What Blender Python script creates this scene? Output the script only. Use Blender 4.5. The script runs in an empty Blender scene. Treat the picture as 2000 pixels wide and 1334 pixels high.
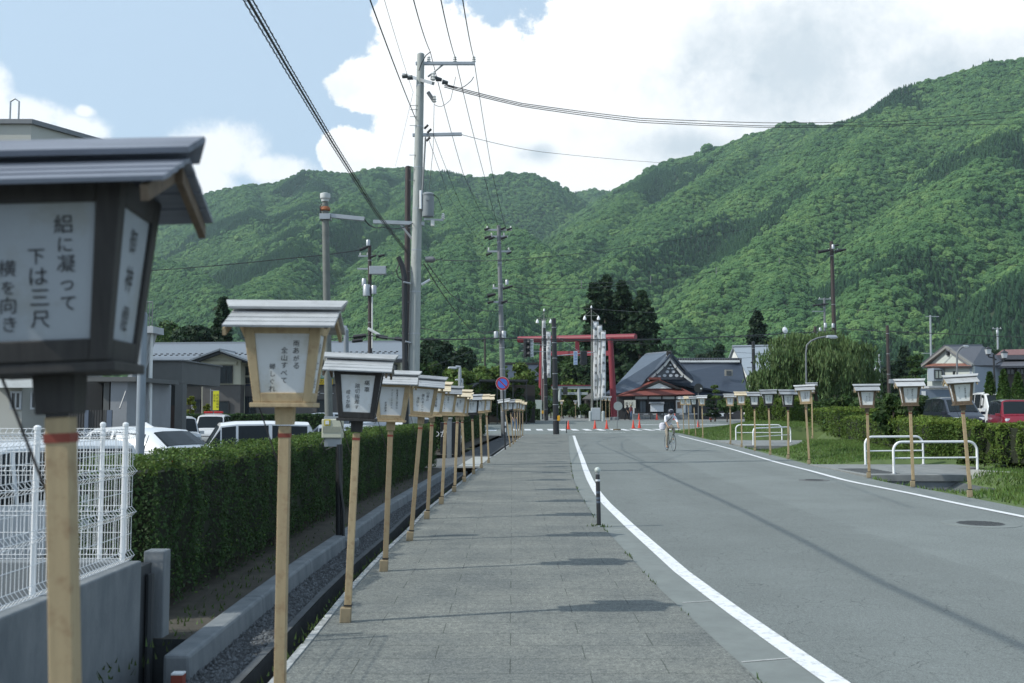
import bpy, bmesh, math, random
import numpy as np
from mathutils import Vector, Matrix, noise as mnoise
R = math.radians
random.seed(7); rng = np.random.default_rng(7)
S = bpy.context.scene
COL = S.collection
# ------------------------------------------------------------------ camera
F = 1956.0; EYE = 1.6; PITCH = math.atan(133.0 / F)
cd = bpy.data.cameras.new("camera"); cam = bpy.data.objects.new("camera", cd); COL.objects.link(cam)
cam.location = (0, 0, EYE); cam.rotation_euler = (math.pi / 2 + PITCH, 0, 0)
cd.sensor_width = 36; cd.lens = 36 * F / 2000; cd.clip_start = .05; cd.clip_end = 20000
cd.dof.use_dof = True; cd.dof.focus_distance = 24; cd.dof.aperture_fstop = 4.2
S.camera = cam
S.view_settings.view_transform = 'Standard'; S.view_settings.look = 'None'
S.view_settings.exposure = 0.42; S.view_settings.gamma = 1
S.cycles.max_bounces = 6; S.cycles.transparent_max_bounces = 6; S.cycles.diffuse_bounces = 3
S.cycles.volume_bounces = 0; S.cycles.use_denoising = True; S.cycles.sample_clamp_indirect = 4
_cp, _sp = math.cos(PITCH), math.sin(PITCH)
def ray(px, py):
    a = (px - 1000) / F; b = (667 - py) / F
    return Vector((a, _cp - b * _sp, _sp + b * _cp))
def at(px, py, Y):
    d = ray(px, py); return Vector((0, 0, EYE)) + d * (Y / d.y)
def gnd(px, py, z=0.0):
    d = ray(px, py); return Vector((0, 0, EYE)) + d * ((z - EYE) / d.z)
# ------------------------------------------------------------------ sky and sun
SUN_DIR = Vector((1.97, .57, -1.75)).normalized()          # the way the light travels
sun_el = math.asin(-SUN_DIR.z); sun_az = math.atan2(-SUN_DIR.x, -SUN_DIR.y)   # compass angle from +Y
w = bpy.data.worlds.new("World"); S.world = w; w.use_nodes = True
nt = w.node_tree; NW = nt.nodes; LW = nt.links
bg = NW["Background"]; bg.inputs[1].default_value = 0.1
sky = NW.new("ShaderNodeTexSky"); sky.sky_type = 'NISHITA'; sky.sun_disc = False
sky.sun_elevation = sun_el; sky.sun_rotation = sun_az; sky.altitude = 500; sky.dust_density = 1.6; sky.air_density = 1.0
def wn(op, a, b=None, c=None):
    n = NW.new("ShaderNodeMath"); n.operation = op
    for i, v in enumerate((a, b, c)):
        if v is None: continue
        if isinstance(v, (int, float)): n.inputs[i].default_value = v
        else: LW.new(v, n.inputs[i])
    return n.outputs[0]
tcw = NW.new("ShaderNodeTexCoord"); sep = NW.new("ShaderNodeSeparateXYZ"); LW.new(tcw.outputs["Generated"], sep.inputs[0])
az = wn('ARCTAN2', sep.outputs[0], sep.outputs[1]); el = wn('ARCSINE', sep.outputs[2])
def wnoise(scale, detail, rough=.55, dist=0.0):
    n = NW.new("ShaderNodeTexNoise"); n.inputs["Scale"].default_value = scale; n.inputs["Detail"].default_value = detail
    n.inputs["Roughness"].default_value = rough; n.inputs["Distortion"].default_value = dist
    LW.new(tcw.outputs["Generated"], n.inputs["Vector"]); return n.outputs["Fac"]
def ell(blobs, soft=1.0):
    out = None
    for (px, py, rx, ry) in blobs:
        d = ray(px, py).normalized(); a0 = math.atan2(d.x, d.y); e0 = math.asin(d.z)
        u = wn('MULTIPLY', wn('SUBTRACT', az, a0), F / rx); v = wn('MULTIPLY', wn('SUBTRACT', el, e0), F / ry)
        q = wn('SUBTRACT', 1.0, wn('SQRT', wn('ADD', wn('MULTIPLY', u, u), wn('MULTIPLY', v, v))))
        out = q if out is None else wn('SMOOTH_MAX', out, q, .12)
    return out
def sstep(x, lo, hi):
    n = NW.new("ShaderNodeMapRange"); n.interpolation_type = 'SMOOTHSTEP'; LW.new(x, n.inputs[0])
    n.inputs[1].default_value = lo; n.inputs[2].default_value = hi; return n.outputs[0]
n1 = wnoise(9, 9, .6, .3); n2 = wnoise(34, 7, .62)
n3 = wnoise(85, 5, .65)
edge = wn('ADD', wn('ADD', wn('MULTIPLY', wn('SUBTRACT', n1, .5), .95), wn('MULTIPLY', wn('SUBTRACT', n2, .5), .60)), wn('MULTIPLY', wn('SUBTRACT', n3, .5), .30))
c1 = ell([(850, 150, 150, 150), (800, 40, 75, 90), (720, 165, 85, 60), (1010, 230, 300, 190), (1300, 150, 360, 230),
          (930, 350, 330, 100), (680, 300, 75, 55), (1750, 110, 560, 280), (1500, 300, 420, 160), (2100, 60, 300, 300)])
c1 = sstep(wn('ADD', c1, wn('MULTIPLY', edge, 1.0)), .0, .13)
c2 = ell([(440, 300, 110, 72), (400, 350, 90, 60), (540, 330, 120, 40), (60, 225, 85, 40), (-30, 190, 60, 90), (150, 250, 60, 30), (165, 218, 22, 14), (610, 370, 140, 40)])
c2 = sstep(wn('ADD', c2, wn('MULTIPLY', edge, 1.35)), -.05, .55)
mask = wn('MAXIMUM', c1, wn('MULTIPLY', c2, .88))
# other clouds round the rest of the sky (behind the camera and overhead)
mask = wn('MAXIMUM', mask, wn('MULTIPLY', sstep(wnoise(2.2, 8, .6), .62, .75), sstep(wn('ABSOLUTE', az), .75, 1.1)))
shade = ell([(1560, 110, 330, 190), (1850, 150, 260, 110), (1330, 290, 160, 60), (1050, 300, 60, 30)])
shade = wn('MULTIPLY', sstep(wn('ADD', shade, wn('MULTIPLY', edge, 1.1)), 0, .95), .9)
lowc = wn('MULTIPLY', sstep(wnoise(14, 8, .65), .5, .8), .35)
cm = NW.new("ShaderNodeMixRGB"); LW.new(wn('MINIMUM', wn('ADD', shade, lowc), 1.0), cm.inputs[0])
cm.inputs[1].default_value = (9.4, 9.5, 9.6, 1); cm.inputs[2].default_value = (5.2, 5.9, 6.5, 1)
# thin summer veil: the clear part of the sky is milky
veil = NW.new("ShaderNodeMixRGB"); veil.inputs[0].default_value = .72
LW.new(sky.outputs[0], veil.inputs[1]); veil.inputs[2].default_value = (5.2, 6.6, 8.1, 1)
mx = NW.new("ShaderNodeMixRGB"); LW.new(mask, mx.inputs[0]); LW.new(veil.outputs[0], mx.inputs[1]); LW.new(cm.outputs[0], mx.inputs[2])
LW.new(mx.outputs[0], bg.inputs[0])
sl = bpy.data.lights.new("sun", 'SUN'); sl.energy = 3.0; sl.angle = R(.53); sl.color = (1, .975, .89)
so = bpy.data.objects.new("sun", sl); COL.objects.link(so); so.location = (-60, -20, 60)
so.rotation_euler = SUN_DIR.to_track_quat('-Z', 'Y').to_euler()
# ------------------------------------------------------------------ helpers
def tag(o, label=None, cat=None, group=None, kind=None):
    if label: o["label"] = label
    if cat: o["category"] = cat
    if group: o["group"] = group
    if kind: o["kind"] = kind
    return o
def thing(name, label, cat, loc=(0, 0, 0), rz=0.0, group=None):
    o = bpy.data.objects.new(name, None); COL.objects.link(o); o.empty_display_size = .2
    o.location = loc; o.rotation_euler = (0, 0, rz)
    return tag(o, label, cat, group)
def link(name, me, parent=None):
    o = bpy.data.objects.new(name, me); COL.objects.link(o)
    if parent: o.parent = parent
    return o
class MB:
    def __init__(s): s.v = []; s.f = []; s.m = []
    def add(s, vs, fs, mi=0):
        b = len(s.v); s.v += [tuple(x) for x in vs]; s.f += [tuple(i + b for i in f) for f in fs]; s.m += [mi] * len(fs); return s
    def box(s, c, d, M=None, mi=0, top=None):
        hx, hy, hz = d[0] / 2, d[1] / 2, d[2] / 2; tx, ty = (hx, hy) if top is None else (top[0] / 2, top[1] / 2)
        vs = [Vector(p) for p in ((-hx, -hy, -hz), (hx, -hy, -hz), (hx, hy, -hz), (-hx, hy, -hz), (-tx, -ty, hz), (tx, -ty, hz), (tx, ty, hz), (-tx, ty, hz))]
        vs = [(M @ p if M else p) + Vector(c) for p in vs]
        return s.add(vs, [(0, 3, 2, 1), (4, 5, 6, 7), (0, 1, 5, 4), (1, 2, 6, 5), (2, 3, 7, 6), (3, 0, 4, 7)], mi)
    def bb(s, x0, x1, y0, y1, z0, z1, mi=0):
        return s.box(((x0 + x1) / 2, (y0 + y1) / 2, (z0 + z1) / 2), (abs(x1 - x0), abs(y1 - y0), abs(z1 - z0)), None, mi)
    def tube(s, pts, r, n=8, mi=0, cap=True):
        pts = [Vector(p) for p in pts]; k = len(pts); rs = r if isinstance(r, (list, tuple)) else [r] * k
        vs = []; up = Vector((0, 0, 1)); prev = None
        for i, p in enumerate(pts):
            t = (pts[min(i + 1, k - 1)] - pts[max(i - 1, 0)]).normalized()
            if prev is None:
                a = up if abs(t.z) < .9 else Vector((1, 0, 0)); x = t.cross(a).normalized()
            else:
                x = (prev - t * prev.dot(t)).normalized()
            prev = x; y = t.cross(x)
            for j in range(n):
                q = 2 * math.pi * j / n; vs.append(p + (x * math.cos(q) + y * math.sin(q)) * rs[i])
        fs = [(i * n + j, i * n + (j + 1) % n, (i + 1) * n + (j + 1) % n, (i + 1) * n + j) for i in range(k - 1) for j in range(n)]
        if cap: fs += [tuple(range(n))[::-1], tuple((k - 1) * n + j for j in range(n))]
        return s.add(vs, fs, mi)
    def lathe(s, prof, c=(0, 0, 0), n=16, mi=0, M=None):
        vs = []
        for (r, z) in prof:
            for j in range(n):
                p = Vector((r * math.cos(2 * math.pi * j / n), r * math.sin(2 * math.pi * j / n), z)); vs.append((M @ p if M else p) + Vector(c))
        k = len(prof)
        fs = [(i * n + j, i * n + (j + 1) % n, (i + 1) * n + (j + 1) % n, (i + 1) * n + j) for i in range(k - 1) for j in range(n)]
        fs += [tuple(range(n))[::-1], tuple((k - 1) * n + j for j in range(n))]
        return s.add(vs, fs, mi)
    def slab(s, poly, t, mi=0):
        """a flat polygon (3D points) given thickness t along minus its normal"""
        P = [Vector(p) for p in poly]; nrm = Vector((0, 0, 0))
        for i in range(len(P)):
            a, b = P[i], P[(i + 1) % len(P)]; nrm += a.cross(b)
        nrm.normalize(); n = len(P); Q = [p - nrm * t for p in P]
        return s.add(P + Q, [tuple(range(n)), tuple(range(2 * n - 1, n - 1, -1))] + [(i, i + n, (i + 1) % n + n, (i + 1) % n) for i in range(n)], mi)
    def build(s, name, mats, parent=None, smooth=False, bevel=0, label=None):
        me = bpy.data.meshes.new(name); me.from_pydata(s.v, [], s.f)
        mats = mats if isinstance(mats, (list, tuple)) else [mats]
        for m in mats: me.materials.append(m)
        if len(mats) > 1: me.polygons.foreach_set("material_index", s.m)
        bm = bmesh.new(); bm.from_mesh(me); bmesh.ops.recalc_face_normals(bm, faces=bm.faces); bm.to_mesh(me); bm.free()
        if smooth:
            me.polygons.foreach_set("use_smooth", [True] * len(me.polygons))
            try: me.set_sharp_from_angle(angle=R(38))
            except Exception: pass
        me.update(); o = link(name, me, parent)
        if bevel:
            b = o.modifiers.new("bevel", 'BEVEL'); b.width = bevel; b.segments = 2; b.limit_method = 'ANGLE'; b.angle_limit = R(40)
        if label: o["label"] = label
        return o
def npmesh(name, V, Fq, mats, parent=None, smooth=False, matidx=None):
    """V (n,3) float array, Fq (m,k) int array of equal faces"""
    V = np.asarray(V, np.float32); Fq = np.asarray(Fq, np.int32); m, k = Fq.shape
    me = bpy.data.meshes.new(name); me.vertices.add(len(V)); me.vertices.foreach_set("co", V.ravel())
    me.loops.add(m * k); me.loops.foreach_set("vertex_index", Fq.ravel()); me.polygons.add(m)
    me.polygons.foreach_set("loop_start", np.arange(0, m * k, k, dtype=np.int32))
    me.polygons.foreach_set("loop_total", np.full(m, k, np.int32))
    for mm in (mats if isinstance(mats, (list, tuple)) else [mats]): me.materials.append(mm)
    if matidx is not None: me.polygons.foreach_set("material_index", np.asarray(matidx, np.int32))
    if smooth: me.polygons.foreach_set("use_smooth", np.ones(m, bool))
    me.update(calc_edges=True); return link(name, me, parent)
def copy_tree(o, parent=None):
    c = o.copy(); COL.objects.link(c)
    if parent: c.parent = parent
    for ch in list(o.children): copy_tree(ch, c)
    return c
def rotm(rx=0, ry=0, rz=0): return (Matrix.Rotation(rz, 3, 'Z') @ Matrix.Rotation(ry, 3, 'Y') @ Matrix.Rotation(rx, 3, 'X'))
# ------------------------------------------------------------------ materials
_mc = {}
def nn(nt, kind, **kw):
    n = nt.nodes.new(kind)
    for k, v in kw.items(): n.inputs[k].default_value = v
    return n
def mat(name, col, rough=.6, metal=0.0, var=.12, vs=4.0, bump=.0, bs=60.0, spec=.5, stretch=None, trans=0.0, leaf=False, isl=0.0, alt=None, coord="Object", coat=0.0, dirt=None, orand=0.0):
    """procedural principled material: base colour varied by noise (and per island), bump, optional leaf translucency"""
    if name in _mc: return _mc[name]
    m = bpy.data.materials.new(name); m.use_nodes = True; nt = m.node_tree; L = nt.links; p = nt.nodes["Principled BSDF"]
    p.inputs["Roughness"].default_value = rough; p.inputs["Metallic"].default_value = metal; p.inputs["Specular IOR Level"].default_value = spec
    if coat: p.inputs["Coat Weight"].default_value = coat
    tc = nt.nodes.new("ShaderNodeTexCoord"); vec = tc.outputs[coord]
    if orand:                                                   # every copy gets its own piece of the pattern and its own tone
        oi = nt.nodes.new("ShaderNodeObjectInfo"); va = nt.nodes.new("ShaderNodeVectorMath"); va.operation = 'MULTIPLY_ADD'; L.new(oi.outputs["Random"], va.inputs[0]); va.inputs[1].default_value = (17, 31, 23); L.new(vec, va.inputs[2]); vec = va.outputs[0]
    if stretch:
        mp = nt.nodes.new("ShaderNodeMapping"); mp.inputs["Scale"].default_value = stretch; L.new(vec, mp.inputs["Vector"]); vec = mp.outputs[0]
    ns = nn(nt, "ShaderNodeTexNoise", Scale=vs, Detail=6.0, Roughness=.62); L.new(vec, ns.inputs["Vector"])
    c2 = alt if alt else tuple(x * .62 for x in col)
    mr = nt.nodes.new("ShaderNodeMapRange"); L.new(ns.outputs["Fac"], mr.inputs[0])
    mr.inputs[1].default_value = .3; mr.inputs[2].default_value = .7; mr.inputs[3].default_value = 0; mr.inputs[4].default_value = 1 if alt else min(1, var * 3)
    mix = nt.nodes.new("ShaderNodeMixRGB"); L.new(mr.outputs[0], mix.inputs[0])
    mix.inputs[1].default_value = (*col, 1); mix.inputs[2].default_value = (*c2, 1); out = mix.outputs[0]
    if orand:
        ho = nt.nodes.new("ShaderNodeHueSaturation"); ro_ = nt.nodes.new("ShaderNodeMapRange"); L.new(oi.outputs["Random"], ro_.inputs[0]); ro_.inputs[3].default_value = 1 - orand; ro_.inputs[4].default_value = 1 + orand * .8; L.new(ro_.outputs[0], ho.inputs["Value"]); L.new(out, ho.inputs["Color"]); out = ho.outputs[0]
    if dirt:                                                    # (colour, scale, amount): blotches with a shape of their own
        nd = nn(nt, "ShaderNodeTexNoise", Scale=dirt[1], Detail=8.0, Roughness=.7); L.new(va.outputs[0] if orand else tc.outputs[coord], nd.inputs["Vector"])
        md = nt.nodes.new("ShaderNodeMapRange"); L.new(nd.outputs["Fac"], md.inputs[0]); md.inputs[1].default_value = .5; md.inputs[2].default_value = .72; md.inputs[4].default_value = dirt[2]
        mm = nt.nodes.new("ShaderNodeMixRGB"); L.new(md.outputs[0], mm.inputs[0]); L.new(out, mm.inputs[1]); mm.inputs[2].default_value = (*dirt[0], 1); out = mm.outputs[0]
    if isl:
        g = nt.nodes.new("ShaderNodeNewGeometry"); hs = nt.nodes.new("ShaderNodeHueSaturation")
        a = nt.nodes.new("ShaderNodeMapRange"); L.new(g.outputs["Random Per Island"], a.inputs[0]); a.inputs[3].default_value = 1 - isl; a.inputs[4].default_value = 1 + isl
        b = nt.nodes.new("ShaderNodeMapRange"); L.new(g.outputs["Random Per Island"], b.inputs[0]); b.inputs[3].default_value = .485; b.inputs[4].default_value = .515
        L.new(a.outputs[0], hs.inputs["Value"]); L.new(b.outputs[0], hs.inputs["Hue"]); L.new(out, hs.inputs["Color"]); out = hs.outputs[0]
    L.new(out, p.inputs["Base Color"])
    if bump:
        nb = nn(nt, "ShaderNodeTexNoise", Scale=bs, Detail=5.0, Roughness=.65); L.new(vec, nb.inputs["Vector"])
        bp = nn(nt, "ShaderNodeBump", Strength=bump, Distance=.01); L.new(nb.outputs["Fac"], bp.inputs["Height"]); L.new(bp.outputs[0], p.inputs["Normal"])
    if leaf:
        tr = nt.nodes.new("ShaderNodeBsdfTranslucent"); L.new(out, tr.inputs[0])
        ms = nn(nt, "ShaderNodeMixShader", Fac=.3); L.new(p.outputs[0], ms.inputs[1]); L.new(tr.outputs[0], ms.inputs[2])
        L.new(ms.outputs[0], nt.nodes["Material Output"].inputs[0])
    _mc[name] = m; return m
def leafmat(name, col, alt=None, isl=.28, vs=1.2): return mat(name, col, rough=.62, vs=vs, alt=alt or tuple(c * .7 for c in col), leaf=True, isl=isl, spec=.25)
wood_new = mat("pale cedar wood", (.44, .335, .195), .65, vs=3, var=.16, stretch=(14, 14, 1), bump=.15, bs=30, dirt=((.24, .14, .07), 16, .75), orand=.22)
wood_old = mat("weathered black wood", (.020, .019, .019), .7, vs=3, alt=(.045, .042, .040), stretch=(14, 14, 1), bump=.2, bs=30)
wood_dark = mat("dark weathered wood", (.17, .12, .075), .7, vs=4, alt=(.09, .065, .045), stretch=(10, 10, 1), bump=.2, bs=30)
roof_grey = mat("silvered shingle", (.50, .51, .515), .62, vs=3, alt=(.34, .35, .36), stretch=(1, 12, 12), bump=.25, bs=20, orand=.2, dirt=((.22, .22, .21), 6, .6))
roof_blue = mat("grey weathered shingle", (.34, .355, .375), .62, vs=3, alt=(.23, .245, .26), stretch=(1, 12, 12), bump=.25, bs=20, orand=.2, dirt=((.16, .165, .17), 6, .6))
roof_pale = mat("fresh cedar shingle", (.66, .57, .42), .62, vs=3, alt=(.56, .47, .33), stretch=(1, 12, 12), bump=.2, bs=20)
old_paper = mat("grimy lantern paper", (.36, .39, .42), .75, vs=4, var=.1, spec=.2, dirt=((.26, .25, .19), 6, .6))
paper = mat("lantern paper", (.66, .67, .67), .75, vs=5, var=.05, spec=.2, dirt=((.46, .42, .31), 5, .55), orand=.10)
ink = mat("brush ink", (.02, .02, .024), .7, var=.05)
red_paint = mat("red band paint", (.26, .055, .035), .7, var=.2, vs=20)
white_paint = mat("white enamel", (.80, .81, .82), .35, var=.03, vs=3)
galv = mat("galvanised steel", (.42, .44, .46), .42, .6, var=.12, vs=6)
black_steel = mat("black coated steel", (.022, .024, .028), .4, var=.15, vs=4, dirt=((.07, .06, .05), 6, .3))
brown_steel = mat("dark brown steel", (.045, .033, .03), .5, var=.2, vs=4, dirt=((.10, .06, .045), 7, .3))
grey_steel = mat("grey steel", (.20, .21, .22), .5, .3, var=.15, vs=5)
pole_conc = mat("pole concrete", (.40, .42, .40), .8, vs=6, alt=(.30, .32, .31), stretch=(3, 3, .5), bump=.15, bs=60)
cable_black = mat("cable sheath", (.02, .021, .025), .55, var=.1)
porcelain = mat("porcelain", (.72, .72, .70), .3, var=.05)
glass = mat("dark window glass", (.03, .038, .045), .08, var=.2, vs=1.5, spec=.7)
car_glass = mat("tinted car glass", (.016, .022, .026), .10, var=.2, vs=1, spec=.22)
roof_dark = mat("dark weathered shingle", (.24, .265, .32), .62, vs=3, alt=(.14, .155, .19), stretch=(1, 12, 12), bump=.25, bs=20)
rubber = mat("rubber", (.018, .018, .019), .8, var=.2, vs=8)
chrome = mat("bright metal", (.6, .62, .64), .2, .9, var=.05)
lens = mat("clear lamp lens", (.62, .65, .68), .12, .2, var=.1, vs=20)
red_lens = mat("red lamp lens", (.45, .02, .02), .2, var=.1)
amber = mat("amber plastic", (.75, .38, .02), .35, var=.1)
concrete = mat("old concrete", (.225, .24, .25), .85, vs=3, alt=(.13, .15, .165), stretch=(1.5, 1.5, .5), bump=.3, bs=50, dirt=((.10, .115, .13), 2.5, .5))
concrete_light = mat("pale concrete", (.40, .41, .39), .85, vs=4, alt=(.29, .30, .29), bump=.25, bs=60, dirt=((.2, .21, .2), 3, .4))
def text_mesh(txt, size, mi_mesh=None):
    """outline of one text as mesh data, lying in XY, origin bottom-left of the first glyph cell"""
    c = bpy.data.curves.new("writing", 'FONT'); c.body = txt; c.size = size; c.resolution_u = 2; c.align_x = 'CENTER'
    o = bpy.data.objects.new("writing", c); COL.objects.link(o); dg = bpy.context.evaluated_depsgraph_get()
    me = bpy.data.meshes.new_from_object(o.evaluated_get(dg)); bpy.data.objects.remove(o); bpy.data.curves.remove(c)
    n = len(me.vertices); V = np.zeros(n * 3, np.float32)
    if n: me.vertices.foreach_get("co", V)
    Fs = [tuple(p.vertices) for p in me.polygons]; bpy.data.meshes.remove(me)
    return V.reshape(-1, 3), Fs
_gl = {}
def glyph(ch, bold=0.0):
    if ch not in _gl: _gl[ch] = text_mesh(ch, 1.0)
    return _gl[ch]
def column_text(mb, txt, org, ux, uy, size, pitch=None, slant=0.0, jit=0.0, mi=0, off=None, wide=1.0):
    """vertical writing: glyph cells go down from org; ux/uy are 3D unit axes of the face, off pushes it off the face"""
    pitch = pitch or size * 1.08; rr = random.Random(hash(txt) % 1000 if False else sum(map(ord, txt)))
    for i, ch in enumerate(txt):
        if ch == ' ': continue
        V, Fs = glyph(ch); s = size * (1 + rr.uniform(-jit, jit)); dx = rr.uniform(-jit, jit) * size * .4; an = rr.uniform(-jit, jit) * .35
        o = Vector(org) - uy * (pitch * (i + 1)) + ux * dx; ca, sa = math.cos(an), math.sin(an); vs = []
        for (x, y, z) in V:
            y = y - .38; x = x * wide; x, y = x * ca - y * sa + slant * y, x * sa + y * ca; vs.append(o + ux * (x * s) + uy * ((y + .38) * s) + (off or Vector()))
        mb.add(vs, Fs, mi)
# ================================================================== the setting
def curve(pts, z=0.0):
    g = sorted([(gnd(a, b, z).y, gnd(a, b, z).x) for a, b in pts]); return np.array(g)
C_SL = curve([(568, 1291), (686, 1146), (747, 1081), (798, 1034), (828, 1000), (956, 897), (989, 873), (1021, 852)])
C_SR = curve([(1482, 1333), (1410, 1267), (1350, 1210), (1278, 1144), (1212, 1069), (1159, 1011), (1129, 960), (1119, 935), (1112, 888), (1110, 850)])
C_WL = curve([(1628, 1330), (1565, 1287), (1430, 1192), (1335, 1121), (1230, 1028), (1184, 984), (1166, 962), (1152, 937), (1143, 915), (1137, 897), (1127, 870), (1120, 849)])
C_WR = curve([(2000, 1010), (1870, 984), (1778, 964), (1656, 940), (1583, 920), (1516, 903), (1431, 878), (1374, 863), (1317, 849)])
def cx(C, y):
    if y < C[0][0]: return float(C[0][1] + (C[1][1] - C[0][1]) / max(.5, C[1][0] - C[0][0]) * (y - C[0][0]) * .25)
    return float(np.interp(y, C[:, 0], C[:, 1]))
LOT = -.40
def gz(y): return .45 * min(1, max(0, (y - 86) / 30.0))
def fr(a, b, n): return [a + (b - a) * i / n for i in range(n + 1)]
YS = fr(-8, 30, 38) + fr(31, 66, 24)
def uvmap(o, fn):
    me = o.data; uv = me.uv_layers.new(name="surface"); n = len(me.loops); vi = np.zeros(n, np.int32); me.loops.foreach_get("vertex_index", vi)
    co = np.zeros(len(me.vertices) * 3, np.float32); me.vertices.foreach_get("co", co); co = co.reshape(-1, 3)
    t = np.array([fn(*c) for c in co], np.float32)[vi]; uv.data.foreach_set("uv", t.ravel())
def strip(name, ys, L, Rr, z, m, kind='structure', nx=1, thick=0.0, uv=None):
    """a ribbon of ground between two side curves L(y), Rr(y) at height z(y)"""
    mb = MB(); rows = []
    for y in ys:
        a, b = L(y), Rr(y); zz = z(y) if callable(z) else z; rows.append([(a + (b - a) * i / nx, y, zz) for i in range(nx + 1)])
    vs = [p for r in rows for p in r]; k = nx + 1
    mb.add(vs, [(i * k + j, i * k + j + 1, (i + 1) * k + j + 1, (i + 1) * k + j) for i in range(len(ys) - 1) for j in range(nx)])
    if thick:
        n = len(ys)
        for e in (0, nx):
            mb.add([rows[i][e] for i in range(n)] + [(rows[i][e][0], rows[i][e][1], rows[i][e][2] - thick) for i in range(n)],
                   [(i, i + 1, i + 1 + n, i + n) for i in range(n - 1)])
        for e in (0, n - 1):
            a, b = rows[e][0], rows[e][-1]; mb.add([a, b, (b[0], b[1], b[2] - thick), (a[0], a[1], a[2] - thick)], [(0, 1, 2, 3)])
    o = mb.build(name, m)
    if kind: o["kind"] = kind
    if uv: uvmap(o, uv)
    return o
# ---- road surface material: aggregate speckle, worn seam, wheel bands, hairline cracks (u = metres right of the white line, v = metres along)
def asphalt_mat(name, base, lanes=True):
    m = bpy.data.materials.new(name); m.use_nodes = True; nt = m.node_tree; L = nt.links; p = nt.nodes["Principled BSDF"]
    p.inputs["Roughness"].default_value = .86; p.inputs["Specular IOR Level"].default_value = .3
    tc = nt.nodes.new("ShaderNodeTexCoord")
    def nz(s, d=4, r=.6, v=None):
        n = nn(nt, "ShaderNodeTexNoise", Scale=s, Detail=float(d), Roughness=r); L.new(v or tc.outputs["Object"], n.inputs["Vector"]); return n.outputs["Fac"]
    def mth(op, a, b=None, c=None):
        n = nt.nodes.new("ShaderNodeMath"); n.operation = op
        for i, v in enumerate((a, b, c)):
            if v is None: continue
            if isinstance(v, (int, float)): n.inputs[i].default_value = v
            else: L.new(v, n.inputs[i])
        return n.outputs[0]
    def rng_(x, a, b, lo=0.0, hi=1.0):
        n = nt.nodes.new("ShaderNodeMapRange"); n.interpolation_type = 'SMOOTHSTEP'; L.new(x, n.inputs[0])
        for i, v in zip((1, 2, 3, 4), (a, b, lo, hi)): n.inputs[i].default_value = v
        return n.outputs[0]
    val = mth('ADD', rng_(nz(90, 3, .8), .30, .70, .58, 1.42), mth('MULTIPLY', mth('SUBTRACT', nz(.55, 6), .5), .5))
    val = mth('ADD', val, mth('MULTIPLY', mth('SUBTRACT', nz(6, 5, .7), .5), .22))
    val = mth('ADD', val, mth('MULTIPLY', mth('SUBTRACT', nz(30, 2, .8), .5), 1.0)); val = mth('ADD', val, mth('MULTIPLY', mth('SUBTRACT', nz(1.6, 6, .75), .5), .3))
    if lanes:
        sx = nt.nodes.new("ShaderNodeSeparateXYZ"); L.new(tc.outputs["UV"], sx.inputs[0]); u, v = sx.outputs[0], sx.outputs[1]
        wob = mth('ADD', u, mth('MULTIPLY', mth('SUBTRACT', nz(.35, 4), .5), .5))
        band = lambda c, wd: mth('SUBTRACT', 1.0, rng_(mth('ABSOLUTE', mth('SUBTRACT', wob, c)), wd * .3, wd))
        rightlane = rng_(mth('ADD', wob, mth('MULTIPLY', mth('SUBTRACT', nz(3, 4), .5), .25)), 2.9, 3.05)
        val = mth('ADD', val, mth('MULTIPLY', rightlane, .13))
        val = mth('ADD', val, mth('MULTIPLY', mth('MULTIPLY', rightlane, mth('SUBTRACT', nz(38, 2, .7), .5)), .85))
        val = mth('SUBTRACT', val, mth('MULTIPLY', band(3.0, .05), .05))
        val = mth('SUBTRACT', val, mth('MULTIPLY', band(4.9, .5), .07))
        val = mth('ADD', val, mth('MULTIPLY', band(1.0, .6), .06))
        vo = nt.nodes.new("ShaderNodeTexVoronoi"); vo.feature = 'DISTANCE_TO_EDGE'; vo.inputs["Scale"].default_value = 5.0
        wv = nt.nodes.new("ShaderNodeMixRGB"); wv.inputs[0].default_value = .12; L.new(tc.outputs["Object"], wv.inputs[1])
        nc = nn(nt, "ShaderNodeTexNoise", Scale=4.0, Detail=6.0); L.new(tc.outputs["Object"], nc.inputs["Vector"]); L.new(nc.outputs["Color"], wv.inputs[2]); L.new(wv.outputs[0], vo.inputs["Vector"])
        crack = mth('MULTIPLY', mth('SUBTRACT', 1.0, rng_(vo.outputs["Distance"], .004, .026)), mth('MULTIPLY', rng_(nz(1.1, 5, .7), .46, .58), mth('SUBTRACT', 1.0, rng_(u, 2.3, 2.9))))
        val = mth('SUBTRACT', val, mth('MULTIPLY', crack, .42))
    cr = nt.nodes.new("ShaderNodeMixRGB"); cr.blend_type = 'MULTIPLY'; cr.inputs[0].default_value = 1; cr.inputs[1].default_value = (*base, 1)
    cb = nt.nodes.new("ShaderNodeCombineXYZ")
    for i in range(3): L.new(val, cb.inputs[i])
    L.new(cb.outputs[0], cr.inputs[2]); L.new(cr.outputs[0], p.inputs["Base Color"])
    bp = nn(nt, "ShaderNodeBump", Strength=.35, Distance=.006); L.new(nz(110, 3, .75), bp.inputs["Height"]); L.new(bp.outputs[0], p.inputs["Normal"])
    return m
road_m = asphalt_mat("worn road asphalt", (.152, .168, .163))
street_m = asphalt_mat("pale street asphalt", (.162, .182, .174), False)
lot_m = asphalt_mat("car park asphalt", (.12, .125, .125), False)
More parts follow.
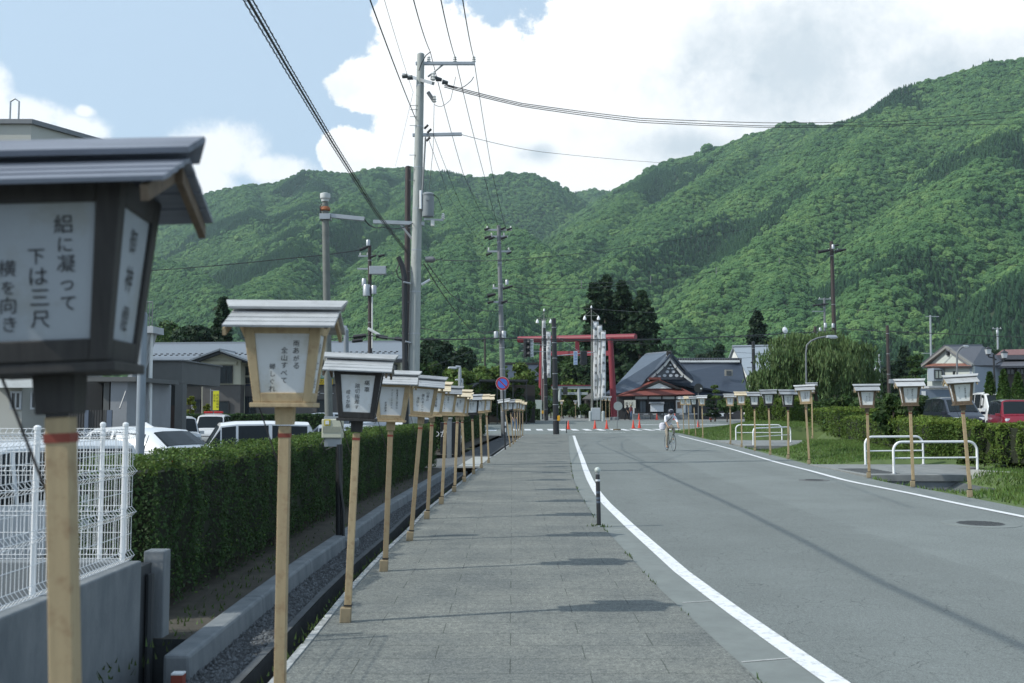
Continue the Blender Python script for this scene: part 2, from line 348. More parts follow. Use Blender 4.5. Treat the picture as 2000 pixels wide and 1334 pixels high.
def paver_mat():
    m = bpy.data.materials.new("sidewalk slabs"); m.use_nodes = True; nt = m.node_tree; L = nt.links; p = nt.nodes["Principled BSDF"]
    p.inputs["Roughness"].default_value = .85; p.inputs["Specular IOR Level"].default_value = .25
    tc = nt.nodes.new("ShaderNodeTexCoord")
    nv = nn(nt, "ShaderNodeTexNoise", Scale=2.0, Detail=3.0); L.new(tc.outputs["UV"], nv.inputs["Vector"])
    wv = nt.nodes.new("ShaderNodeMixRGB"); wv.inputs[0].default_value = .02; L.new(tc.outputs["UV"], wv.inputs[1]); L.new(nv.outputs["Color"], wv.inputs[2])
    br = nt.nodes.new("ShaderNodeTexBrick"); L.new(wv.outputs[0], br.inputs["Vector"]); br.inputs["Scale"].default_value = 1
    br.inputs["Brick Width"].default_value = .94; br.inputs["Row Height"].default_value = .355; br.inputs["Mortar Size"].default_value = .004; br.inputs["Mortar Smooth"].default_value = .4
    br.inputs["Color1"].default_value = (.172, .183, .180, 1); br.inputs["Color2"].default_value = (.155, .166, .164, 1); br.inputs["Mortar"].default_value = (.066, .074, .070, 1)
    br.inputs["Bias"].default_value = 0
    n1 = nn(nt, "ShaderNodeTexNoise", Scale=75.0, Detail=3.0, Roughness=.8); L.new(tc.outputs["Object"], n1.inputs["Vector"])
    cr = nt.nodes.new("ShaderNodeValToRGB"); L.new(n1.outputs["Fac"], cr.inputs[0]); e = cr.color_ramp.elements
    e[0].position = .3; e[0].color = (.45, .46, .47, 1); e[1].position = .72; e[1].color = (1.60, 1.58, 1.53, 1)
    mu = nt.nodes.new("ShaderNodeMixRGB"); mu.blend_type = 'MULTIPLY'; mu.inputs[0].default_value = 1; L.new(br.outputs["Color"], mu.inputs[1]); L.new(cr.outputs[0], mu.inputs[2])
    n2 = nn(nt, "ShaderNodeTexNoise", Scale=.9, Detail=7.0, Roughness=.65); L.new(tc.outputs["Object"], n2.inputs["Vector"])
    c2 = nt.nodes.new("ShaderNodeValToRGB"); L.new(n2.outputs["Fac"], c2.inputs[0]); e = c2.color_ramp.elements
    e[0].position = .32; e[0].color = (.74, .76, .78, 1); e[1].position = .66; e[1].color = (1.12, 1.1, 1.06, 1)
    n4 = nn(nt, "ShaderNodeTexNoise", Scale=32.0, Detail=2.0, Roughness=.8); L.new(tc.outputs["Object"], n4.inputs["Vector"]); c4 = nt.nodes.new("ShaderNodeValToRGB"); L.new(n4.outputs["Fac"], c4.inputs[0]); e = c4.color_ramp.elements
    e[0].position = .3; e[0].color = (.66, .67, .68, 1); e[1].position = .72; e[1].color = (1.40, 1.38, 1.33, 1)
    m4 = nt.nodes.new("ShaderNodeMixRGB"); m4.blend_type = 'MULTIPLY'; m4.inputs[0].default_value = 1; L.new(mu.outputs[0], m4.inputs[1]); L.new(c4.outputs[0], m4.inputs[2]); mu = m4
    m3 = nt.nodes.new("ShaderNodeMixRGB"); m3.blend_type = 'MULTIPLY'; m3.inputs[0].default_value = 1; L.new(mu.outputs[0], m3.inputs[1]); L.new(c2.outputs[0], m3.inputs[2])
    L.new(m3.outputs[0], p.inputs["Base Color"])
    bp = nn(nt, "ShaderNodeBump", Strength=.3, Distance=.006); L.new(n1.outputs["Fac"], bp.inputs["Height"]); L.new(bp.outputs[0], p.inputs["Normal"])
    return m
paver_m = paver_mat()
line_m = mat("road line paint", (.74, .75, .76), .7, vs=14, var=.08, bump=.2, bs=90, dirt=((.26, .275, .28), 13, .95))
gutter_m = mat("smooth gutter concrete", (.20, .222, .212), .85, vs=3, alt=(.155, .172, .166), bump=.2, bs=80, dirt=((.14, .15, .15), 5, .5))
soil_m = mat("dry soil", (.075, .066, .052), .95, vs=5, alt=(.04, .037, .03), bump=.7, bs=25)
gravel_m = mat("dark gravel", (.06, .066, .074), .9, vs=30, alt=(.024, .027, .032), bump=.9, bs=45)
drain_m = mat("drain concrete", (.055, .062, .068), .85, vs=5, alt=(.025, .03, .033), bump=.3, bs=30)
turf_m = mat("turf", (.10, .15, .045), .9, vs=1.5, alt=(.07, .105, .032), bump=.8, bs=40)
ground_m = mat("valley ground", (.06, .085, .035), .95, vs=.02, alt=(.10, .10, .06), bump=.2, bs=.5)
SL = lambda y: cx(C_SL, y)
SR = lambda y: cx(C_SR, y)
WL = lambda y: cx(C_WL, y)
WR = lambda y: cx(C_WR, y)
RE = lambda y: WR(y) + (.75 if y < 30 else .75)      # outer edge of the asphalt
ys62 = [y for y in YS if y <= 62]
ruv = lambda x, y, z: (x - WL(y), y)
strip("road", YS, lambda y: SR(y) - .02, lambda y: RE(y), 0.0, road_m, nx=6, uv=ruv)
strip("sidewalk", [y for y in YS if y <= 64.6], SL, SR, .014, paver_m, nx=2, thick=.03, uv=lambda x, y, z: (x, y))
strip("gutter_apron", ys62, lambda y: SR(y) + .012, lambda y: max(SR(y) + .05, WL(y) - .03), .004, gutter_m, uv=ruv)
strip("road_marking", ys62, lambda y: WL(y) - .075, lambda y: WL(y) + .075, .0085, line_m)
strip("road_marking", ys62, lambda y: WR(y) - .07, lambda y: WR(y) + .07, .0085, line_m)
for (pa_, pb__) in (((1333, 1178.5), (1391, 1175)), ((1448, 1295), (1544, 1287)), ((1199, 1036.5), (1220, 1034)), ((1136, 969), (1160, 966.5)), ((1119, 915), (1141, 914))):
    A_, B_ = gnd(*pa_), gnd(*pb__); jn_ = MB(); jn_.add([(A_.x, A_.y - .012, .0075), (B_.x, B_.y - .012, .0075), (B_.x, B_.y + .012, .0075), (A_.x, A_.y + .012, .0075)], [(0, 1, 2, 3)])
    tag(jn_.build("gutter_joint", mat("pale joint mortar", (.42, .43, .42), .9, vs=20, dirt=((.2, .21, .2), 25, .8))), kind='structure')
# left verge: drain channel, gravel strip, kerb, planting soil
ysL = [y for y in YS if y <= 27.5]; ysM = [27.5] + [y for y in YS if 27.5 < y < 34.5] + [34.5]; ysF = [34.5] + [y for y in YS if 34.5 < y <= 61]
for seg in (ysL, ysF):
    strip("drain", seg, lambda y: SL(y) - .24, SL, -.42, drain_m)
    mbd = MB()
    for off in (0.0, -.24):
        n = len(seg); top = .0 if off == 0 else -.06
        mbd.add([(SL(y) + off - .001, y, top) for y in seg] + [(SL(y) + off - .001, y, -.42) for y in seg], [(i, i + 1, i + 1 + n, i + n) for i in range(n - 1)])
    tag(mbd.build("drain_wall", drain_m), kind='structure')
    strip("drain_rim", seg, lambda y: SL(y) - .30, lambda y: SL(y) - .242, -.055, mat("drain rim concrete", (.10, .11, .118), .85, vs=4, alt=(.05, .055, .06), bump=.2))
    strip("drain_edge", seg, lambda y: SL(y) - .005, lambda y: SL(y) + .045, .022, mat("white edge stones", (.52, .53, .52), .8, vs=14, alt=(.16, .17, .17), stretch=(1, 1, 1), bump=.3, dirt=((.10, .11, .10), 3, .8)), thick=.05)
    strip("gravel_strip", seg, lambda y: SL(y) - (.62 if y < 34 else 1.4), lambda y: SL(y) - .30, -.075, gravel_m, nx=2)
mdv = MB(); dxs = [.002, .7, 1.6, 3.0, 4.6, 6.5]
mdv.add([(SL(y) - d, y, .012 - max(0, d - .7) / 5.8 * .42) for y in ysM for d in dxs], [(i * 6 + j, i * 6 + j + 1, (i + 1) * 6 + j + 1, (i + 1) * 6 + j) for i in range(len(ysM) - 1) for j in range(5)])
tag(mdv.build("driveway", lot_m), kind='structure')
strip("driveway_slab", [28.2, 29, 30, 31, 32, 33, 33.8], lambda y: SL(y) - .62, lambda y: SL(y) - .02, .022, concrete_light, thick=.03)
strip("planting_soil", [6.9] + [y for y in ysL if y > 7], lambda y: SL(y) - 2.4, lambda y: SL(y) - .74, lambda y: .05, soil_m, nx=5)
strip("planting_soil", ysF, lambda y: SL(y) - 4.2, lambda y: SL(y) - 1.4, lambda y: .05, soil_m, nx=5)
strip("car_park", [-8, 5, 15, 27.5], lambda y: -60, lambda y: SL(y) - 2.2, LOT, lot_m, nx=4)
strip("car_park", [27.501, 34.499], lambda y: -60, lambda y: SL(y) - 6.3, LOT, lot_m, nx=2)
strip("car_park", [34.5, 45, 61, 63.9], lambda y: -60, lambda y: SL(min(y, 61)) - 4.0, LOT, lot_m, nx=4)
strip("footway", [61, 64.6], lambda y: SL(min(y, 61)) - 4.3, lambda y: SL(y) - .002, .006, lot_m, nx=2)
mch = MB(); mch.add([(-2.55, -8, -.35), (SL(0) - .5, -8, -.35), (SL(7) - .74, 6.9, -.35), (-2.6, 6.9, -.35)], [(0, 1, 2, 3)])
ych = [y for y in ysL if y < 6.8] + [6.9]; n_c = len(ych)
mch.add([(SL(y) - (.62 if y < 6.3 else .76), y, .05 if y > 6.3 else -.075) for y in ych] + [(SL(y) - (.62 if y < 6.3 else .76), y, -.35) for y in ych], [(i, i + 1, i + 1 + n_c, i + n_c) for i in range(n_c - 1)])
mch.add([(SL(6.9) - 2.4, 6.9, .05), (SL(6.9) - .74, 6.9, .05), (SL(6.9) - .74, 6.9, -.4), (SL(6.9) - 2.4, 6.9, -.4)], [(0, 1, 2, 3)])
tag(mch.build("channel", drain_m), kind='structure')
# cross street, crossing, shrine approach
strip("street", [62.001, 66, 70, 78, 86, 92, 100, 112], lambda y: -90 if y > 65 else SL(62), lambda y: 95 if y > 66 else RE(y) , lambda y: gz(y) - .006, street_m, nx=8)
strip("shrine_forecourt", [112, 118, 130, 175], lambda y: -60, lambda y: 60, lambda y: gz(y) - .006, mat("forecourt paving", (.22, .22, .21), .9, vs=1, alt=(.17, .175, .17), bump=.2), nx=4)
for px in (1019 - 12, 1031, 1055, 1078, 1103, 1126, 1151, 1178, 1207, 1227, 1250, 1275, 1299, 1321, 1343, 1365):
    a = gnd(px, 840.9); b = gnd(px, 838.0)
    MBm = MB(); MBm.add([(a.x - .25, a.y, .004), (a.x + .25, a.y, .004), (a.x + .30, b.y, .004), (a.x - .20, b.y, .004)], [(0, 1, 2, 3)])
    tag(MBm.build("crossing_marking", line_m), kind='structure')
g1, g2 = gnd(1117, 845.2), gnd(1205, 845.2)
mk = MB(); mk.add([(g1.x, g1.y - .15, .003), (g2.x + .6, g1.y - .15, .003), (g2.x + .6, g1.y + .15, .003), (g1.x, g1.y + .15, .003)], [(0, 1, 2, 3)])
mk.add([(12, 96.0, gz(96)), (40, 96.5, gz(96)), (40, 97, gz(97)), (12, 96.5, gz(97))], [(0, 1, 2, 3)])
mk.add([(-40, 76, .002), (-1.2, 76, .002), (-1.2, 79.6, .002), (-40, 79.6, .002)], [(0, 1, 2, 3)])
tag(mk.build("road_marking", line_m), kind='structure')
# right verge: grass bank with a ditch, car park beyond
def bank_z(x, y):
    d = x - RE(y)
    if y > 76: return -.05
    t = min(1, max(0, d / 2.6)); z = -.02 + .16 * t * t * (3 - 2 * t)
    m = math.exp(-((y - 58) / 11) ** 2) * min(1, max(0, (d - .5) / 3.0)); z += .75 * m
    m = math.exp(-((y - 36.5) / 5) ** 2) * math.exp(-((d - 2.0) / 1.3) ** 2); z += .22 * m
    m = math.exp(-((y - 16.0) / 4) ** 2) * math.exp(-((d - 2.2) / 1.3) ** 2); z += .10 * m
    # the ditch under the two little bridges
    for (y0, wd) in ((23.6, 3.2), (43.5, 3.8)):
        z -= .50 * math.exp(-((y - y0) / wd) ** 4) * math.exp(-((d - 1.45) / 1.05) ** 6)
    if (24.2 < y < 29.2 and d < 4.6) or (43.4 < y < 51.8 and d < 5.6): z = min(z, -.09)
    return z
mbk = MB(); ysB = fr(6, 76, 175); ds = [0, .25, .5, .8, 1.1, 1.4, 1.7, 2.0, 2.4, 2.9, 3.5, 4.2, 5, 6, 7.5]
vs = [(RE(y) + d, y, bank_z(RE(y) + d, y) - (.0 if d else .01)) for y in ysB for d in ds]; k = len(ds)
mbk.add(vs, [(i * k + j, i * k + j + 1, (i + 1) * k + j + 1, (i + 1) * k + j) for i in range(len(ysB) - 1) for j in range(k - 1)])
mbk.m = [1 if sum(vs[i][2] for i in f) / 4 < -.16 else 0 for f in mbk.f]
tag(mbk.build("grass_bank", [turf_m, mat("ditch concrete", (.10, .11, .11), .9, vs=3, alt=(.05, .058, .055), bump=.3)], smooth=True), kind='structure')
strip("car_park", [6, 20, 27.9, 28.1, 40, 60, 76, 90], lambda y: RE(min(y, 66)) + 7.4, lambda y: 90, lambda y: .135 if y < 28 else .385, lot_m, nx=4)
# the big ground sheet out to the horizon (under everything, with the low valley floor)
mg = MB(); gx = [-9000, -4000, -1500, -400, -120, 120, 400, 1500, 4000, 9000]; gy = [-9000, -3000, -500, -9, 66, 120, 180, 400, 1000, 3000, 9000]
mg.add([(x, y, -.75 if y < 110 else (.30 if y < 450 else -3)) for y in gy for x in gx], [(i * 10 + j, i * 10 + j + 1, (i + 1) * 10 + j + 1, (i + 1) * 10 + j) for i in range(len(gy) - 1) for j in range(9)])
tag(mg.build("ground", ground_m), kind='structure')
# grass blades on the bank: one mass nobody could count
def blades(name, pts, h, m, wdt=.012):
    n = len(pts); P = np.asarray(pts, np.float32); a = rng.uniform(0, 6.28, n); hh = h * rng.uniform(.5, 1.25, n); lean = rng.normal(0, .35, (n, 2)) * hh[:, None]
    dx = np.stack([np.cos(a), np.sin(a), 0 * a], 1) * wdt; top = P + np.stack([lean[:, 0], lean[:, 1], hh], 1)
    V = np.stack([P - dx, P + dx, top], 1).reshape(-1, 3); o = npmesh(name, V, np.arange(3 * n).reshape(-1, 3), m); o["kind"] = 'stuff'; return o
grass_m = leafmat("grass blade", (.125, .195, .05), (.085, .145, .034), isl=.35, vs=1.0)
pts = []
while len(pts) < 72000:
    y = 10 + 62 * random.random() ** 1.4; d = random.random() ** .8 * 5.5; x = RE(y) + .15 + d
    if bank_z(x, y) < -.12 or (24.2 < y < 29.2 or 43.6 < y < 51.7) and d < 3.6: continue
    if x / y > .72: continue
    pts.append((x, y, bank_z(x, y) - .01))
blades("grass", pts, .11, grass_m, .016)
weed_m = leafmat("weed leaf", (.09, .14, .04), isl=.4)
pts = []
for _ in range(700):
    y = random.choice((random.uniform(4, 12), random.uniform(5, 24))); pts.append((SL(y) - .03 + random.gauss(0, .02), y, .01)) if random.random() < .35 else pts.append((SL(y) - .8 - random.random() * .3, y + random.gauss(0, .1), .05))
bq = gnd(1170, 1030)
for _ in range(90): pts.append((bq.x + random.gauss(0, .07), bq.y + random.gauss(0, .03), .003))
for _ in range(420): y = random.uniform(5, 30); pts.append((SR(y) + random.gauss(.0, .012), y, .004)) if mnoise.noise(Vector((y * 1.3, 2, 0))) > .08 else None
blades("weeds", pts, .045, weed_m, .008)
# loose stones of the gravel strip
st = []
for _ in range(9000):
    y = 4.5 + 22 * random.random() ** 1.7; st.append((SL(y) - .31 - random.random() * .28, y))
n = len(st); base = np.array([(1, 0, 0), (-1, 0, 0), (0, 1, 0), (0, -1, 0), (0, 0, 1), (0, 0, -1)], np.float32); fo = np.array([(0, 2, 4), (2, 1, 4), (1, 3, 4), (3, 0, 4)], np.int32)
sc = rng.uniform(.006, .02, (n, 1, 1)) * rng.uniform(.5, 1.2, (n, 1, 3)); aa = rng.uniform(0, 6.28, n)
b = base[None] * sc; ca, sa = np.cos(aa)[:, None], np.sin(aa)[:, None]; bx = b[:, :, 0] * ca - b[:, :, 1] * sa; by = b[:, :, 0] * sa + b[:, :, 1] * ca
V = np.stack([bx, by, b[:, :, 2]], 2) + np.array([(x, y, -.072) for x, y in st], np.float32)[:, None]
tag(npmesh("gravel", V.reshape(-1, 3), (fo[None] + 6 * np.arange(n)[:, None, None]).reshape(-1, 3), mat("gravel stone", (.085, .093, .10), .8, isl=.6, vs=8)), kind='stuff')
# ================================================================== mountains
RIDGES = [
 [(-400, 440, 2400), (100, 405, 2350), (300, 388, 2300), (415, 371, 2250), (490, 353, 2250), (545, 357, 2250), (600, 336, 2200), (680, 334, 2200), (740, 323, 2200), (800, 322, 2200), (870, 329, 2250), (930, 347, 2250), (990, 338, 2300), (1040, 342, 2300), (1090, 360, 2350), (1118, 376, 2400)],
 [(1110, 378, 2900), (1160, 363, 2900), (1215, 368, 2900), (1300, 385, 2900)],
 [(760, 334, 2150), (720, 362, 1800), (680, 395, 1550), (630, 440, 1350), (570, 500, 1180), (500, 570, 1020), (440, 640, 900)],
 [(870, 340, 2100), (905, 375, 1650), (955, 415, 1400), (1010, 455, 1200), (1070, 495, 1060), (1130, 545, 930), (1160, 600, 830)],
 [(800, 335, 2150), (800, 420, 1450), (790, 510, 1080), (780, 600, 850), (775, 660, 740)],
 [(905, 400, 1600), (890, 480, 1150), (900, 560, 900), (920, 640, 740)],
 [(1010, 455, 1200), (990, 540, 930), (1000, 620, 760)],
 [(100, 430, 2100), (260, 470, 1500), (400, 540, 1150), (470, 610, 980)],
 [(-100, 480, 1500), (120, 560, 1050), (300, 640, 850)],
 [(480, 360, 2200), (500, 420, 1750), (540, 470, 1450)],
 [(620, 345, 2150), (600, 400, 1700), (570, 450, 1450)],
 [(1200, 372, 2400), (1250, 345, 2150), (1300, 321, 2000), (1380, 291, 1900), (1430, 274, 1850), (1480, 257, 1800), (1530, 242, 1800), (1610, 244, 1800)],
 [(1300, 321, 2000), (1230, 375, 1650), (1180, 420, 1450), (1130, 470, 1280), (1090, 510, 1150)],
 [(1480, 262, 1800), (1400, 330, 1520), (1340, 375, 1380)],
 [(1610, 246, 1650), (1640, 233, 1520), (1700, 207, 1480), (1730, 184, 1460), (1760, 165, 1450), (1800, 157, 1450), (1870, 140, 1450), (1930, 121, 1450), (2000, 113, 1450), (2400, 70, 1500)],
 [(1640, 235, 1500), (1560, 300, 1380), (1470, 362, 1290), (1400, 412, 1230), (1310, 455, 1150), (1200, 500, 1060), (1120, 545, 960)],
 [(1760, 170, 1440), (1720, 235, 1290), (1660, 310, 1160), (1600, 380, 1050), (1500, 470, 930), (1400, 550, 800), (1300, 620, 700)],
 [(2080, 150, 1350), (1985, 230, 1120), (1920, 300, 980), (1850, 380, 870), (1790, 450, 780), (1720, 530, 690), (1660, 600, 610)],
 [(2350, 230, 1150), (2200, 350, 880), (2080, 440, 740), (1980, 530, 640), (1900, 610, 570)],
 [(1500, 470, 930), (1530, 560, 760), (1540, 640, 640)],
]
_rp = []
for r in RIDGES:
    P = [at(*q) for q in r]; _rp += [(P[i], P[i + 1]) for i in range(len(P) - 1)]
def terrain_h(X, Y):
    X = np.asarray(X, np.float64); Y = np.asarray(Y, np.float64); H = np.full(X.shape, -50.0)
    for a, b in _rp:
        dx, dy, dz = b.x - a.x, b.y - a.y, b.z - a.z; L2 = dx * dx + dy * dy
        t = np.clip(((X - a.x) * dx + (Y - a.y) * dy) / L2, 0, 1); d = np.hypot(X - a.x - t * dx, Y - a.y - t * dy)
        rt = 1 / (1 + np.exp(-(X - a.x - t * dx) / 30.0)); z = a.z + t * dz - 8 - np.maximum(0, d - 8) * (.60 + .0007 * np.minimum(d, 260)) * (.92 + .62 * rt) + np.minimum(d, 260) * .0
        H = np.maximum(H, z) + np.log1p(np.exp(-np.abs(H - z) / 4.0)) * 2.0
    w_ = np.sin(X * .013 + 1.3) * np.cos(Y * .011) * 6 + np.sin(X * .031 + Y * .027) * 2.5 + np.sin(X * .052 - Y * .047 + 2) * 1.2
    return H + w_ - 2
_a0, _a1 = math.atan(-1600 / F), math.atan(1600 / F)
AZ = np.linspace(_a0, _a1, 260); RD = np.concatenate([np.linspace(330, 1600, 160), np.linspace(1620, 3300, 70)])
A2, R2 = np.meshgrid(AZ, RD); TX, TY = R2 * np.sin(A2), R2 * np.cos(A2); TH = terrain_h(TX, TY)
TH = np.maximum(TH, -3)
k = len(AZ); idx = (np.arange(len(RD) - 1)[:, None] * k + np.arange(k - 1)[None]).ravel(); q = np.stack([idx, idx + 1, idx + 1 + k, idx + k], 1)
tag(npmesh("hills", np.stack([TX.ravel(), TY.ravel(), TH.ravel()], 1), q, mat("forest floor", (.03, .05, .02), .95, vs=.05), smooth=True), kind='structure')
# visibility of the slope from round the camera, to leave out what no nearby view can see
ELEV = (TH - EYE) / R2; HMAX = np.maximum.accumulate(ELEV, axis=0)
def forest():
    sp = 3.7; xs = np.arange(-1300, 1500, sp); ysx = np.arange(340, 3200, sp); X, Y = np.meshgrid(xs, ysx)
    X = (X + rng.uniform(-.5, .5, X.shape) * sp).ravel(); Y = (Y + rng.uniform(-.5, .5, Y.shape) * sp).ravel()
    rr = np.hypot(X, Y); a = np.arctan2(X, Y); ok = (np.abs(np.tan(a)) < 1120 / F); X, Y, rr, a = X[ok], Y[ok], rr[ok], a[ok]
    keep = rng.random(len(X)) < np.where(rr > 1700, .7, 1.0); X, Y, rr, a = X[keep], Y[keep], rr[keep], a[keep]
    Z = terrain_h(X, Y); ai = np.clip(np.round((a - _a0) / (_a1 - _a0) * (k - 1)).astype(int), 0, k - 1); ri = np.clip(np.searchsorted(RD, rr) - 2, 0, len(RD) - 1)
    vis = ((Z + 13 - EYE) / rr > HMAX[ri, ai] - .006) & (Z > 1.0); X, Y, Z, rr, a = X[vis], Y[vis], Z[vis], rr[vis], a[vis]
    n = len(X)
    def nz(s, o): return np.array([mnoise.fractal(Vector((x * s + o, y * s, 0)), 1.0, 2.0, 3) for x, y in zip(X, Y)])
    low = np.clip(1 - (Z - 25) / 90, 0, 1)
    con = nz(.0042, 3.3) * .9 + .30 * low * (np.tan(a) > .3) + .25 * ((np.tan(a) < -.15) & (np.tan(a) > -.33) & (rr > 1150)) - .33
    is_con = (con + rng.normal(0, .08, n)) > .0
    tone = nz(.012, 9.1) * .6 + nz(.05, 4.1) * .3 + rng.normal(0, .22, n)
    var_i = np.where(is_con, 4 + rng.integers(0, 2, n), rng.integers(0, 4, n))
    sc = np.where(is_con, rng.uniform(.45, .72, n), rng.lognormal(-.40, .30, n)) * np.where(rr > 1700, 1.2, 1.0) * np.clip(.6 + rr / 2200, .8, 1.0)
    me = bpy.data.meshes.new("forest"); me.vertices.add(n); me.vertices.foreach_set("co", np.stack([X, Y, Z - 1.2], 1).astype(np.float32).ravel())
    for nm, ty, arr in (("pick", 'INT', var_i), ("size", 'FLOAT', sc), ("turn", 'FLOAT', rng.uniform(0, 6.28, n)), ("tone", 'FLOAT', tone), ("cone", 'FLOAT', is_con.astype(float))):
        at_ = me.attributes.new(nm, ty, 'POINT'); at_.data.foreach_set("value", np.asarray(arr, np.int32 if ty == 'INT' else np.float32))
    e_ = 8.0; gx_ = (terrain_h(X + e_, Y) - terrain_h(X - e_, Y)) / (2 * e_); gy_ = (terrain_h(X, Y + e_) - terrain_h(X, Y - e_)) / (2 * e_)
    kk = np.where(is_con, 0.0, 1.0); eul = np.zeros((n, 3), np.float32); spin = rng.uniform(0, 6.28, n)
    for i in range(n):
        nv = Vector((-gx_[i] * kk[i], -gy_[i] * kk[i], 1)).normalized(); eul[i] = (Vector((0, 0, 1)).rotation_difference(nv).to_matrix() @ Matrix.Rotation(spin[i], 3, 'Z')).to_euler()
    av = me.attributes.new("turn3", 'FLOAT_VECTOR', 'POINT'); av.data.foreach_set("vector", eul.ravel())
    o = link("forest", me); o["kind"] = 'stuff'
    # canopy material
    m = bpy.data.materials.new("mountain canopy"); m.use_nodes = True; nt = m.node_tree; L = nt.links; p = nt.nodes["Principled BSDF"]; p.inputs["Roughness"].default_value = .8; p.inputs["Specular IOR Level"].default_value = .12
    at1 = nt.nodes.new("ShaderNodeAttribute"); at1.attribute_type = 'INSTANCER'; at1.attribute_name = "tone"; at2 = nt.nodes.new("ShaderNodeAttribute"); at2.attribute_type = 'INSTANCER'; at2.attribute_name = "cone"
    r1 = nt.nodes.new("ShaderNodeValToRGB"); mr = nt.nodes.new("ShaderNodeMapRange"); L.new(at1.outputs["Fac"], mr.inputs[0]); mr.inputs[1].default_value = -.9; mr.inputs[2].default_value = .9; L.new(mr.outputs[0], r1.inputs[0])
    e = r1.color_ramp.elements; e[0].position = 0; e[0].color = (.034, .086, .036, 1); e[1].position = 1; e[1].color = (.150, .240, .080, 1); x = e.new(.5); x.color = (.078, .158, .056, 1)
    r2 = nt.nodes.new("ShaderNodeValToRGB"); L.new(mr.outputs[0], r2.inputs[0]); e = r2.color_ramp.elements; e[0].color = (.028, .074, .040, 1); e[1].color = (.064, .134, .055, 1)
    mx_ = nt.nodes.new("ShaderNodeMixRGB"); L.new(at2.outputs["Fac"], mx_.inputs[0]); L.new(r1.outputs[0], mx_.inputs[1]); L.new(r2.outputs[0], mx_.inputs[2]); L.new(mx_.outputs[0], p.inputs["Base Color"])
    src = []
    for i in range(6):
        bm = bmesh.new()
        if i < 4:
            bmesh.ops.create_icosphere(bm, subdivisions=4, radius=1); sd = Vector((i * 7.7, 1.3, i * 2.1))
            for v in bm.verts:
                d = v.co.copy(); f = 1 + .30 * mnoise.noise(d * 1.6 + sd) + .24 * mnoise.noise(d * 3.6 + sd) + .20 * mnoise.noise(d * 8 + sd) + .14 * mnoise.noise(d * 17 + sd)
                v.co = Vector((d.x * 3.5 * f, d.y * 3.5 * f, 3.4 + d.z * (2.5 if d.z > 0 else 4.5) * f))
        else:
            nseg, nr = 16, 30; rows = []
            for r_ in range(nr):
                t = r_ / (nr - 1); rad = 2.6 * (1 - t) ** .8 * (1 + .32 * ((r_ % 3) - 1)) + .04; z = 1 + t * 12.5
                rows.append([bm.verts.new((rad * (1 + .3 * random.uniform(-1, 1)) * math.cos(j * 2 * math.pi / nseg), rad * (1 + .3 * random.uniform(-1, 1)) * math.sin(j * 2 * math.pi / nseg), z + random.uniform(-.35, .35))) for j in range(nseg)])
            for r_ in range(nr - 1):
                for j in range(nseg): bm.faces.new((rows[r_][j], rows[r_][(j + 1) % nseg], rows[r_ + 1][(j + 1) % nseg], rows[r_ + 1][j]))
        sm = bpy.data.meshes.new("canopy"); bm.to_mesh(sm); bm.free(); sm.materials.append(m); src.append(bpy.data.objects.new("canopy", sm))
    ng = bpy.data.node_groups.new("forest", 'GeometryNodeTree'); ng.interface.new_socket('Geometry', in_out='INPUT', socket_type='NodeSocketGeometry'); ng.interface.new_socket('Geometry', in_out='OUTPUT', socket_type='NodeSocketGeometry')
    N = ng.nodes; l = ng.links.new; gi = N.new('NodeGroupInput'); go_ = N.new('NodeGroupOutput'); jn = N.new('GeometryNodeJoinGeometry')
    def attr(nm, ty):
        q_ = N.new('GeometryNodeInputNamedAttribute'); q_.data_type = ty; q_.inputs[0].default_value = nm; return q_.outputs[0]
    sz = attr("size", 'FLOAT'); tu = attr("turn", 'FLOAT'); pk = attr("pick", 'INT')
    e2r = N.new('FunctionNodeEulerToRotation'); l(attr("turn3", 'FLOAT_VECTOR'), e2r.inputs[0])
    for i in range(6):
        cmpn = N.new('FunctionNodeCompare'); cmpn.data_type = 'INT'; cmpn.operation = 'EQUAL'; l(pk, [s for s in cmpn.inputs if s.name == 'A' and s.type == 'INT'][0]); [s for s in cmpn.inputs if s.name == 'B' and s.type == 'INT'][0].default_value = i
        iop = N.new('GeometryNodeInstanceOnPoints'); oi = N.new('GeometryNodeObjectInfo'); oi.inputs[0].default_value = src[i]
        l(gi.outputs[0], iop.inputs['Points']); l(cmpn.outputs[0], iop.inputs['Selection']); l(oi.outputs['Geometry'], iop.inputs['Instance']); l(e2r.outputs[0], iop.inputs['Rotation']); l(sz, iop.inputs['Scale']); l(iop.outputs[0], jn.inputs[0])
    l(jn.outputs[0], go_.inputs[0]); md = o.modifiers.new("forest", 'NODES'); md.node_group = ng
    print("forest trees", n, int(is_con.sum()))
forest()
# ---- summer haze: one even volume round the camera and the whole valley
hz = MB(); hz.bb(-1900, 2100, -60, 3400, -8, 900)
hm = bpy.data.materials.new("haze"); hm.use_nodes = True; hn = hm.node_tree; hn.nodes.remove(hn.nodes["Principled BSDF"])
pv = hn.nodes.new("ShaderNodeVolumePrincipled"); pv.inputs["Density"].default_value = 1.0e-4; pv.inputs["Color"].default_value = (.70, .90, 1, 1); pv.inputs["Anisotropy"].default_value = .2
hn.links.new(pv.outputs[0], hn.nodes["Material Output"].inputs["Volume"])
tag(hz.build("haze", hm), kind='stuff')
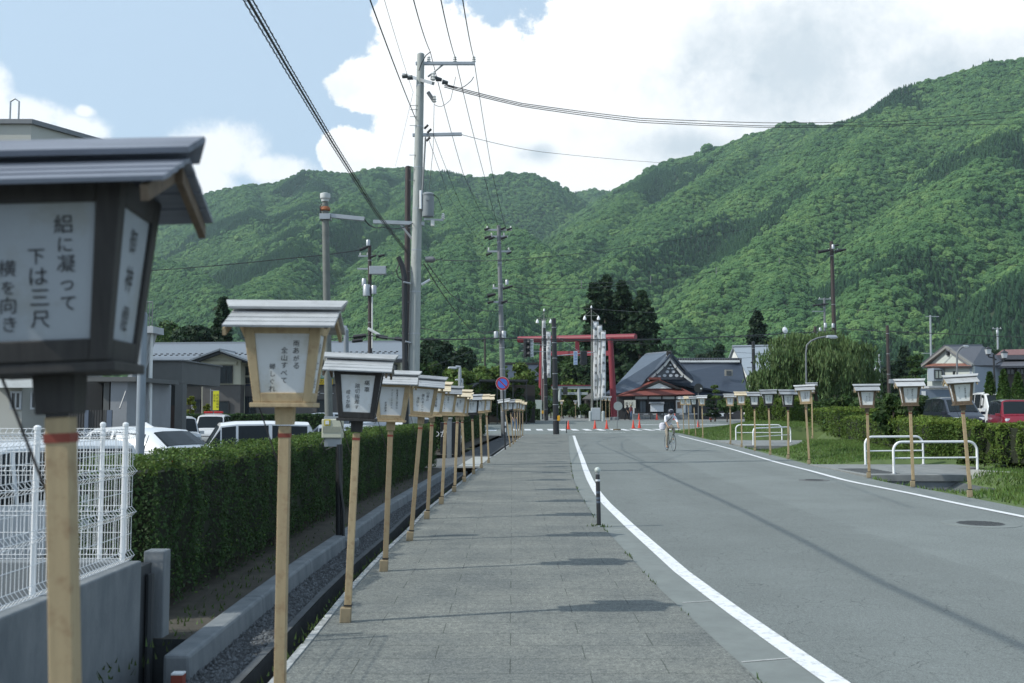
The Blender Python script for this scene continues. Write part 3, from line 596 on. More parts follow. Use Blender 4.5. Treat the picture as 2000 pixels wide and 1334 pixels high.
# ================================================================== paper lanterns on posts
FR = {'new': wood_new, 'old': wood_old, 'mid': wood_dark}
RF = {'grey': roof_grey, 'blue': roof_blue, 'pale': roof_pale, 'dark': roof_dark}
def quadface(A, B, C, D):
    A, B, C, D = map(Vector, (A, B, C, D))
    return lambda u, v: (A * (1 - u) + B * u) * (1 - v) + (D * (1 - u) + C * u) * v
def make_lantern(label, loc, hb, rz=0, lean=(0, 0), frame='new', roof='grey', front=(), side='', sizes=None, stain=False, logo=False, hl=.235, group="paper lanterns on posts along the left footway", sc=1.0):
    hb /= sc
    t = thing("post_lantern", label, "lantern", loc, rz, group); t.rotation_euler = (lean[1], lean[0], rz); t.scale = (sc,) * 3
    fm, rm = FR[frame], RF[roof]
    p = MB(); p.box((0, 0, (hb - .09) / 2 + .01), (.052, .052, hb - .11)); po = p.build("post", wood_new, t, bevel=.004)
    b = MB(); b.box((0, 0, hb - .135), (.055, .055, .020)); b.build("band", red_paint, po)
    b = MB(); b.box((-.012, -.012, .055), (.082, .07, .11)); bo = b.build("base_block", mat("worn wood block", (.30, .24, .15), .8, vs=10, dirt=((.14, .11, .08), 9, .6)), t, bevel=.006)
    b = MB(); b.box((0, 0, .125), (.062, .062, .012)); b.build("strap", rubber, bo)
    b = MB(); b.box((0, 0, hb - .042), (.080, .080, .084), top=(.088, .088)); b.build("collar", fm, t, bevel=.003)
    zb, zt = hb + .022, hb + .40; k_b = 1.16 if roof == 'dark' else 1.0; a0, b0, a1, b1 = .133, .100 * k_b, .183, .137 * k_b
    c = lambda a, b_, z: [(-a, -b_, z), (a, -b_, z), (a, b_, z), (-a, b_, z)]
    lo, hi = c(a0, b0, zb), c(a1, b1, zt)
    fr = MB(); faces = []
    for i in range(4):
        j = (i + 1) % 4; Pf = quadface(lo[i], lo[j], hi[j], hi[i]); wd = (Vector(hi[j]) - Vector(hi[i])).length * .5 + (Vector(lo[j]) - Vector(lo[i])).length * .5; hh = zt - zb
        e = .043 / wd; vb, vt = .045 / hh, 1 - .055 / hh
        for (u0, u1, v0, v1) in ((0, e, 0, 1), (1 - e, 1, 0, 1), (e, 1 - e, 0, vb), (e, 1 - e, vt, 1)):
            fr.slab([Pf(u0, v0), Pf(u1, v0), Pf(u1, v1), Pf(u0, v1)], .022)
        faces.append((Pf, e, vb, vt))
    fr.box((0, 0, hb + .010), (.295, .228, .022)); fr.box((0, 0, zt + .005), (.34, .25, .01))
    fr.build("frame", fm, t, bevel=.003)
    for i, (Pf, e, vb, vt) in enumerate(faces):
        nrm = (Pf(1, .5) - Pf(0, .5)).cross(Pf(.5, 1) - Pf(.5, 0)).normalized(); ps = MB()
        q = [Pf(e * .9, vb * .9) - nrm * .009, Pf(1 - e * .9, vb * .9) - nrm * .009, Pf(1 - e * .9, 1 - (1 - vt) * .9) - nrm * .009, Pf(e * .9, 1 - (1 - vt) * .9) - nrm * .009]
        ps.slab(q, .006); pn = ps.build("panel", old_paper if roof == 'dark' else paper, t)
        ux = (Pf(1, .5) - Pf(0, .5)).normalized(); uy = (Pf(.5, 1) - Pf(.5, 0)).normalized(); off = -nrm * .0065
        wr = MB()
        if i == 0 and front:
            for (txt, u, v, sz) in front:
                wr = MB(); column_text(wr, txt, Pf(.5 + (u - .5) * (1 - 2 * e), vb + (vt - vb) * v), ux, uy, sz * .80, slant=.06, jit=.10, off=off); wr.build("writing", ink, pn)
            wr = MB()
        if i == 0 and logo:
            for dx in (-.028, .012):
                o_ = Pf(.46, .42) + ux * dx + off
                wr.add([o_, o_ + ux * .022, o_ + ux * .062 + uy * .075, o_ + ux * .042 + uy * .075], [(0, 1, 2, 3)])
            o_ = Pf(.46, .42) + off; wr.add([o_ + ux * .056 + uy * .075, o_ + ux * .072 + uy * .06, o_ + ux * .098, o_ + ux * .072], [(0, 1, 2, 3)])
        if i in (1, 3) and side: column_text(wr, side, Pf(.5, .86), ux, uy, .05 * (1.3 if roof == 'dark' else 1), pitch=.085 if len(side) < 4 else .06, slant=.1, jit=.1, off=off, wide=.85)
        if wr.v: wr.build("writing", ink, pn)
    # roof: three lapped boards a side, barge boards, a cut ridge board
    zr = hb + .466; L_, dr, dp = hl, .098, .236; rf = MB()
    for s_ in (-1, 1):
        for k_ in range(4):
            f0, f1 = k_ / 4 - (.02 if k_ else 0), (k_ + 1) / 4; lift = .005 * (2 - k_)
            A = Vector((-L_ - .02, s_ * dp * f0, zr - dr * f0 + .004)); D = Vector((-L_ - .02, s_ * dp * f1, zr - dr * f1 + .0075))
            B = Vector((L_ + .02, A.y, A.z)); C = Vector((L_ + .02, D.y, D.z)); up = Vector((0, s_ * dr, dp)).normalized() * lift * 0
            A, B, C, D = A + up, B + up, C + up, D + up
            rf.slab([A, D, C, B] if s_ < 0 else [A, B, C, D], .010)
    ro = rf.build("roof", rm, t)
    rb = MB()
    for s_ in (-1, 1): rb.slab([(-L_ - .055, 0, zr + .038), (-L_ - .03, s_ * .052, zr + .002), (L_ + .03, s_ * .052, zr + .002), (L_ + .055, 0, zr + .038)][::s_], .014)
    rb.build("ridge_board", rm, ro)
    for xx in (-L_ + .004, L_ - .004):
        for s_ in (-1, 1):
            gb = MB(); gb.slab([(xx - .008, 0, zr - .014), (xx - .008, s_ * (dp - .010), zr - dr - .008), (xx - .008, s_ * (dp - .014), zr - dr - .040), (xx - .008, 0, zr - .052)], .016); gb.build("barge_board", wood_new if frame != 'old' else wood_dark, ro)
    br = MB(); br.tube([(-.13, .02, hb + .005), (-.036, .02, hb - .26)], .0035, 5); br.build("stay_wire", cable_black, t)
    return t
def lan(label, base, topx, bot, rz=0, Y=None, **kw):
    """base pixel of the post, pixel x of the lantern head, pixel y of the head's underside"""
    p = gnd(*base) if Y is None else at(base[0], base[1], Y); p.z = max(0.0, p.z) if Y else .012
    hb = at(topx, bot, p.y).z - p.z; dx = (topx - base[0]) / F * p.y
    return make_lantern(label, p, hb, R(rz), (math.atan2(dx, hb), 0), **kw)
haiku = [("雨あがる", .76, .92, .041), ("全山すべて", .54, .80, .041), ("蝉しぐれ", .30, .53, .041)]
make_lantern("nearest lantern, black weathered frame and blue-grey roof, big blurred writing", (-.900, 2.17, .012), 1.664, R(5), (-.046, 0), frame='old', roof='dark', hl=.265, side='御神燈',
             front=[("絽に凝って", .74, .93, .046), ("下は三尺", .52, .72, .050), ("横を向き", .26, .62, .044)])
make_lantern("pale wood lantern with a silvery roof reading 雨あがる全山すべて蝉しぐれ", (-1.095, 4.82, .012), 1.600, R(3), (.004, 0), frame='new', roof='grey', front=haiku, side='商工会')
lan("black framed lantern with silvery roof beside the cream meter box", (678, 1218), 693, 822, rz=4, frame='old', roof='grey', side='御神燈', front=[("痛車", .78, .92, .058), ("踏切指差す", .50, .80, .046), ("成らか祭", .22, .62, .042)])
W4 = dict(front=[("奥会津のご宿泊は", .72, .93, .028), ("アイリンクホテル", .52, .93, .028), ("会津田島", .27, .5, .03)], side='御神燈')
lan("pale wood lantern with silvery roof and two long columns of small writing", (752, 1118), 761, 824, frame='new', roof='grey', rz=4, **W4)
lan("leaning pale lantern with blue-grey roof reading 山脈の崩れるところ滝白し", (802, 1058), 821, 814, frame='new', roof='blue', rz=4, front=[("山脈の", .74, .92, .046), ("崩れるところ", .52, .80, .046), ("滝白し", .27, .66, .046)], side='御神燈')
lan("pale wood lantern with fresh cream roof just right of the leaning lantern", (835, 1015), 843, 813, frame='new', roof='pale', rz=4, front=[("会津田島", .68, .9, .05), ("祇園祭", .4, .8, .045)], side='御神燈')
lan("pale wood lantern under a blue-grey roof above the end of the near hedge", (863, 986), 870, 812, frame='new', roof='blue', rz=4, front=[("夏雲の", .62, .92, .04), ("ふくらんでゆく", .38, .85, .036)], side='御神燈')
lan("pale lantern with cream roof and three short columns of writing, left of the logo lantern", (888, 962), 893, 812, frame='new', roof='pale', rz=4, front=[("故郷へ", .68, .9, .038), ("夏祭り", .45, .7, .038), ("会津路", .2, .42, .038)], side='御神燈')
lan("lantern with a black slanted-stripe logo on its paper and a cream roof", (908, 942), 902, 813, frame='new', roof='pale', rz=4, logo=True, side='御神燈')
lan("dark framed lantern with blue-grey roof between two cream-roofed lanterns of the left row", (926, 927), 922, 811, frame='old', roof='blue', rz=4, front=[("風鈴の", .62, .9, .04), ("音をたどる", .36, .85, .038)])
lan("cream-roofed pale lantern right of the dark one in the left row", (941, 915), 938, 807, frame='new', roof='pale', rz=4, front=[("星祭る", .66, .9, .04), ("町の灯", .36, .7, .04)])
lan("last cream-roofed lantern of the near left row, before the driveway slab", (955, 905), 950, 805, frame='new', roof='pale', rz=4, front=[("御神燈", .55, .92, .05)])
# the far little cluster by the no-parking sign
for (bx, by, tx, bo, fr_, rf_, lb) in ((997, 873, 987, 802, 'new', 'grey', "silver-roofed lantern right behind the no-parking sign post"),
        (1003, 868, 997, 802, 'old', 'blue', "dark framed lantern second in the far cluster by the sign"),
        (1007, 864, 1005, 801, 'new', 'pale', "cream-roofed lantern third in the far cluster by the sign"),
        (1012, 859, 1010, 800, 'new', 'pale', "cream-roofed lantern fourth in the far cluster, half hidden"),
        (1016, 856, 1015, 801, 'new', 'pale', "cream-roofed lantern fifth in the far cluster by the sign"),
        (1021, 852, 1021, 802, 'new', 'pale', "rightmost and farthest lantern of the cluster near the utility pole")):
    lan(lb, (bx, by), tx, bo, frame=fr_, roof=rf_, rz=-3, front=[("御神燈", .55, .92, .05)], group="far lanterns by the no-parking sign")
GR = "paper lanterns on posts along the right roadside"
def rl(lb, base, tx, bot, **kw): return lan(lb, base, tx, bot, rz=kw.pop('rz', -13), group=GR, sc=1.1, **kw)
rl("nearest right roadside lantern, grey roof, beside the hedge and red car", (1896, 972), 1886, 791, frame='mid', roof='grey', front=[("一貫堂細三陽点", .66, .93, .037), ("電話二二三一", .30, .88, .022)], side='南会津町田島')
rl("right roadside lantern in front of the dark minivan, pale post by the white rail", (1784, 952), 1782, 793, frame='mid', roof='grey', front=[("渡部なめこ店", .62, .93, .043), ("電話二三一四", .30, .90, .022)], side='南会津町')
rl("right roadside lantern with blue-grey roof by the dark leafy shrub", (1698, 934), 1697, 797, frame='mid', roof='blue', front=[("大川三姉々歌", .68, .92, .032), ("高見かず", .44, .70, .032)], side='南会津町')
rl("whitish wood lantern at the foot of the willow, tallest of the middle row", (1581, 907), 1576, 789, frame='new', roof='grey', rz=-14, front=[("有限やさ", .74, .9, .036), ("山野屋文具", .50, .93, .044)], side='南会津町')
rl("blue-roofed dark framed lantern left of the willow lantern", (1540, 897), 1541, 795, frame='old', roof='blue', rz=-9, front=[("すずき屋", .70, .9, .04), ("成安善商店", .45, .86, .04)], side='田島')
rl("blue-roofed lantern over the far end of the white rails", (1505, 889), 1503, 792, frame='old', roof='blue', rz=-10, front=[("本田眼科", .66, .9, .045), ("会津", .34, .6, .04)], side='田島')
rl("black framed lantern with bright lit side in the middle right row", (1475, 881), 1475, 794, frame='old', roof='blue', rz=-14, front=[("御神燈", .5, .9, .06)], side='田島')
rl("pale lantern with cream roof second from the left in the middle right row", (1449, 874), 1449, 791, frame='new', roof='pale', rz=-12, front=[("田島神社", .55, .92, .06)], side='田島')
rl("leftmost pale lantern of the middle right row", (1427, 868), 1427, 793, frame='new', roof='grey', rz=-10, front=[("御神燈", .55, .92, .06)], side='田島')
for (bx, by, tx, bo, fr_, rf_, lb) in ((1336, 847, 1334, 791, 'new', 'grey', "left lantern of the far right four, in front of the temple porch"), (1346, 849, 1345, 791, 'new', 'pale', "second lantern of the far right four before the temple"),
        (1359, 852, 1356, 792, 'old', 'blue', "dark third lantern of the far right four before the temple"), (1373, 856, 1372, 792, 'new', 'grey', "right lantern of the far four by the round black sign")):
    rl(lb, (bx, by), tx, bo, frame=fr_, roof=rf_, rz=-8, front=[("御神燈", .55, .92, .06)], side='田島')
p = at(1587, 852, 47); make_lantern("small blue-roofed lantern half hidden behind the willow lantern", (p.x, p.y, .25), 2.1, R(-10), frame='mid', roof='blue', group=GR, front=[("御神燈", .55, .92, .06)])
for (px, py, Y, lb) in ((1097, 789, 118, "little lantern left of the grey stone torii leg"), (1124, 789, 121, "little lantern behind the grey stone torii leg"), (1176, 780, 112, "first of three small lanterns by the red torii leg"), (1183, 780, 110, "second of three small lanterns by the red torii leg"), (1190, 780, 108, "third of the small lanterns by the red torii leg, nearest it")):
    p = at(px, py, Y); make_lantern(lb, (p.x, p.y, gz(Y)), 1.75 if px < 1130 else 2.2, R(-5), frame='new', roof='pale' if px < 1100 else 'blue', group="small lanterns at the shrine entrance")
# ================================================================== white mesh fence on its wall, kerb, hedge
FX = -2.52; fz = .613
fence = thing("mesh_fence", "white wire mesh fence with folded ribs on the concrete wall", "fence", (FX, 6.72, fz)); fence.scale = (.86,) * 3
prof = [(0, 0), (.012, .03), (.05, .0), (.06, .0)]
zprof = [(0.0, .0), (.035, -.03), (.075, .0), (.33, .0), (.365, -.035), (.405, .0), (.64, .0), (.675, -.035), (.715, .0), (.93, .0), (.965, -.035), (1.0, .0)]
def mesh_panel(length):
    """a folded wire panel along +X, ribs push towards -Y"""
    mb = MB(); n = int(length / .05)
    for i in range(n + 1): mb.tube([(i * .05, y, z) for z, y in zprof], .0024, 4, cap=False)
    for z, y in zprof: mb.tube([(0, y - .003, z), (length, y - .003, z)], .0024, 4, cap=False)
    for z in (.2, .52, .82): mb.tube([(0, -.003, z), (length, -.003, z)], .0024, 4, cap=False)
    return mb
pa = mesh_panel(5.95).build("mesh_panel", white_paint, fence); pa.rotation_euler = (0, 0, -math.pi / 2); pa.rotation_euler = (0, 0, math.pi / 2); pa.location = (0, -5.98, 0)
pb = mesh_panel(7.0).build("mesh_panel", white_paint, fence); pb.rotation_euler = (0, 0, 0); pb.location = (-7.05, .02, 0)
for (x, y) in ((-.02, -.06), (-.02, -1.5), (-.02, -3.5), (-.02, -5.5), (-.24, .05), (-2.2, .05), (-4.2, .05), (-6.2, .05)):
    q = MB(); q.tube([(x - .03, y, -.15), (x - .03, y, 1.02)], .019, 10); q.lathe([(.023, 0), (.023, .02), (.01, .03)], (x - .03, y, 1.02), 10); q.build("post", white_paint, fence)
wl = MB(); wl.bb(-2.6, -2.445, -6, 6.70, -.4, .606); wl.bb(-10.5, -2.6, 6.66, 6.78, -.42, .606)
tag(wl.build("retaining_wall", concrete, bevel=.012), "streaked concrete wall under the white mesh fence", "wall")
pr = MB(); pr.bb(-2.52, -2.375, 6.93, 7.06, -.4, .635); tag(pr.build("wall_pier", concrete, bevel=.01), "short concrete end pier beside the hedge", "pier")
db = MB(); db.bb(-2.56, -2.46, 6.72, 6.92, -.4, .56); db.tube([(-2.43, 6.82, -.4), (-2.43, 6.82, .50)], .028, 8); tag(db.build("gap_block", mat("dark pipe", (.05, .055, .06), .6)), "dark block and pipe in the gap between wall and pier", "pipe")  # dark block filling the gap, with a pipe in front
kb = []
yk = 6.35
kerbs = []
while yk < 27:
    y2 = min(27, yk + 1.98); q = MB()
    for (ya, yb) in ((yk + .006, y2 - .006),):
        xs_ = [(SL(ya) - .60, SL(yb) - .60), (SL(ya) - .765, SL(yb) - .765)]
        q.add([(xs_[0][0] + .02, ya, -.16), (xs_[0][1] + .02, yb, -.16), (xs_[0][1], yb, .075), (xs_[0][0], ya, .075), (xs_[1][0], ya, -.16), (xs_[1][1], yb, -.16), (xs_[1][1], yb, .075), (xs_[1][0], ya, .075)],
              [(0, 1, 2, 3), (5, 4, 7, 6), (3, 2, 6, 7), (0, 3, 7, 4), (1, 5, 6, 2)])
    k_ = q.build("kerb_stone", concrete, bevel=.022); k_["kind"] = 'structure'; yk = y2
mr_ = MB(); mr_.bb(-2.02, -1.95, 6.05, 6.11, -.08, .03); mr_.box((-1.985, 6.08, .035), (.07, .06, .01), mi=1); tag(mr_.build("boundary_marker", [red_paint, white_paint]), "small red survey marker at the kerb end", "marker")
leaf_box = leafmat("hedge leaf", (.060, .112, .036), (.038, .074, .026), isl=.35, vs=3)
leaf_pale = leafmat("paler hedge leaf", (.115, .175, .038), (.075, .13, .028), isl=.3, vs=3)  # paler leaves, mostly along the hedge top
twig_m = mat("hedge twig", (.10, .085, .06), .9, vs=6)
dark_core = mat("inner hedge light stop", (.016, .022, .010), .95, vs=5)  # solid core for the inner stems, added to stop light leaking through
def leaves(name, P, size, m, parent=None, nrm=None, asp=.5, mats=None, mi=None, spread=1.0, hang=False):
    """one mesh of leaf-sized diamonds at points P"""
    P = np.asarray(P, np.float32); n = len(P); d = rng.normal(0, 1, (n, 3)) * spread
    if nrm is not None: d = d * .75 + nrm
    d /= np.linalg.norm(d, axis=1, keepdims=True) + 1e-6; a = rng.normal(0, 1, (n, 3)); u = np.cross(d, a); u /= np.linalg.norm(u, axis=1, keepdims=True) + 1e-6; v = np.cross(d, u)
    if hang:                                                    # leaves hang along their drooping twig
        u = rng.normal(0, .22, (n, 3)) + np.array([0, 0, 1.0]); u /= np.linalg.norm(u, axis=1, keepdims=True); v = np.cross(d, u); v /= np.linalg.norm(v, axis=1, keepdims=True) + 1e-6
    s = (size * rng.uniform(.6, 1.3, n))[:, None]; bend = d * s * .18
    V = np.stack([P + u * s, P + v * s * asp - bend, P - u * s, P - v * s * asp - bend], 1).reshape(-1, 3)
    return npmesh(name, V, np.arange(4 * n).reshape(-1, 4), mats or m, parent, matidx=mi)
def hedge(label, path, wd, z0, z1, n, size, top_m, side_m, group, seed=1, ragged=.05, stem=True, name="hedge", zoff=None):
    """a clipped hedge along path [(x,y),...]: leaf shell over a solid dark core that stops light leaks, bare stems at the foot"""
    r_ = np.random.default_rng(seed); P = [Vector((a, b, 0)) for a, b in path]; seg = [(P[i + 1] - P[i]).length for i in range(len(P) - 1)]; tot = sum(seg)
    t = thing(name, label, "hedge", (P[0].x, P[0].y, z0), 0, group)
    def pos(s):
        for i, l in enumerate(seg):
            if s <= l or i == len(seg) - 1:
                f = s / l; c = P[i].lerp(P[i + 1], min(1, f)); d = (P[i + 1] - P[i]).normalized(); return c, Vector((d.y, -d.x, 0))
            s -= l
    lift = (z1 - z0) * (.06 if stem else .02); V, mi, NR = [], [], []; H = z1 - z0
    for _ in range(n):
        s = r_.uniform(0, tot); c, nv = pos(s); q = r_.random()
        wv = .5 * wd * (1 + ragged * 2 * mnoise.noise(Vector((s * 1.1, seed, 0))) + ragged * 3 * mnoise.noise(Vector((s * 4, seed * 2, 3)))); hv = H + ragged * 1.2 * mnoise.noise(Vector((s * 1.7, seed, 5))) + ragged * mnoise.noise(Vector((s * 6, seed, 9)))
        a = wv * (wd and 1); ta = hv; per = 2 * (hv - lift) + 2 * a
        if q < .34: lat, z, nr = r_.uniform(-a, a), hv, (0, 0, 1)
        else:
            sd = 1 if r_.random() < .7 else -1; z = lift + (hv - lift) * r_.random() ** .9; lat = sd * a; nr = (nv.x * sd, nv.y * sd, .15)
        bul = ragged * 1.3 * mnoise.noise(Vector((s * 3, z * 3, seed))); dp_ = abs(r_.normal(0, .035))
        if q < .34: z -= dp_ - bul * .6
        else: lat -= sd * (dp_ - bul); z = min(z, hv)
        if stem and q >= .34 and z < lift + .12 and r_.random() < .55: z += .18
        V.append((c.x + nv.x * lat - P[0].x, c.y + nv.y * lat - P[0].y, z)); NR.append(nr); mi.append(1 if (q < .34 and r_.random() < .75) or (z > hv - .12 and r_.random() < .45) or r_.random() < .06 else 0)
    # end faces
    for e in (0, tot):
        c, nv = pos(e); d = Vector((-nv.y, nv.x, 0)) * (-1 if e == 0 else 1)
        for _ in range(int(n / tot * wd * .8)):
            lat = r_.uniform(-.5, .5) * wd; z = lift + (H - lift) * r_.random(); k_ = -abs(r_.normal(0, .03)); V.append((c.x + nv.x * lat + d.x * k_ - P[0].x, c.y + nv.y * lat + d.y * k_ - P[0].y, z)); NR.append((d.x, d.y, .1)); mi.append(1 if z > H - .1 else 0)
    leaves("foliage", V, size, None, t, np.array(NR, np.float32), mats=[side_m, top_m], mi=mi)
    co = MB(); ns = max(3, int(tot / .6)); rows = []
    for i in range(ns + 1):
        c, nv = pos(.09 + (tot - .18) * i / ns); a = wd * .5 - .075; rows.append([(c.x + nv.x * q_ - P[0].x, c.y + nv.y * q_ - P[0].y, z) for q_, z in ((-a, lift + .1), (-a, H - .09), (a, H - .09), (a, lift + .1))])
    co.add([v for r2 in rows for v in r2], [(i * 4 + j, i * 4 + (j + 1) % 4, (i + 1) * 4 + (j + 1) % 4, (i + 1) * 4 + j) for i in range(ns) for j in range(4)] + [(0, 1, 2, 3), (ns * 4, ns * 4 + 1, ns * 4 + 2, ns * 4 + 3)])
    co.build("light_stop_core", dark_core, t)
    if ragged > .1:
        tw_ = MB()
        for i in range(420):
            c, nv = pos(r_.uniform(0, tot)); sd = 1 if r_.random() < .75 else -1; zz = r_.uniform(.15, H * .98); b = Vector((c.x + nv.x * sd * wd * .42 - P[0].x, c.y + nv.y * sd * wd * .42 - P[0].y, zz)); tw_.tube([b, b + Vector((nv.x * sd * .12 + r_.normal(0, .06), nv.y * sd * .12 + r_.normal(0, .06), r_.uniform(-.02, .16)))], [.006, .003], 3)
        tw_.build("bare_twigs", mat("grey bare twig", (.20, .185, .16), .9, vs=6), t)["kind"] = "stuff"
    if stem:
        sm = MB()
        for i in range(int(tot / .17)):
            c, nv = pos(r_.uniform(0, tot)); lt = r_.uniform(-.32, .32) * wd; b = Vector((c.x + nv.x * lt - P[0].x, c.y + nv.y * lt - P[0].y, -.02)); sm.tube([b, b + Vector((r_.normal(0, .05), r_.normal(0, .05), lift + .22))], [.013, .008], 5)
        sm.build("stem", twig_m, t)["kind"] = "stuff"
    return t
HX = lambda y: SL(y) - np.interp(y, [8, 27], [1.50, 1.38])
hedge("long clipped dark green hedge beside the gravel strip and drain", [(HX(y), y) for y in (7.5, 12, 16, 20, 24, 27)], .60, .0, 1.21, 125000, .0165, leaf_pale, leaf_box, "clipped hedges on the left", 3, ragged=.075)
hedge("shorter clipped hedge beyond the driveway on the left", [(SL(y) - np.interp(y, [35, 60], [2.1, 2.55]), y) for y in (36.5, 44, 52, 60)], .7, .03, 1.46, 26000, .038, leaf_pale, leaf_box, "clipped hedges on the left", 5)
hedge("low dark hedge across the street left of the shrine entrance", [(-6.6, 112), (3.1, 112.6)], .9, .36, 1.66, 9000, .085, leaf_box, leaf_box, "clipped hedges on the left", 6, stem=False)
hedge("low hedge in front of the two-storey shop behind the cars", [(at(335, 0, 58).x, 58), (at(648, 0, 58).x, 58.5)], 1.0, LOT, 1.33, 14000, .06, leaf_box, leaf_box, "clipped hedges on the left", 8, stem=False)
hedge_r = leafmat("cypress hedge leaf", (.105, .165, .030), (.060, .105, .022), isl=.35, vs=.9)
hedge_t = leafmat("cypress hedge tip", (.17, .235, .040), (.12, .18, .032), isl=.3, vs=1.2)
GH = "ragged hedges on the right verge"
def gp(px, py, z): q = gnd(px, py, z); return (q.x, q.y)
hedge("ragged bright hedge right of the gap at the frame edge", [(14.6, 23.6), (12.6, 27.4)], 1.5, .08, 1.22, 34000, .04, hedge_t, hedge_r, GH, 11, ragged=.16)
hedge("ragged hedge behind the white rails with bare grey patches", [(13.0, 29.6), (14.6, 37), (16.0, 46)], 1.5, .10, 1.27, 44000, .045, hedge_t, hedge_r, GH, 12, ragged=.16)
hedge("ragged hedge under the willow between the two little bridges", [(16.2, 47.0), (17.6, 56)], 1.6, .2, 1.6, 22000, .055, hedge_t, hedge_r, GH, 13, ragged=.18)
hedge("tall bright hedge on the mound behind the middle right lanterns", [(at(1445, 0, 63).x + .6, 63), (at(1560, 0, 56).x, 57)], 1.5, .62, 2.15, 24000, .06, hedge_t, hedge_r, GH, 14, ragged=.2)
# ================================================================== poles and wires
def insulator(c, s=1.0, n=8):
    return MB().lathe([(.035 * s, 0), (.06 * s, .02 * s), (.03 * s, .05 * s), (.06 * s, .08 * s), (.03 * s, .11 * s), (.05 * s, .14 * s), (.02 * s, .17 * s)], c, n)
def pole_thing(name, label, base, top, r0, r1, m, cat="utility pole", group=None, rings=0, n=16):
    """an Empty at the foot; the shaft runs from the foot to `top` (both world points)"""
    base, top = Vector(base), Vector(top); t = thing(name, label, cat, base, 0, group); v = top - base; q = MB(); k = 10
    q.tube([v * (i / k) for i in range(k + 1)], [r0 + (r1 - r0) * i / k for i in range(k + 1)], n); q.tube([v, v + Vector((0, 0, .03))], [r1, r1 * .6], n)
    q.build("shaft", m, t, smooth=True)
    for i in range(rings):
        f = .12 + .8 * i / max(1, rings - 1); rr = r0 + (r1 - r0) * f + .006; s = MB(); s.tube([v * f, v * f + Vector((0, 0, .035))], rr, 12); s.build("steel_band", galv, t)
    return t, v
def rel(t, w): return Vector(w) - t.location
def crossarm(t, name, a, b, wd=.075, m=None, ins=(), brace=None):
    """a square steel arm from world a to b; ins = fractions that carry white insulators"""
    a, b = rel(t, a), rel(t, b); d = (b - a).normalized(); side = Vector((0, 0, 1)).cross(d).normalized(); up = d.cross(side); h = wd / 2; q = MB()
    vs = [p + side * sx * h + up * sz * h for p in (a, b) for sx, sz in ((-1, -1), (1, -1), (1, 1), (-1, 1))]
    q.add(vs, [(0, 1, 2, 3), (4, 7, 6, 5), (0, 4, 5, 1), (1, 5, 6, 2), (2, 6, 7, 3), (3, 7, 4, 0)])
    if brace: q.tube([rel(t, brace[0]), rel(t, brace[1])], wd * .33, 5)
    o = q.build(name, m or galv, t)
    for f in ins: insulator(a.lerp(b, f) + Vector((0, 0, h)), 1.0).build("insulator", porcelain, o, smooth=True)
    return o
# ---- the big concrete pole
PY = 28.5; pb_ = at(806, 745, PY); pb_ = Vector((pb_.x - .02, PY, -.1)); pt_ = at(822, 106, PY)
cp, vv = pole_thing("utility_pole", "tall pale concrete pole with crossarms and a grey transformer, largest in view", pb_, pt_, .19, .105, pole_conc, rings=9, n=20)
def W(px, py, dY=0.0): return at(px, py, PY + dY)
crossarm(cp, "crossarm", W(812, 124), W(928, 124), .085, ins=(.22, .66, .98), brace=(W(836, 150), W(866, 126)))
crossarm(cp, "crossarm", W(788, 146, .6), W(846, 163, -.5), .09)
crossarm(cp, "crossarm", W(806, 264), W(902, 262), .085)
crossarm(cp, "crossarm", W(729, 433), W(829, 437), .10, brace=(W(782, 438), W(806, 468)))
q = MB()
for (x, y, dx) in ((842, 150, 1), (852, 154, 1), (864, 160, 1), (796, 148, -1), (806, 151, -1)):
    c = rel(cp, W(x, y, -.1)); q.tube([c, c + Vector((.16 * dx, 0, -.03))], [.075, .05], 8)
q.build("cable_terminal", mat("dark epoxy terminal", (.06, .07, .075), .5), cp)
q = MB(); c = rel(cp, W(846, 157, -.2)); insulator(c, 1.4).build("insulator", porcelain, cp, smooth=True)
tr = MB(); c = rel(cp, W(836, 420, -.12)); tr.lathe([(.0, -.05), (.16, -.05), (.17, 0), (.17, .55), (.185, .56), (.185, .60), (.14, .64), (0, .66)], c, 18); tr.box(c + Vector((0, -.175, .42)), (.10, .02, .06)); tr.build("transformer", mat("transformer paint", (.24, .265, .28), .45, var=.1), cp, smooth=True)
tr = MB(); tr.tube([rel(cp, W(822, 372, -.2)), rel(cp, W(822, 408, -.2))], .04, 8); tr.build("cable_guard", white_paint, cp)
crossarm(cp, "bracket", W(828, 428, -.1), W(866, 430, -.1), .05, ins=(.98,))
q = MB(); q.box(rel(cp, W(845, 436, -.1)), (.10, .12, .16)); q.build("junction_box", porcelain, cp)
q = MB(); a, b = rel(cp, W(831, 507)), rel(cp, W(847, 507)); q.tube([a, b], .09, 12); q.tube([b, b + Vector((.04, 0, 0))], .06, 12); q.build("splice_drum", grey_steel, cp, smooth=True)
q = MB(); a, b = rel(cp, W(823, 556)), rel(cp, W(840, 546)); q.tube([a, b], .035, 8); q.build("street_light_tube", white_paint, cp)
q = MB(); a, b = rel(cp, W(836, 180)), rel(cp, W(848, 198)); q.tube([a, a.lerp(b, .5), b], .055, 8); q.build("cutout_switch", grey_steel, cp)
insulator(rel(cp, W(848, 200)), 1.2).build("insulator", porcelain, cp, smooth=True)
for py in (206, 214, 228, 245, 303, 330, 352, 445, 530, 590):
    q = MB(); s_ = rel(cp, W(809 - (py - 100) * .013, py, -.1)); q.tube([s_ - Vector((.10, 0, 0)), s_ + Vector((.12, 0, 0))], .009, 5); q.build("step_bolt", grey_steel, cp)
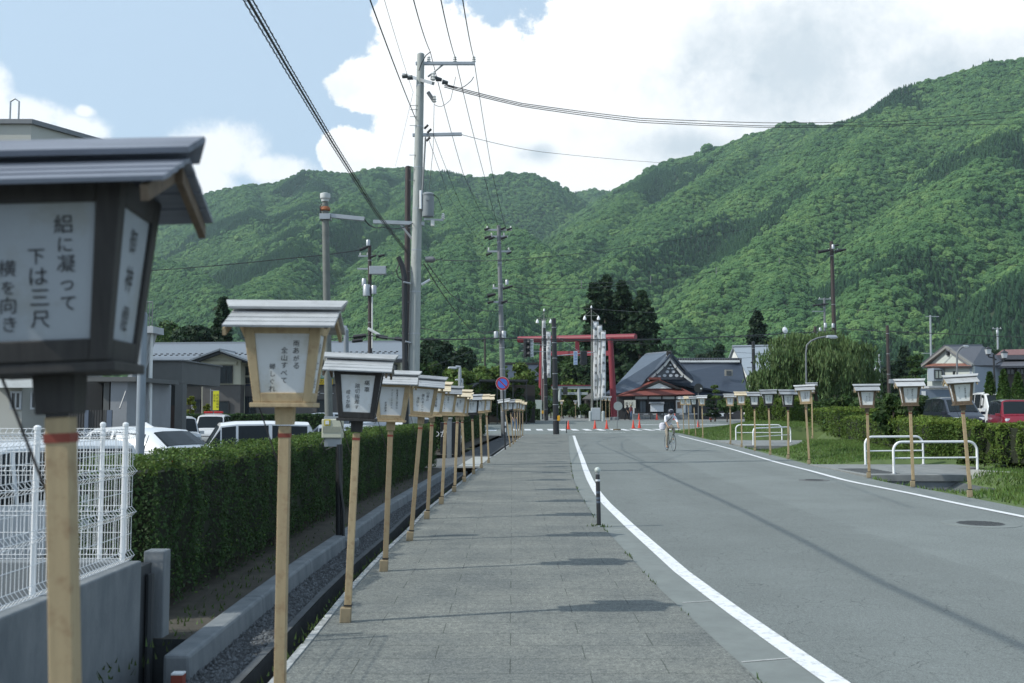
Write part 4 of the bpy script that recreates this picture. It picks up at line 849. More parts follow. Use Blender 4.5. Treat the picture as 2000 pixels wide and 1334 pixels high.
for (x, y) in ((832, 248), (838, 256), (836, 272)):
    q = MB(); c = rel(cp, W(x, y, -.2)); q.tube([c - Vector((.05, 0, .05)), c + Vector((.06, 0, .06))], .035, 7); q.build("cable_clamp", cable_black, cp)
rp = MB(); rp.tube([rel(cp, W(831, 268, -.12)), rel(cp, W(826, 360, -.12)), rel(cp, W(823, 395, -.12))], .028, 6); rp.build("riser_pipe", grey_steel, cp)
# black riser stub strapped to it
st_, vs_ = pole_thing("cable_riser", "black cable riser with a bent top beside the concrete pole", Vector((W(795, 745).x, PY - .15, -.1)), W(790, 540, -.15), .085, .08, black_steel, "cable riser")
q = MB(); q.tube([rel(st_, W(790, 541, -.15)), rel(st_, W(786, 520, -.15)), rel(st_, W(778, 502, -.15))], [.08, .078, .07], 12); q.build("bent_head", black_steel, st_, smooth=True)
q = MB()
for y in (551, 667): q.tube([rel(st_, W(788 + (y - 551) * .03, y, -.26)), rel(st_, W(802, y + 3, -.2))], .03, 6)
q.build("bracket", galv, st_)
q = MB(); q.tube([rel(st_, W(779, 516, -.2)), rel(st_, W(774, 528, -.2)), rel(st_, W(778, 542, -.2)), rel(st_, W(786, 547, -.2))], .018, 6); q.build("cable_loop", cable_black, st_)
# brown pole right behind
p0 = at(793, 790, 35); pole_thing("steel_pole", "dark brown steel pole rising behind the concrete pole", (p0.x, 35, LOT), at(797, 326, 35), .115, .10, brown_steel, "pole")
# grey pole with sensor cap and arm
gp0 = at(646, 850, 24.5); sp, sv = pole_thing("sensor_pole", "grey steel pole with a white cap and an orange collar, carrying a level arm", (gp0.x, 24.5, LOT), at(635, 398, 24.5), .105, .085, mat("weathered grey pole", (.17, .18, .165), .6, vs=5, alt=(.12, .13, .12)), "pole")
def W2(px, py, dY=0): return rel(sp, at(px, py, 24.5 + dY))
q = MB(); q.lathe([(.09, 0), (.10, .06), (.125, .08), (.13, .16), (.125, .20), (.06, .22)], W2(635, 394), 16); q.build("sensor_cap", mat("cap plastic", (.55, .57, .56), .5), sp, smooth=True)
q = MB(); q.lathe([(.10, 0), (.13, .02), (.125, .07), (.10, .10)], W2(635, 412), 14); q.build("collar", mat("orange rusty collar", (.42, .14, .045), .7, vs=15, alt=(.22, .08, .04)), sp, smooth=True)
q = MB(); a, b = W2(643, 421), W2(712, 428); q.box((a + b) / 2, ((b - a).length, .09, .10), rotm(0, math.atan2(a.z - b.z, b.x - a.x), 0)); q.box(W2(636, 424), (.26, .24, .14)); q.build("arm", galv, sp, bevel=.006)
q = MB(); q.tube([W2(628, 398, -.1), W2(625, 405, -.1), W2(626, 420, -.1), W2(634, 428, -.1)], .014, 5); q.build("cable_loop", cable_black, sp)
# bent grey pipe behind the roofs
bp0 = at(678, 800, 40); bpt, _v = pole_thing("vent_pole", "short grey pipe with a bent top behind the second lantern's roof", (bp0.x, 40, LOT), at(676, 645, 40), .11, .10, mat("blue grey pipe", (.24, .27, .30), .5), "pole")
q = MB(); q.tube([rel(bpt, at(676, 646, 40)), rel(bpt, at(674, 640, 40)), rel(bpt, at(668, 640, 40))], .10, 10); q.build("bent_head", galv, bpt, smooth=True)
# farther poles with arms
def far_pole(label, base, top, Y, r0, r1, m, arms, extras=(), rings=5, group="distant utility poles", zb=0.0, name="utility_pole"):
    b = at(base[0], base[1], Y); t, v = pole_thing(name, label, (b.x, Y, zb), at(*top, Y), r0, r1, m, group=group, rings=rings, n=10)
    for (x0, x1, y, ins) in arms: crossarm(t, "crossarm", at(x0, y, Y), at(x1, y, Y), .10, ins=ins)
    for (kind, x, y, s) in extras:
        q = MB(); c = rel(t, at(x, y, Y - .25))
        if kind == 'can': q.lathe([(.0, 0), (.26 * s, 0), (.27 * s, .7 * s), (.2 * s, .8 * s), (0, .8 * s)], c, 12); q.build("transformer", galv, t, smooth=True)
        elif kind == 'box': q.box(c, (1.1 * s, .35, .55 * s)); q.build("switch_box", galv, t, bevel=.03)
        elif kind == 'blk': q.tube([c - Vector((.15 * s, 0, .06)), c + Vector((.15 * s, 0, .05))], [.075 * s, .045 * s], 7); q.build("cable_clamp", cable_black, t)
        elif kind == 'pipe': q.tube([c, rel(t, at(x, y + s, Y - .25))], .05, 6); q.build("cable_guard", porcelain, t)
        elif kind == 'lamp': q.box(c, (.9, .3, .18), rotm(0, R(30), 0)); q.build("lamp_head", porcelain, t, bevel=.04)
    return t
far_pole("thin brown pole with a grey switch box and transformer left of the concrete pole", (724, 800), (722, 479), 66, .17, .12, brown_steel, [(700, 735, 500, (.1, .5)), (698, 748, 525, ())],
         [('box', 738, 528, 1), ('can', 716, 578, .95), ('can', 730, 574, .7), ('blk', 709, 486, 1.5), ('blk', 714, 483, 1.3), ('blk', 745, 499, 1.4), ('blk', 730, 500, 1.2), ('blk', 751, 522, 1.2), ('can', 711, 558, .6), ('can', 719, 480, .5), ('pipe', 727, 580, 100), ('lamp', 730, 648, 1)], 6, zb=LOT)
fp = far_pole("dark grey pole with three insulator arms behind the no-parking sign", (985, 856), (974, 441), 57, .185, .115, grey_steel, [(949, 1000, 449, (.05, .95)), (952, 992, 462, (.2, .8)), (952, 998, 491, (.05, .9)), (962, 984, 563, (.1, .95)), (958, 990, 590, ())],
         [('blk', 951, 447, 1), ('blk', 983, 446, 1), ('blk', 995, 447, 1), ('blk', 953, 463, 1.3), ('blk', 960, 465, 1.2), ('blk', 984, 464, 1.2), ('blk', 955, 496, 1.1), ('blk', 994, 494, 1), ('blk', 960, 576, 1.6), ('blk', 958, 590, 1.2), ('blk', 988, 562, 1.2), ('blk', 995, 560, 1.2), ('blk', 985, 589, 1.2), ('can', 969, 660, .5), ('can', 984, 660, .5), ('can', 990, 556, .35)], 9, zb=0)
far_pole("tall dark brown pole with black cable joints above the willow", (1634, 800), (1624, 472), 92, .22, .17, brown_steel, [(1606, 1648, 490, (.3, .7))],
         [('blk', 1606, 491, 2.4), ('blk', 1616, 489, 2), ('blk', 1638, 490, 2.2), ('blk', 1646, 488, 2), ('can', 1627, 486, .5), ('blk', 1634, 479, 1.2), ('can', 1627, 640, .5)], 4, zb=.2)
far_pole("thin grey pole with two light crossarms just left of the tall brown pole", (1612, 780), (1610, 582), 120, .16, .12, grey_steel, [(1598, 1624, 584, (.1, .9)), (1586, 1612, 608, ())], [('blk', 1593, 596, 2), ('blk', 1603, 595, 2), ('blk', 1612, 594, 2), ('can', 1612, 640, .7)], 4, zb=.3)
far_pole("short brown pole behind the willow crown, left of the lamp head", (1592, 760), (1592, 638), 95, .17, .15, brown_steel, [(1586, 1598, 650, ())], [('can', 1602, 648, .5)], 2, zb=.2)
far_pole("dark pole rising from the bushes right of the willow", (1737, 790), (1733, 636), 78, .14, .12, brown_steel, [], [('box', 1745, 745, .6)], 5, zb=.2)
far_pole("black pole standing before the white house roof", (1474, 800), (1471, 668), 92, .19, .15, black_steel, [(1459, 1476, 718, ())], [('blk', 1470, 707, 1)], 3, zb=.2)
far_pole("pale thin pole with one short arm in front of the conifer slope", (1720, 760), (1717, 692), 135, .14, .1, galv, [(1709, 1721, 706, ())], [], 3, zb=.3)
far_pole("pale pole with a crossarm above the grey roofed house", (1818, 740), (1817, 616), 150, .18, .14, galv, [(1808, 1834, 618, ()), (1800, 1824, 690, ())], [], 3, zb=.3)
far_pole("pale pole behind the twin-lantern lamp", (1949, 740), (1948, 640), 150, .18, .14, galv, [(1938, 1956, 642, (.1, .9))], [('can', 1948, 652, .7)], 2, zb=.3)
far_pole("small dark pole among the trees left of the no-parking sign", (948, 720), (947, 658), 130, .14, .12, brown_steel, [], [], 1, zb=.3)
# ---- signal posts at the crossing
def signal(label, base, top, Y, r0, r1, zb): 
    b = at(base, 700, Y); return pole_thing("signal_post", label, (b.x, Y, zb), at(*top, Y), r0, r1, black_steel, "signal post", "traffic signal posts at the junction", rings=7, n=14)[0]
sA = signal("nearer dark signal post standing at the corner of the footway", 1086, (1081.5, 622), 65, .205, .15, .0)
sB = signal("farther dark signal post across the street before the red torii", 1067, (1063, 641), 112, .22, .16, gz(112))
white_sign = mat("white sign plate", (.66, .69, .72), .5, var=.05)
def signal_head(t, label_, c, h, ang):
    b = MB(); M_ = rotm(0, 0, ang); b.box(c, (.42, .20, h), M_); o = b.build("signal_head", black_steel, t, bevel=.04)
    for i in range(3):
        q = MB(); cc = Vector(c) + M_ @ Vector((0, -.12, h * (.32 - .32 * i))); Mv = M_ @ rotm(R(90), 0, 0); q.lathe([(.17, -.02), (.17, .05), (.185, .05), (.19, .18), (.165, .18)], cc, 12, M=Mv); q.build("visor", black_steel, o)
    return o
a_ = MB()
for y in (673, 686): a_.tube([rel(sA, at(1083, y + 2, 65)), rel(sA, at(1018, y - 1, 65))], .022, 6)
a_.tube([rel(sA, at(1086, 695, 65)), rel(sA, at(1160, 688, 65)), rel(sA, at(1167, 684, 65))], .035, 6); a_.tube([rel(sA, at(1084, 655, 65)), rel(sA, at(1131, 686, 65))], .010, 5)
a_.build("arm", galv, sA)
signal_head(sA, "", rel(sA, at(1027, 680, 64.85)), 1.18, R(70))
def plate(t, c, w_, h, col, txt, tcol, sz):
    q = MB(); q.box(c, (w_, .03, h)); o = q.build("name_plate", col, t); tx = MB(); column_text(tx, txt, Vector(c) + Vector((0, -.018, h * .48)), Vector((1, 0, 0)), Vector((0, 0, 1)), sz, pitch=h * .94 / len(txt)); tx.build("writing", tcol, o)
plate(sA, rel(sA, at(1038, 680, 64.8)), .26, 1.15, white_sign, "押ボタン式", ink, .19)
plate(sA, rel(sA, at(1124, 699, 64.9)), .26, .9, mat("pale blue plate", (.42, .52, .66), .5), "田島神社", mat("sign blue", (.03, .10, .38), .5), .2)
signal_head(sA, "", rel(sA, at(1140, 699, 64.9)), .9, R(195))
q = MB(); q.box(rel(sA, at(1091.5, 817, 64.8)), (.17, .12, .34)); q.build("push_button", amber, sA, bevel=.03)
q = MB(); q.box(rel(sB, at(1060, 805, 111.8)), (.22, .14, .34)); q.build("push_button", amber, sB, bevel=.03)
# ---- no parking sign, round sign backs, small bollards
def disc(mb, c, r, y0, y1, n=28, mi=0):
    c = Vector(c); mb.lathe([(r, y0), (r, y1)], c, n, mi, M=rotm(R(90), 0, 0))
ns_p = gnd(987, 879); nsY = ns_p.y; nst, _ = pole_thing("no_parking_sign", "round red and blue no-parking sign on a thin black post", (ns_p.x, nsY, .01), at(982, 736, nsY), .028, .026, black_steel, "road sign")
c = rel(nst, at(981.5, 749, nsY)); 
q = MB(); disc(q, c, .272, .03, .045); sg = q.build("sign_plate", white_sign, nst)
q = MB(); disc(q, c, .262, .046, .049); q.build("red_ring", mat("sign red", (.42, .028, .035), .4, var=.04), sg)
q = MB(); disc(q, c, .195, .050, .053); q.build("blue_field", mat("sign blue bright", (.06, .17, .62), .4, var=.04), sg)
q = MB(); q.box(c + Vector((0, -.055, 0)), (.40, .004, .05), rotm(0, R(45), 0)); q.build("slash", mat("sign red"  , (.42, .028, .035)), sg)
q = MB()
for z in (.95, .70): q.tube([Vector((0, 0, z)), Vector((0, 0, z + .16))], .031, 8)
q.build("reflective_band", white_sign, nst)
def round_back(label, px, py, bx, by, r, m, foot=True):
    b = gnd(bx, by); t, _ = pole_thing("round_sign", label, (b.x, b.y, 0), at(px, py - 3, b.y), .028, .026, grey_steel, "road sign"); c = rel(t, at(px, py, b.y)); q = MB(); disc(q, c, r, .03, .042); q.tube([c + Vector((-r * .75, -.02, .1)), c + Vector((r * .75, -.02, .1))], .012, 6); q.build("sign_plate", m, t)
    if foot: q = MB(); q.lathe([(.30, 0), (.32, .05), (.28, .10), (.06, .12)], (0, 0, 0), 20); q.build("rubber_foot", mat("rusty rubber foot", (.10, .075, .04), .8), t)
    return t
round_back("grey back of a round road sign on a movable foot before the red torii", 1207, 793, 1205, 840.5, .345, mat("sign back grey", (.30, .33, .33), .5))
rb_ = round_back("black round sign with a white chip on a dark post by the far right lanterns", 1364, 758, 1364, 845, .32, mat("sign back black", (.03, .032, .034), .5), False)
q = MB(); q.box(rel(rb_, at(1369, 759, rb_.location.y)) + Vector((0, -.05, 0)), (.12, .008, .08)); q.build("sticker", white_sign, rb_)
bo_ = gnd(1170, 1030); bl = thing("bollard", "thin black bollard with a pale ball on top at the footway edge", "bollard", (bo_.x, bo_.y, .0)); bl.rotation_euler = (0, R(-1.2), 0)
q = MB(); q.lathe([(.029, .0), (.029, .70), (.024, .72)], n=16); q.build("post", black_steel, bl, smooth=True)
q = MB(); q.lathe([(.031, .625), (.031, .65)], n=16); q.build("reflective_band", white_sign, bl)
q = MB(); q.lathe([(.012, .70), (.030, .722), (.030, .735), (.02, .74)] , n=16); q.build("neck", galv, bl)
bm_ = bmesh.new(); bmesh.ops.create_uvsphere(bm_, u_segments=18, v_segments=12, radius=.042); bmesh.ops.translate(bm_, verts=bm_.verts, vec=(0, 0, .775)); me_ = bpy.data.meshes.new("ball"); bm_.to_mesh(me_); bm_.free(); me_.materials.append(mat("frosted ball", (.48, .53, .50), .25, var=.08)); [setattr(p_, 'use_smooth', True) for p_ in me_.polygons]; link("ball", me_, bl)
q = MB(); q.lathe([(.052, 0), (.052, .018), (.035, .03)], n=16); q.build("base_ring", galv, bl)
q = MB()
for z in (.46, .38, .33): q.lathe([(.0295, z), (.0295, z + .03)], n=14)
q.build("sticker", mat("worn sticker", (.10, .13, .18), .6), bl)
b2 = gnd(1106.5, 846); q = thing("thin_post", "very thin black marker post at the corner near the signal post", "post", (b2.x, b2.y, 0)); s_ = MB(); s_.lathe([(.035, 0), (.035, .78), (.02, .80)], n=10); s_.build("shaft", black_steel, q); s_ = MB(); s_.lathe([(.05, 0), (.05, .03)], n=10); s_.build("foot", grey_steel, q)
# ---- meter box on its own post by the hedge
mbp = gnd(662, 1068, -.07); mt = thing("meter_box", "cream meter box on a black post beside the hedge", "meter box", (mbp.x, mbp.y, -.075)); MY = mbp.y
q = MB(); q.box((.02, 0, .04), (.42, .24, .12)); q.build("concrete_foot", concrete, mt, bevel=.02)
q = MB(); q.tube([(0, 0, .05), (-.01, 0, 1.25)], .042, 12); q.tube([(.06, -.05, .08), (.055, -.05, .45), (.0, -.05, .85), (-.015, -.05, 1.25)], .02, 8); q.build("post", black_steel, mt, smooth=True)
bc = rel(mt, at(650, 837, MY)); q = MB(); q.box(bc, (.25, .14, .235)); bx_ = q.build("box", mat("cream plastic", (.50, .50, .40), .5, var=.04), mt, bevel=.012)
q = MB()
for i in range(13): q.box(bc + Vector((-.108 + i * .018, -.073, -.01)), (.006, .008, .075))
q.build("ribs", mat("cream plastic shade", (.42, .42, .34), .5), bx_)
q = MB(); q.box(bc + Vector((-.055, -.073, .075)), (.075, .006, .075)); ye = q.build("yellow_frame", mat("yellow frame", (.60, .48, .03), .5), bx_); q = MB(); q.box(bc + Vector((-.055, -.079, .075)), (.045, .008, .045)); q.build("dial_window", white_sign, ye)
q = MB(); q.box(bc + Vector((0, .02, -.17)), (.20, .10, .10)); q.box(bc + Vector((0, .0, .135)), (.20, .11, .03)); q.build("bracket", galv, mt)
q = MB(); q.tube([bc + Vector((-.09, -.05, -.12)), bc + Vector((-.13, -.06, -.19)), bc + Vector((-.07, -.06, -.26)), bc + Vector((.02, -.05, -.22))], .008, 6); q.build("cable_loop", cable_black, mt)
# ---- street lamps
def lamp_post(label, base, pts, Y, r, head, m, zb, name="street_lamp", group="street lamps"):
    b = at(base[0], base[1], Y); t = thing(name, label, "street lamp", (b.x, Y, zb), 0, group); P = [Vector((0, 0, 0))] + [rel(t, at(x, y, Y)) for x, y in pts]; q = MB(); q.tube(P, r, 8); q.build("post", m, t, smooth=True)
    (hx, hy, hw, hh) = head; c = rel(t, at(hx, hy, Y)); s = Y / F; q = MB(); 
    q.box(c + Vector((0, 0, 0)), (hw * s, .34, hh * s), top=(hw * s * .75, .2)); hd = q.build("lamp_head", galv, t, bevel=.05); q = MB(); q.box(c - Vector((-hw * s * .12, 0, hh * s * .55)), (hw * s * .5, .26, hh * s * .35)); q.build("lens", lens, hd, bevel=.03); return t
lamp_post("bent-arm street lamp standing in front of the willow", (1575, 800), [(1574, 690), (1576, 674), (1584, 666), (1598, 660), (1614, 657)], 54, .045, (1624, 657.5, 24, 6), grey_steel, .2)
lamp_post("bent-arm street lamp before the grey roofed house", (1869, 800), [(1869, 700), (1870, 688), (1875, 681), (1880, 677)], 62, .06, (1886, 676, 11, 3.5), grey_steel, .15)
lamp_post("near one of two grey street lamps with flat heads among the maples", (898, 800), [(898, 724), (898, 717), (890, 717)], 78, .13, (884, 718, 20, 4), galv, LOT)
lamp_post("farther one of two flat-headed lamps among the maples", (903, 800), [(903, 746), (903, 741), (898, 741)], 92, .1, (895, 741.5, 13, 3), galv, LOT)
tw = at(1945, 820, 60); twt = thing("twin_lantern_lamp", "black ornamental lamp post with two boxy lanterns by the right house", "street lamp", (tw.x, 60, .15), 0, "street lamps"); q = MB(); q.tube([(0, 0, 0), (0, 0, 3.6), (0, 0, at(0, 692, 60).z - .15)], [.085, .06, .055], 10)
L_ = lambda x, y: rel(twt, at(x, y, 60))
q.tube([L_(1946, 703), L_(1940, 699), L_(1931, 697), L_(1930, 694)], .04, 6); q.tube([L_(1946, 711), L_(1952, 707), L_(1960, 706), L_(1961.5, 701)], .04, 6); q.tube([L_(1946, 692), L_(1946, 690)], .05, 8); q.build("post", black_steel, twt, smooth=True)
for (x, y) in ((1930, 687), (1961.5, 694.5)):
    q = MB(); q.box(L_(x, y), (.20, .20, .30), top=(.29, .29)); o_ = q.build("lantern_glass", lens, twt); q = MB(); q.lathe([(.23, 0), (.20, .05), (.05, .14), (.02, .22)], L_(x, y) + Vector((0, 0, .155)), 4, M=rotm(0, 0, R(45))); q.lathe([(.10, -.02), (.16, .04)], L_(x, y) - Vector((0, 0, .19)), 4, M=rotm(0, 0, R(45))); q.build("lantern_cap", black_steel, o_)
gl_ = at(1040, 760, 125); t = thing("park_lamp", "green-hatted lamp post among the bushes left of the torii", "street lamp", (gl_.x, 125, .4), 0, "street lamps"); q = MB(); q.tube([(0, 0, 0), (0, 0, at(0, 742, 125).z - .4)], .07, 8); q.build("post", mat("pale green pole", (.25, .32, .28), .5), t); q = MB(); q.lathe([(.36, 0), (.30, .12), (.06, .42), (.02, .5)], (0, 0, at(0, 737, 125).z - .4), 14); q.build("lamp_shade", mat("verdigris", (.10, .30, .20), .5), t)
# ---- wires
def wire(label, pts, r, sag=0.0, name="power_line", n=14, group="overhead wires", twist=False):
    """pts: (px, py, Y) hung from point to point with a sag in metres"""
    P = [at(*p) for p in pts]; Q = []
    for i in range(len(P) - 1):
        for j in range(n + (i == len(P) - 2)):
            f = j / n; v = P[i].lerp(P[i + 1], f); v.z -= sag * 4 * f * (1 - f); Q.append(v)
    mb = MB(); mb.tube(Q, r, 5); o = mb.build(name, cable_black); o.data.update(); return tag(o, label, "wire", group)
wire("left line of the three going up to the top from the tall pole's upper arm", [(800, -30, 15), (840, 100, 28.3), (905, 340, 42), (957, 447, 56.8)], .011, .1)
wire("middle line of the three over the tall pole's upper arm", [(855, -30, 15), (889, 112, 28.3), (945, 340, 42), (974, 445, 56.8)], .011, .1)
wire("right line of the three over the end of the tall pole's upper arm", [(899, -30, 15), (925, 112, 28.3), (960, 330, 42), (988, 447, 56.8)], .011, .1)
wire("thin straight wire reaching the tall pole's side from the top of the frame", [(712, -30, 14), (812, 232, 28.4)], .012, .05)
wire("hair-thin wire from the frame top to below the pole's top", [(742, -30, 16), (807, 180, 28.4), (772, 325, 60)], .005, .05)
for k_, (e, y1) in enumerate(((236, 240), (243, 246), (245, 249))): wire(("upper", "middle", "lower")[k_] + " of the bundled service cables running right from the tall pole to the mountain", [(868, 164 + k_ * 3, 28.2), (1020, 202 + k_ * 3, 31), (1250, 231 + k_ * 4, 36), (1500, y1, 42), (1750, y1 - 3, 50), (2100, 205 + k_ * 17, 60)], .014, .02, n=6)
wire("thin sagging wire from the lower arm toward the ridge", [(902, 263, 28.4), (1060, 297, 40), (1330, 320, 60), (1700, 285, 75), (2100, 180, 90)], .009, .05)
wire("long dark wire climbing across the big mountain to the right edge", [(847, 507, 28.5), (1000, 507, 42), (1200, 486, 56), (1500, 440, 75), (1800, 377, 92), (2100, 312, 105)], .014, .05)
wire("fainter wire crossing the mountain above the torii", [(1000, 557, 57), (1270, 548, 75), (1450, 522, 85), (1612, 492, 92)], .018, .05)
wire("wire leaving the tall brown pole to the right edge", [(1640, 490, 92), (1850, 505, 92), (2100, 525, 92)], .018, .1)
wire("second wire leaving the tall brown pole to the right edge", [(1640, 492, 92), (1850, 512, 92), (2100, 520, 92)], .018, .1)
wire("thick dark telephone cable across the foot of the mountain", [(985, 661, 57), (1300, 662, 70), (1590, 648, 95), (1640, 642, 92), (1850, 652, 88), (2100, 662, 88)], .035, .05)
wire("second telephone cable across the foot of the mountain", [(985, 664, 57), (1400, 658, 80), (1592, 650, 95)], .02, .15)
wire("wire from the dark grey pole to the thin grey pole", [(985, 590, 57), (1300, 612, 90), (1500, 606, 110), (1600, 595, 120)], .02, .05)
wire("drooping cable from the dark grey pole arm toward the cedars", [(990, 562, 57), (1060, 580, 80), (1140, 594, 110)], .02, .1)
wire("wire from the dark grey pole past the cedars", [(996, 560, 57), (1150, 562, 80), (1272, 548, 95)], .016, .1)
wire("dark cable between the brown pole and the left frame edge", [(712, 487, 66), (560, 505, 66), (300, 528, 66), (60, 540, 66)], .03, .05)
wire("dark telephone cable from the shop to the tall pole", [(560, 668, 55), (724, 655, 66), (800, 662, 45), (985, 660, 57)], .035, .05)
for (x0, x1, y0, y1) in ((690, 715, 658, 655), (735, 757, 656, 660), (771, 792, 661, 664), (688, 708, 666, 664)):
    q = MB(); q.tube([at(x0, y0, 60), at(x1, y1, 60)], .12, 8); tag(q.build("cable_closure", cable_black), "black cable joint sleeve hanging on the telephone cable near the brown pole", "cable sleeve", "cable sleeves near the brown pole")
wire("upper drooping cable between the tall pole and the dark grey pole", [(835, 515, 28.5), (880, 575, 38), (930, 605, 48), (975, 608, 56.8)], .015, .02)
wire("lower drooping cable between the tall pole and the dark grey pole", [(828, 515, 28.5), (865, 575, 36), (915, 640, 46), (940, 652, 50), (972, 645, 56.8)], .018, .02)
wire("faint wire low over the maple trees", [(818, 640, 28.5), (900, 648, 45), (975, 645, 57)], .012, .05)
wire("pale drop wire crossing in front of the dark tree", [(985, 660, 57), (910, 690, 55), (840, 715, 52)], .012, .05)
wire("short wire from the sensor pole arm to the tall pole", [(712, 429, 24.5), (745, 443, 26), (806, 436, 28.4)], .014, .1)
wire("wire from the tall pole's lower arm down to the far arm", [(834, 262, 28.4), (880, 390, 44), (952, 491, 57)], .008, .05)
wire("second wire from the lower arm down to the far arm", [(846, 262, 28.4), (900, 400, 44), (996, 491, 57)], .008, .05)
wire("jumper loop below the upper arm of the tall pole", [(925, 150, 28.2), (918, 160, 28.2), (900, 172, 28.2), (870, 165, 28.2)], .012, .02, n=4)
wire("jumper loop from the switch of the tall pole", [(848, 204, 28.2), (862, 208, 28.2), (880, 195, 28.2), (890, 150, 28.2)], .008, .02, n=4)
wire("jumper drop from the pole top insulator", [(841, 101, 28.3), (832, 108, 28.3), (824, 122, 28.2), (818, 138, 28.2)], .014, .0, n=4)
wire("thin twin leads dropping to the transformer", [(848, 202, 28.3), (846, 290, 28.3), (838, 372, 28.3)], .007, .0, n=4)
wire("black lead looping from the transformer to its bracket", [(845, 378, 28.3), (856, 388, 28.3), (864, 410, 28.3)], .01, .0, n=4)
wire("wire over the temple roof to the black pole", [(1086, 660, 65), (1300, 672, 80), (1471, 690, 92), (1560, 684, 92)], .014, .1)
wire("second wire over the white house roof", [(1330, 705, 110), (1471, 698, 92), (1560, 692, 92)], .014, .05)
for (x, y) in ((1135.5, 554), (1271, 545), (1399, 528), (1522, 508)):
    q = MB(); c = at(x, y, 57 + (x - 1000) * .056); q.tube([c - Vector((0, 0, .3)), c + Vector((0, 0, .22))], .03, 6); tag(q.build("line_spacer", grey_steel), "white spacer clipped on the wire across the mountain", "spacer", "white spacers on the mountain wire")
# the thick cable with its spiral hanger
P0 = [(470, -25, 7.8), (560, 130, 10.8), (650, 280, 15.6), (735, 415, 22.5), (800, 498, 28.3)]; PP = [at(*p) for p in P0]; PP = [PP[0] + (PP[0] - PP[1]).normalized() * 18 + Vector((0, 0, .9))] + PP; mbs = MB(); dense = []
for i in range(len(PP) - 1):
    for j in range(30): dense.append(PP[i].lerp(PP[i + 1], j / 30))
dense.append(PP[-1]); mbs.tube(dense, .014, 6)
mbs.tube([p + Vector((.028, 0, .02)) for p in dense], .007, 5); mbs.tube([p + Vector((-.02, 0, -.03)) for p in dense], .006, 5)
bun = tag(mbs.build("telephone_cable", cable_black), "thick telephone cable wrapped in a wire spiral descending from the frame top to the pole", "cable", "overhead wires")
sp_ = MB(); Qs = []; tot = 0
for i in range(len(dense) - 1):
    L0 = (dense[i + 1] - dense[i]).length
    for j in range(int(L0 / .03) + 1):
        f = j / (int(L0 / .03) + 1); ph = (tot + L0 * f) * 2 * math.pi / .25; Qs.append(dense[i].lerp(dense[i + 1], f) + Vector((math.cos(ph) * .045, math.sin(ph) * .02, math.sin(ph) * .045)))
    tot += L0
sp_.tube(Qs, .0025, 4); sp_.build("spiral_hanger", cable_black, bun)
# ================================================================== buildings
def poly(pts, t, m, name, parent, flip=False):
    """polygon given in (px,py,Y) or world points, thickened behind its face, vertices relative to parent"""
    P = [(at(*p) if not isinstance(p, Vector) else p) - parent.location for p in pts]
    n = (P[1] - P[0]).cross(P[2] - P[0]); c = P[0] + parent.location - Vector((0, 0, EYE))
    if n.dot(c) > 0: P = P[::-1]
    q = MB(); q.slab(P, t); return q.build(name, m, parent)
def bld(name, label, px, Y, z, cat="building", group=None):
    p = at(px, 800, Y); return thing(name, label, cat, (p.x, Y, z), 0, group)
def pbox(t, name, x0, x1, y0, y1, Y, d, m, parent=None, bevel=0, z0=None, z1=None):
    """box filling the photo rectangle x0..x1, y0..y1 at depth Y, going d metres back"""
    a, b = at(x0, y1, Y), at(x1, y0, Y); za = a.z if z0 is None else z0; zb_ = b.z if z1 is None else z1
    q = MB(); l = t.location; q.bb(a.x - l.x, b.x - l.x, Y - l.y, Y + d - l.y, za - l.z, zb_ - l.z); return q.build(name, m, parent or t, bevel=bevel)
def window(t, x0, x1, y0, y1, Y, fm=None, mull=1, gm=None, curtain=False, name="window"):
    l = t.location; a, b = at(x0, y1, Y), at(x1, y0, Y); X0, X1, Z0, Z1 = a.x - l.x, b.x - l.x, a.z - l.z, b.z - l.z; y = Y - l.y; f = .07; q = MB()
    q.bb(X0, X1, y - .06, y, Z0, Z0 + f); q.bb(X0, X1, y - .06, y, Z1 - f, Z1); q.bb(X0, X0 + f, y - .06, y, Z0 + f, Z1 - f); q.bb(X1 - f, X1, y - .06, y, Z0 + f, Z1 - f)
    for i in range(mull): xm = X0 + (X1 - X0) * (i + 1) / (mull + 1); q.bb(xm - .03, xm + .03, y - .055, y - .002, Z0 + f, Z1 - f)
    w_ = q.build(name, fm or black_steel, t); q = MB(); q.bb(X0 + f * .8, X1 - f * .8, y - .03, y - .012, Z0 + f * .8, Z1 - f * .8); q.build("pane", gm or glass, w_)
    if curtain: q = MB(); q.bb(X0 + f, X0 + (X1 - X0) * .46, y - .036, y - .031, Z0 + f, Z1 - f); q.build("curtain", mat("curtain white", (.5, .52, .55), .8, vs=6, stretch=(14, 1, 1)), w_)
    return w_
cream = mat("beige render", (.42, .40, .31), .85, vs=1.5, var=.08)
brownw = mat("grey brown cladding", (.115, .108, .105), .85, vs=2, var=.12)
metal_roof = mat("standing seam roof", (.20, .225, .255), .5, .2, vs=2, var=.1, stretch=(12, 1, 1))
dark_trim = mat("dark fascia", (.03, .032, .038), .6)
whitewall = mat("white plaster wall", (.78, .79, .77), .85, vs=1.2, var=.06, dirt=((.42, .42, .40), 1.2, .4))
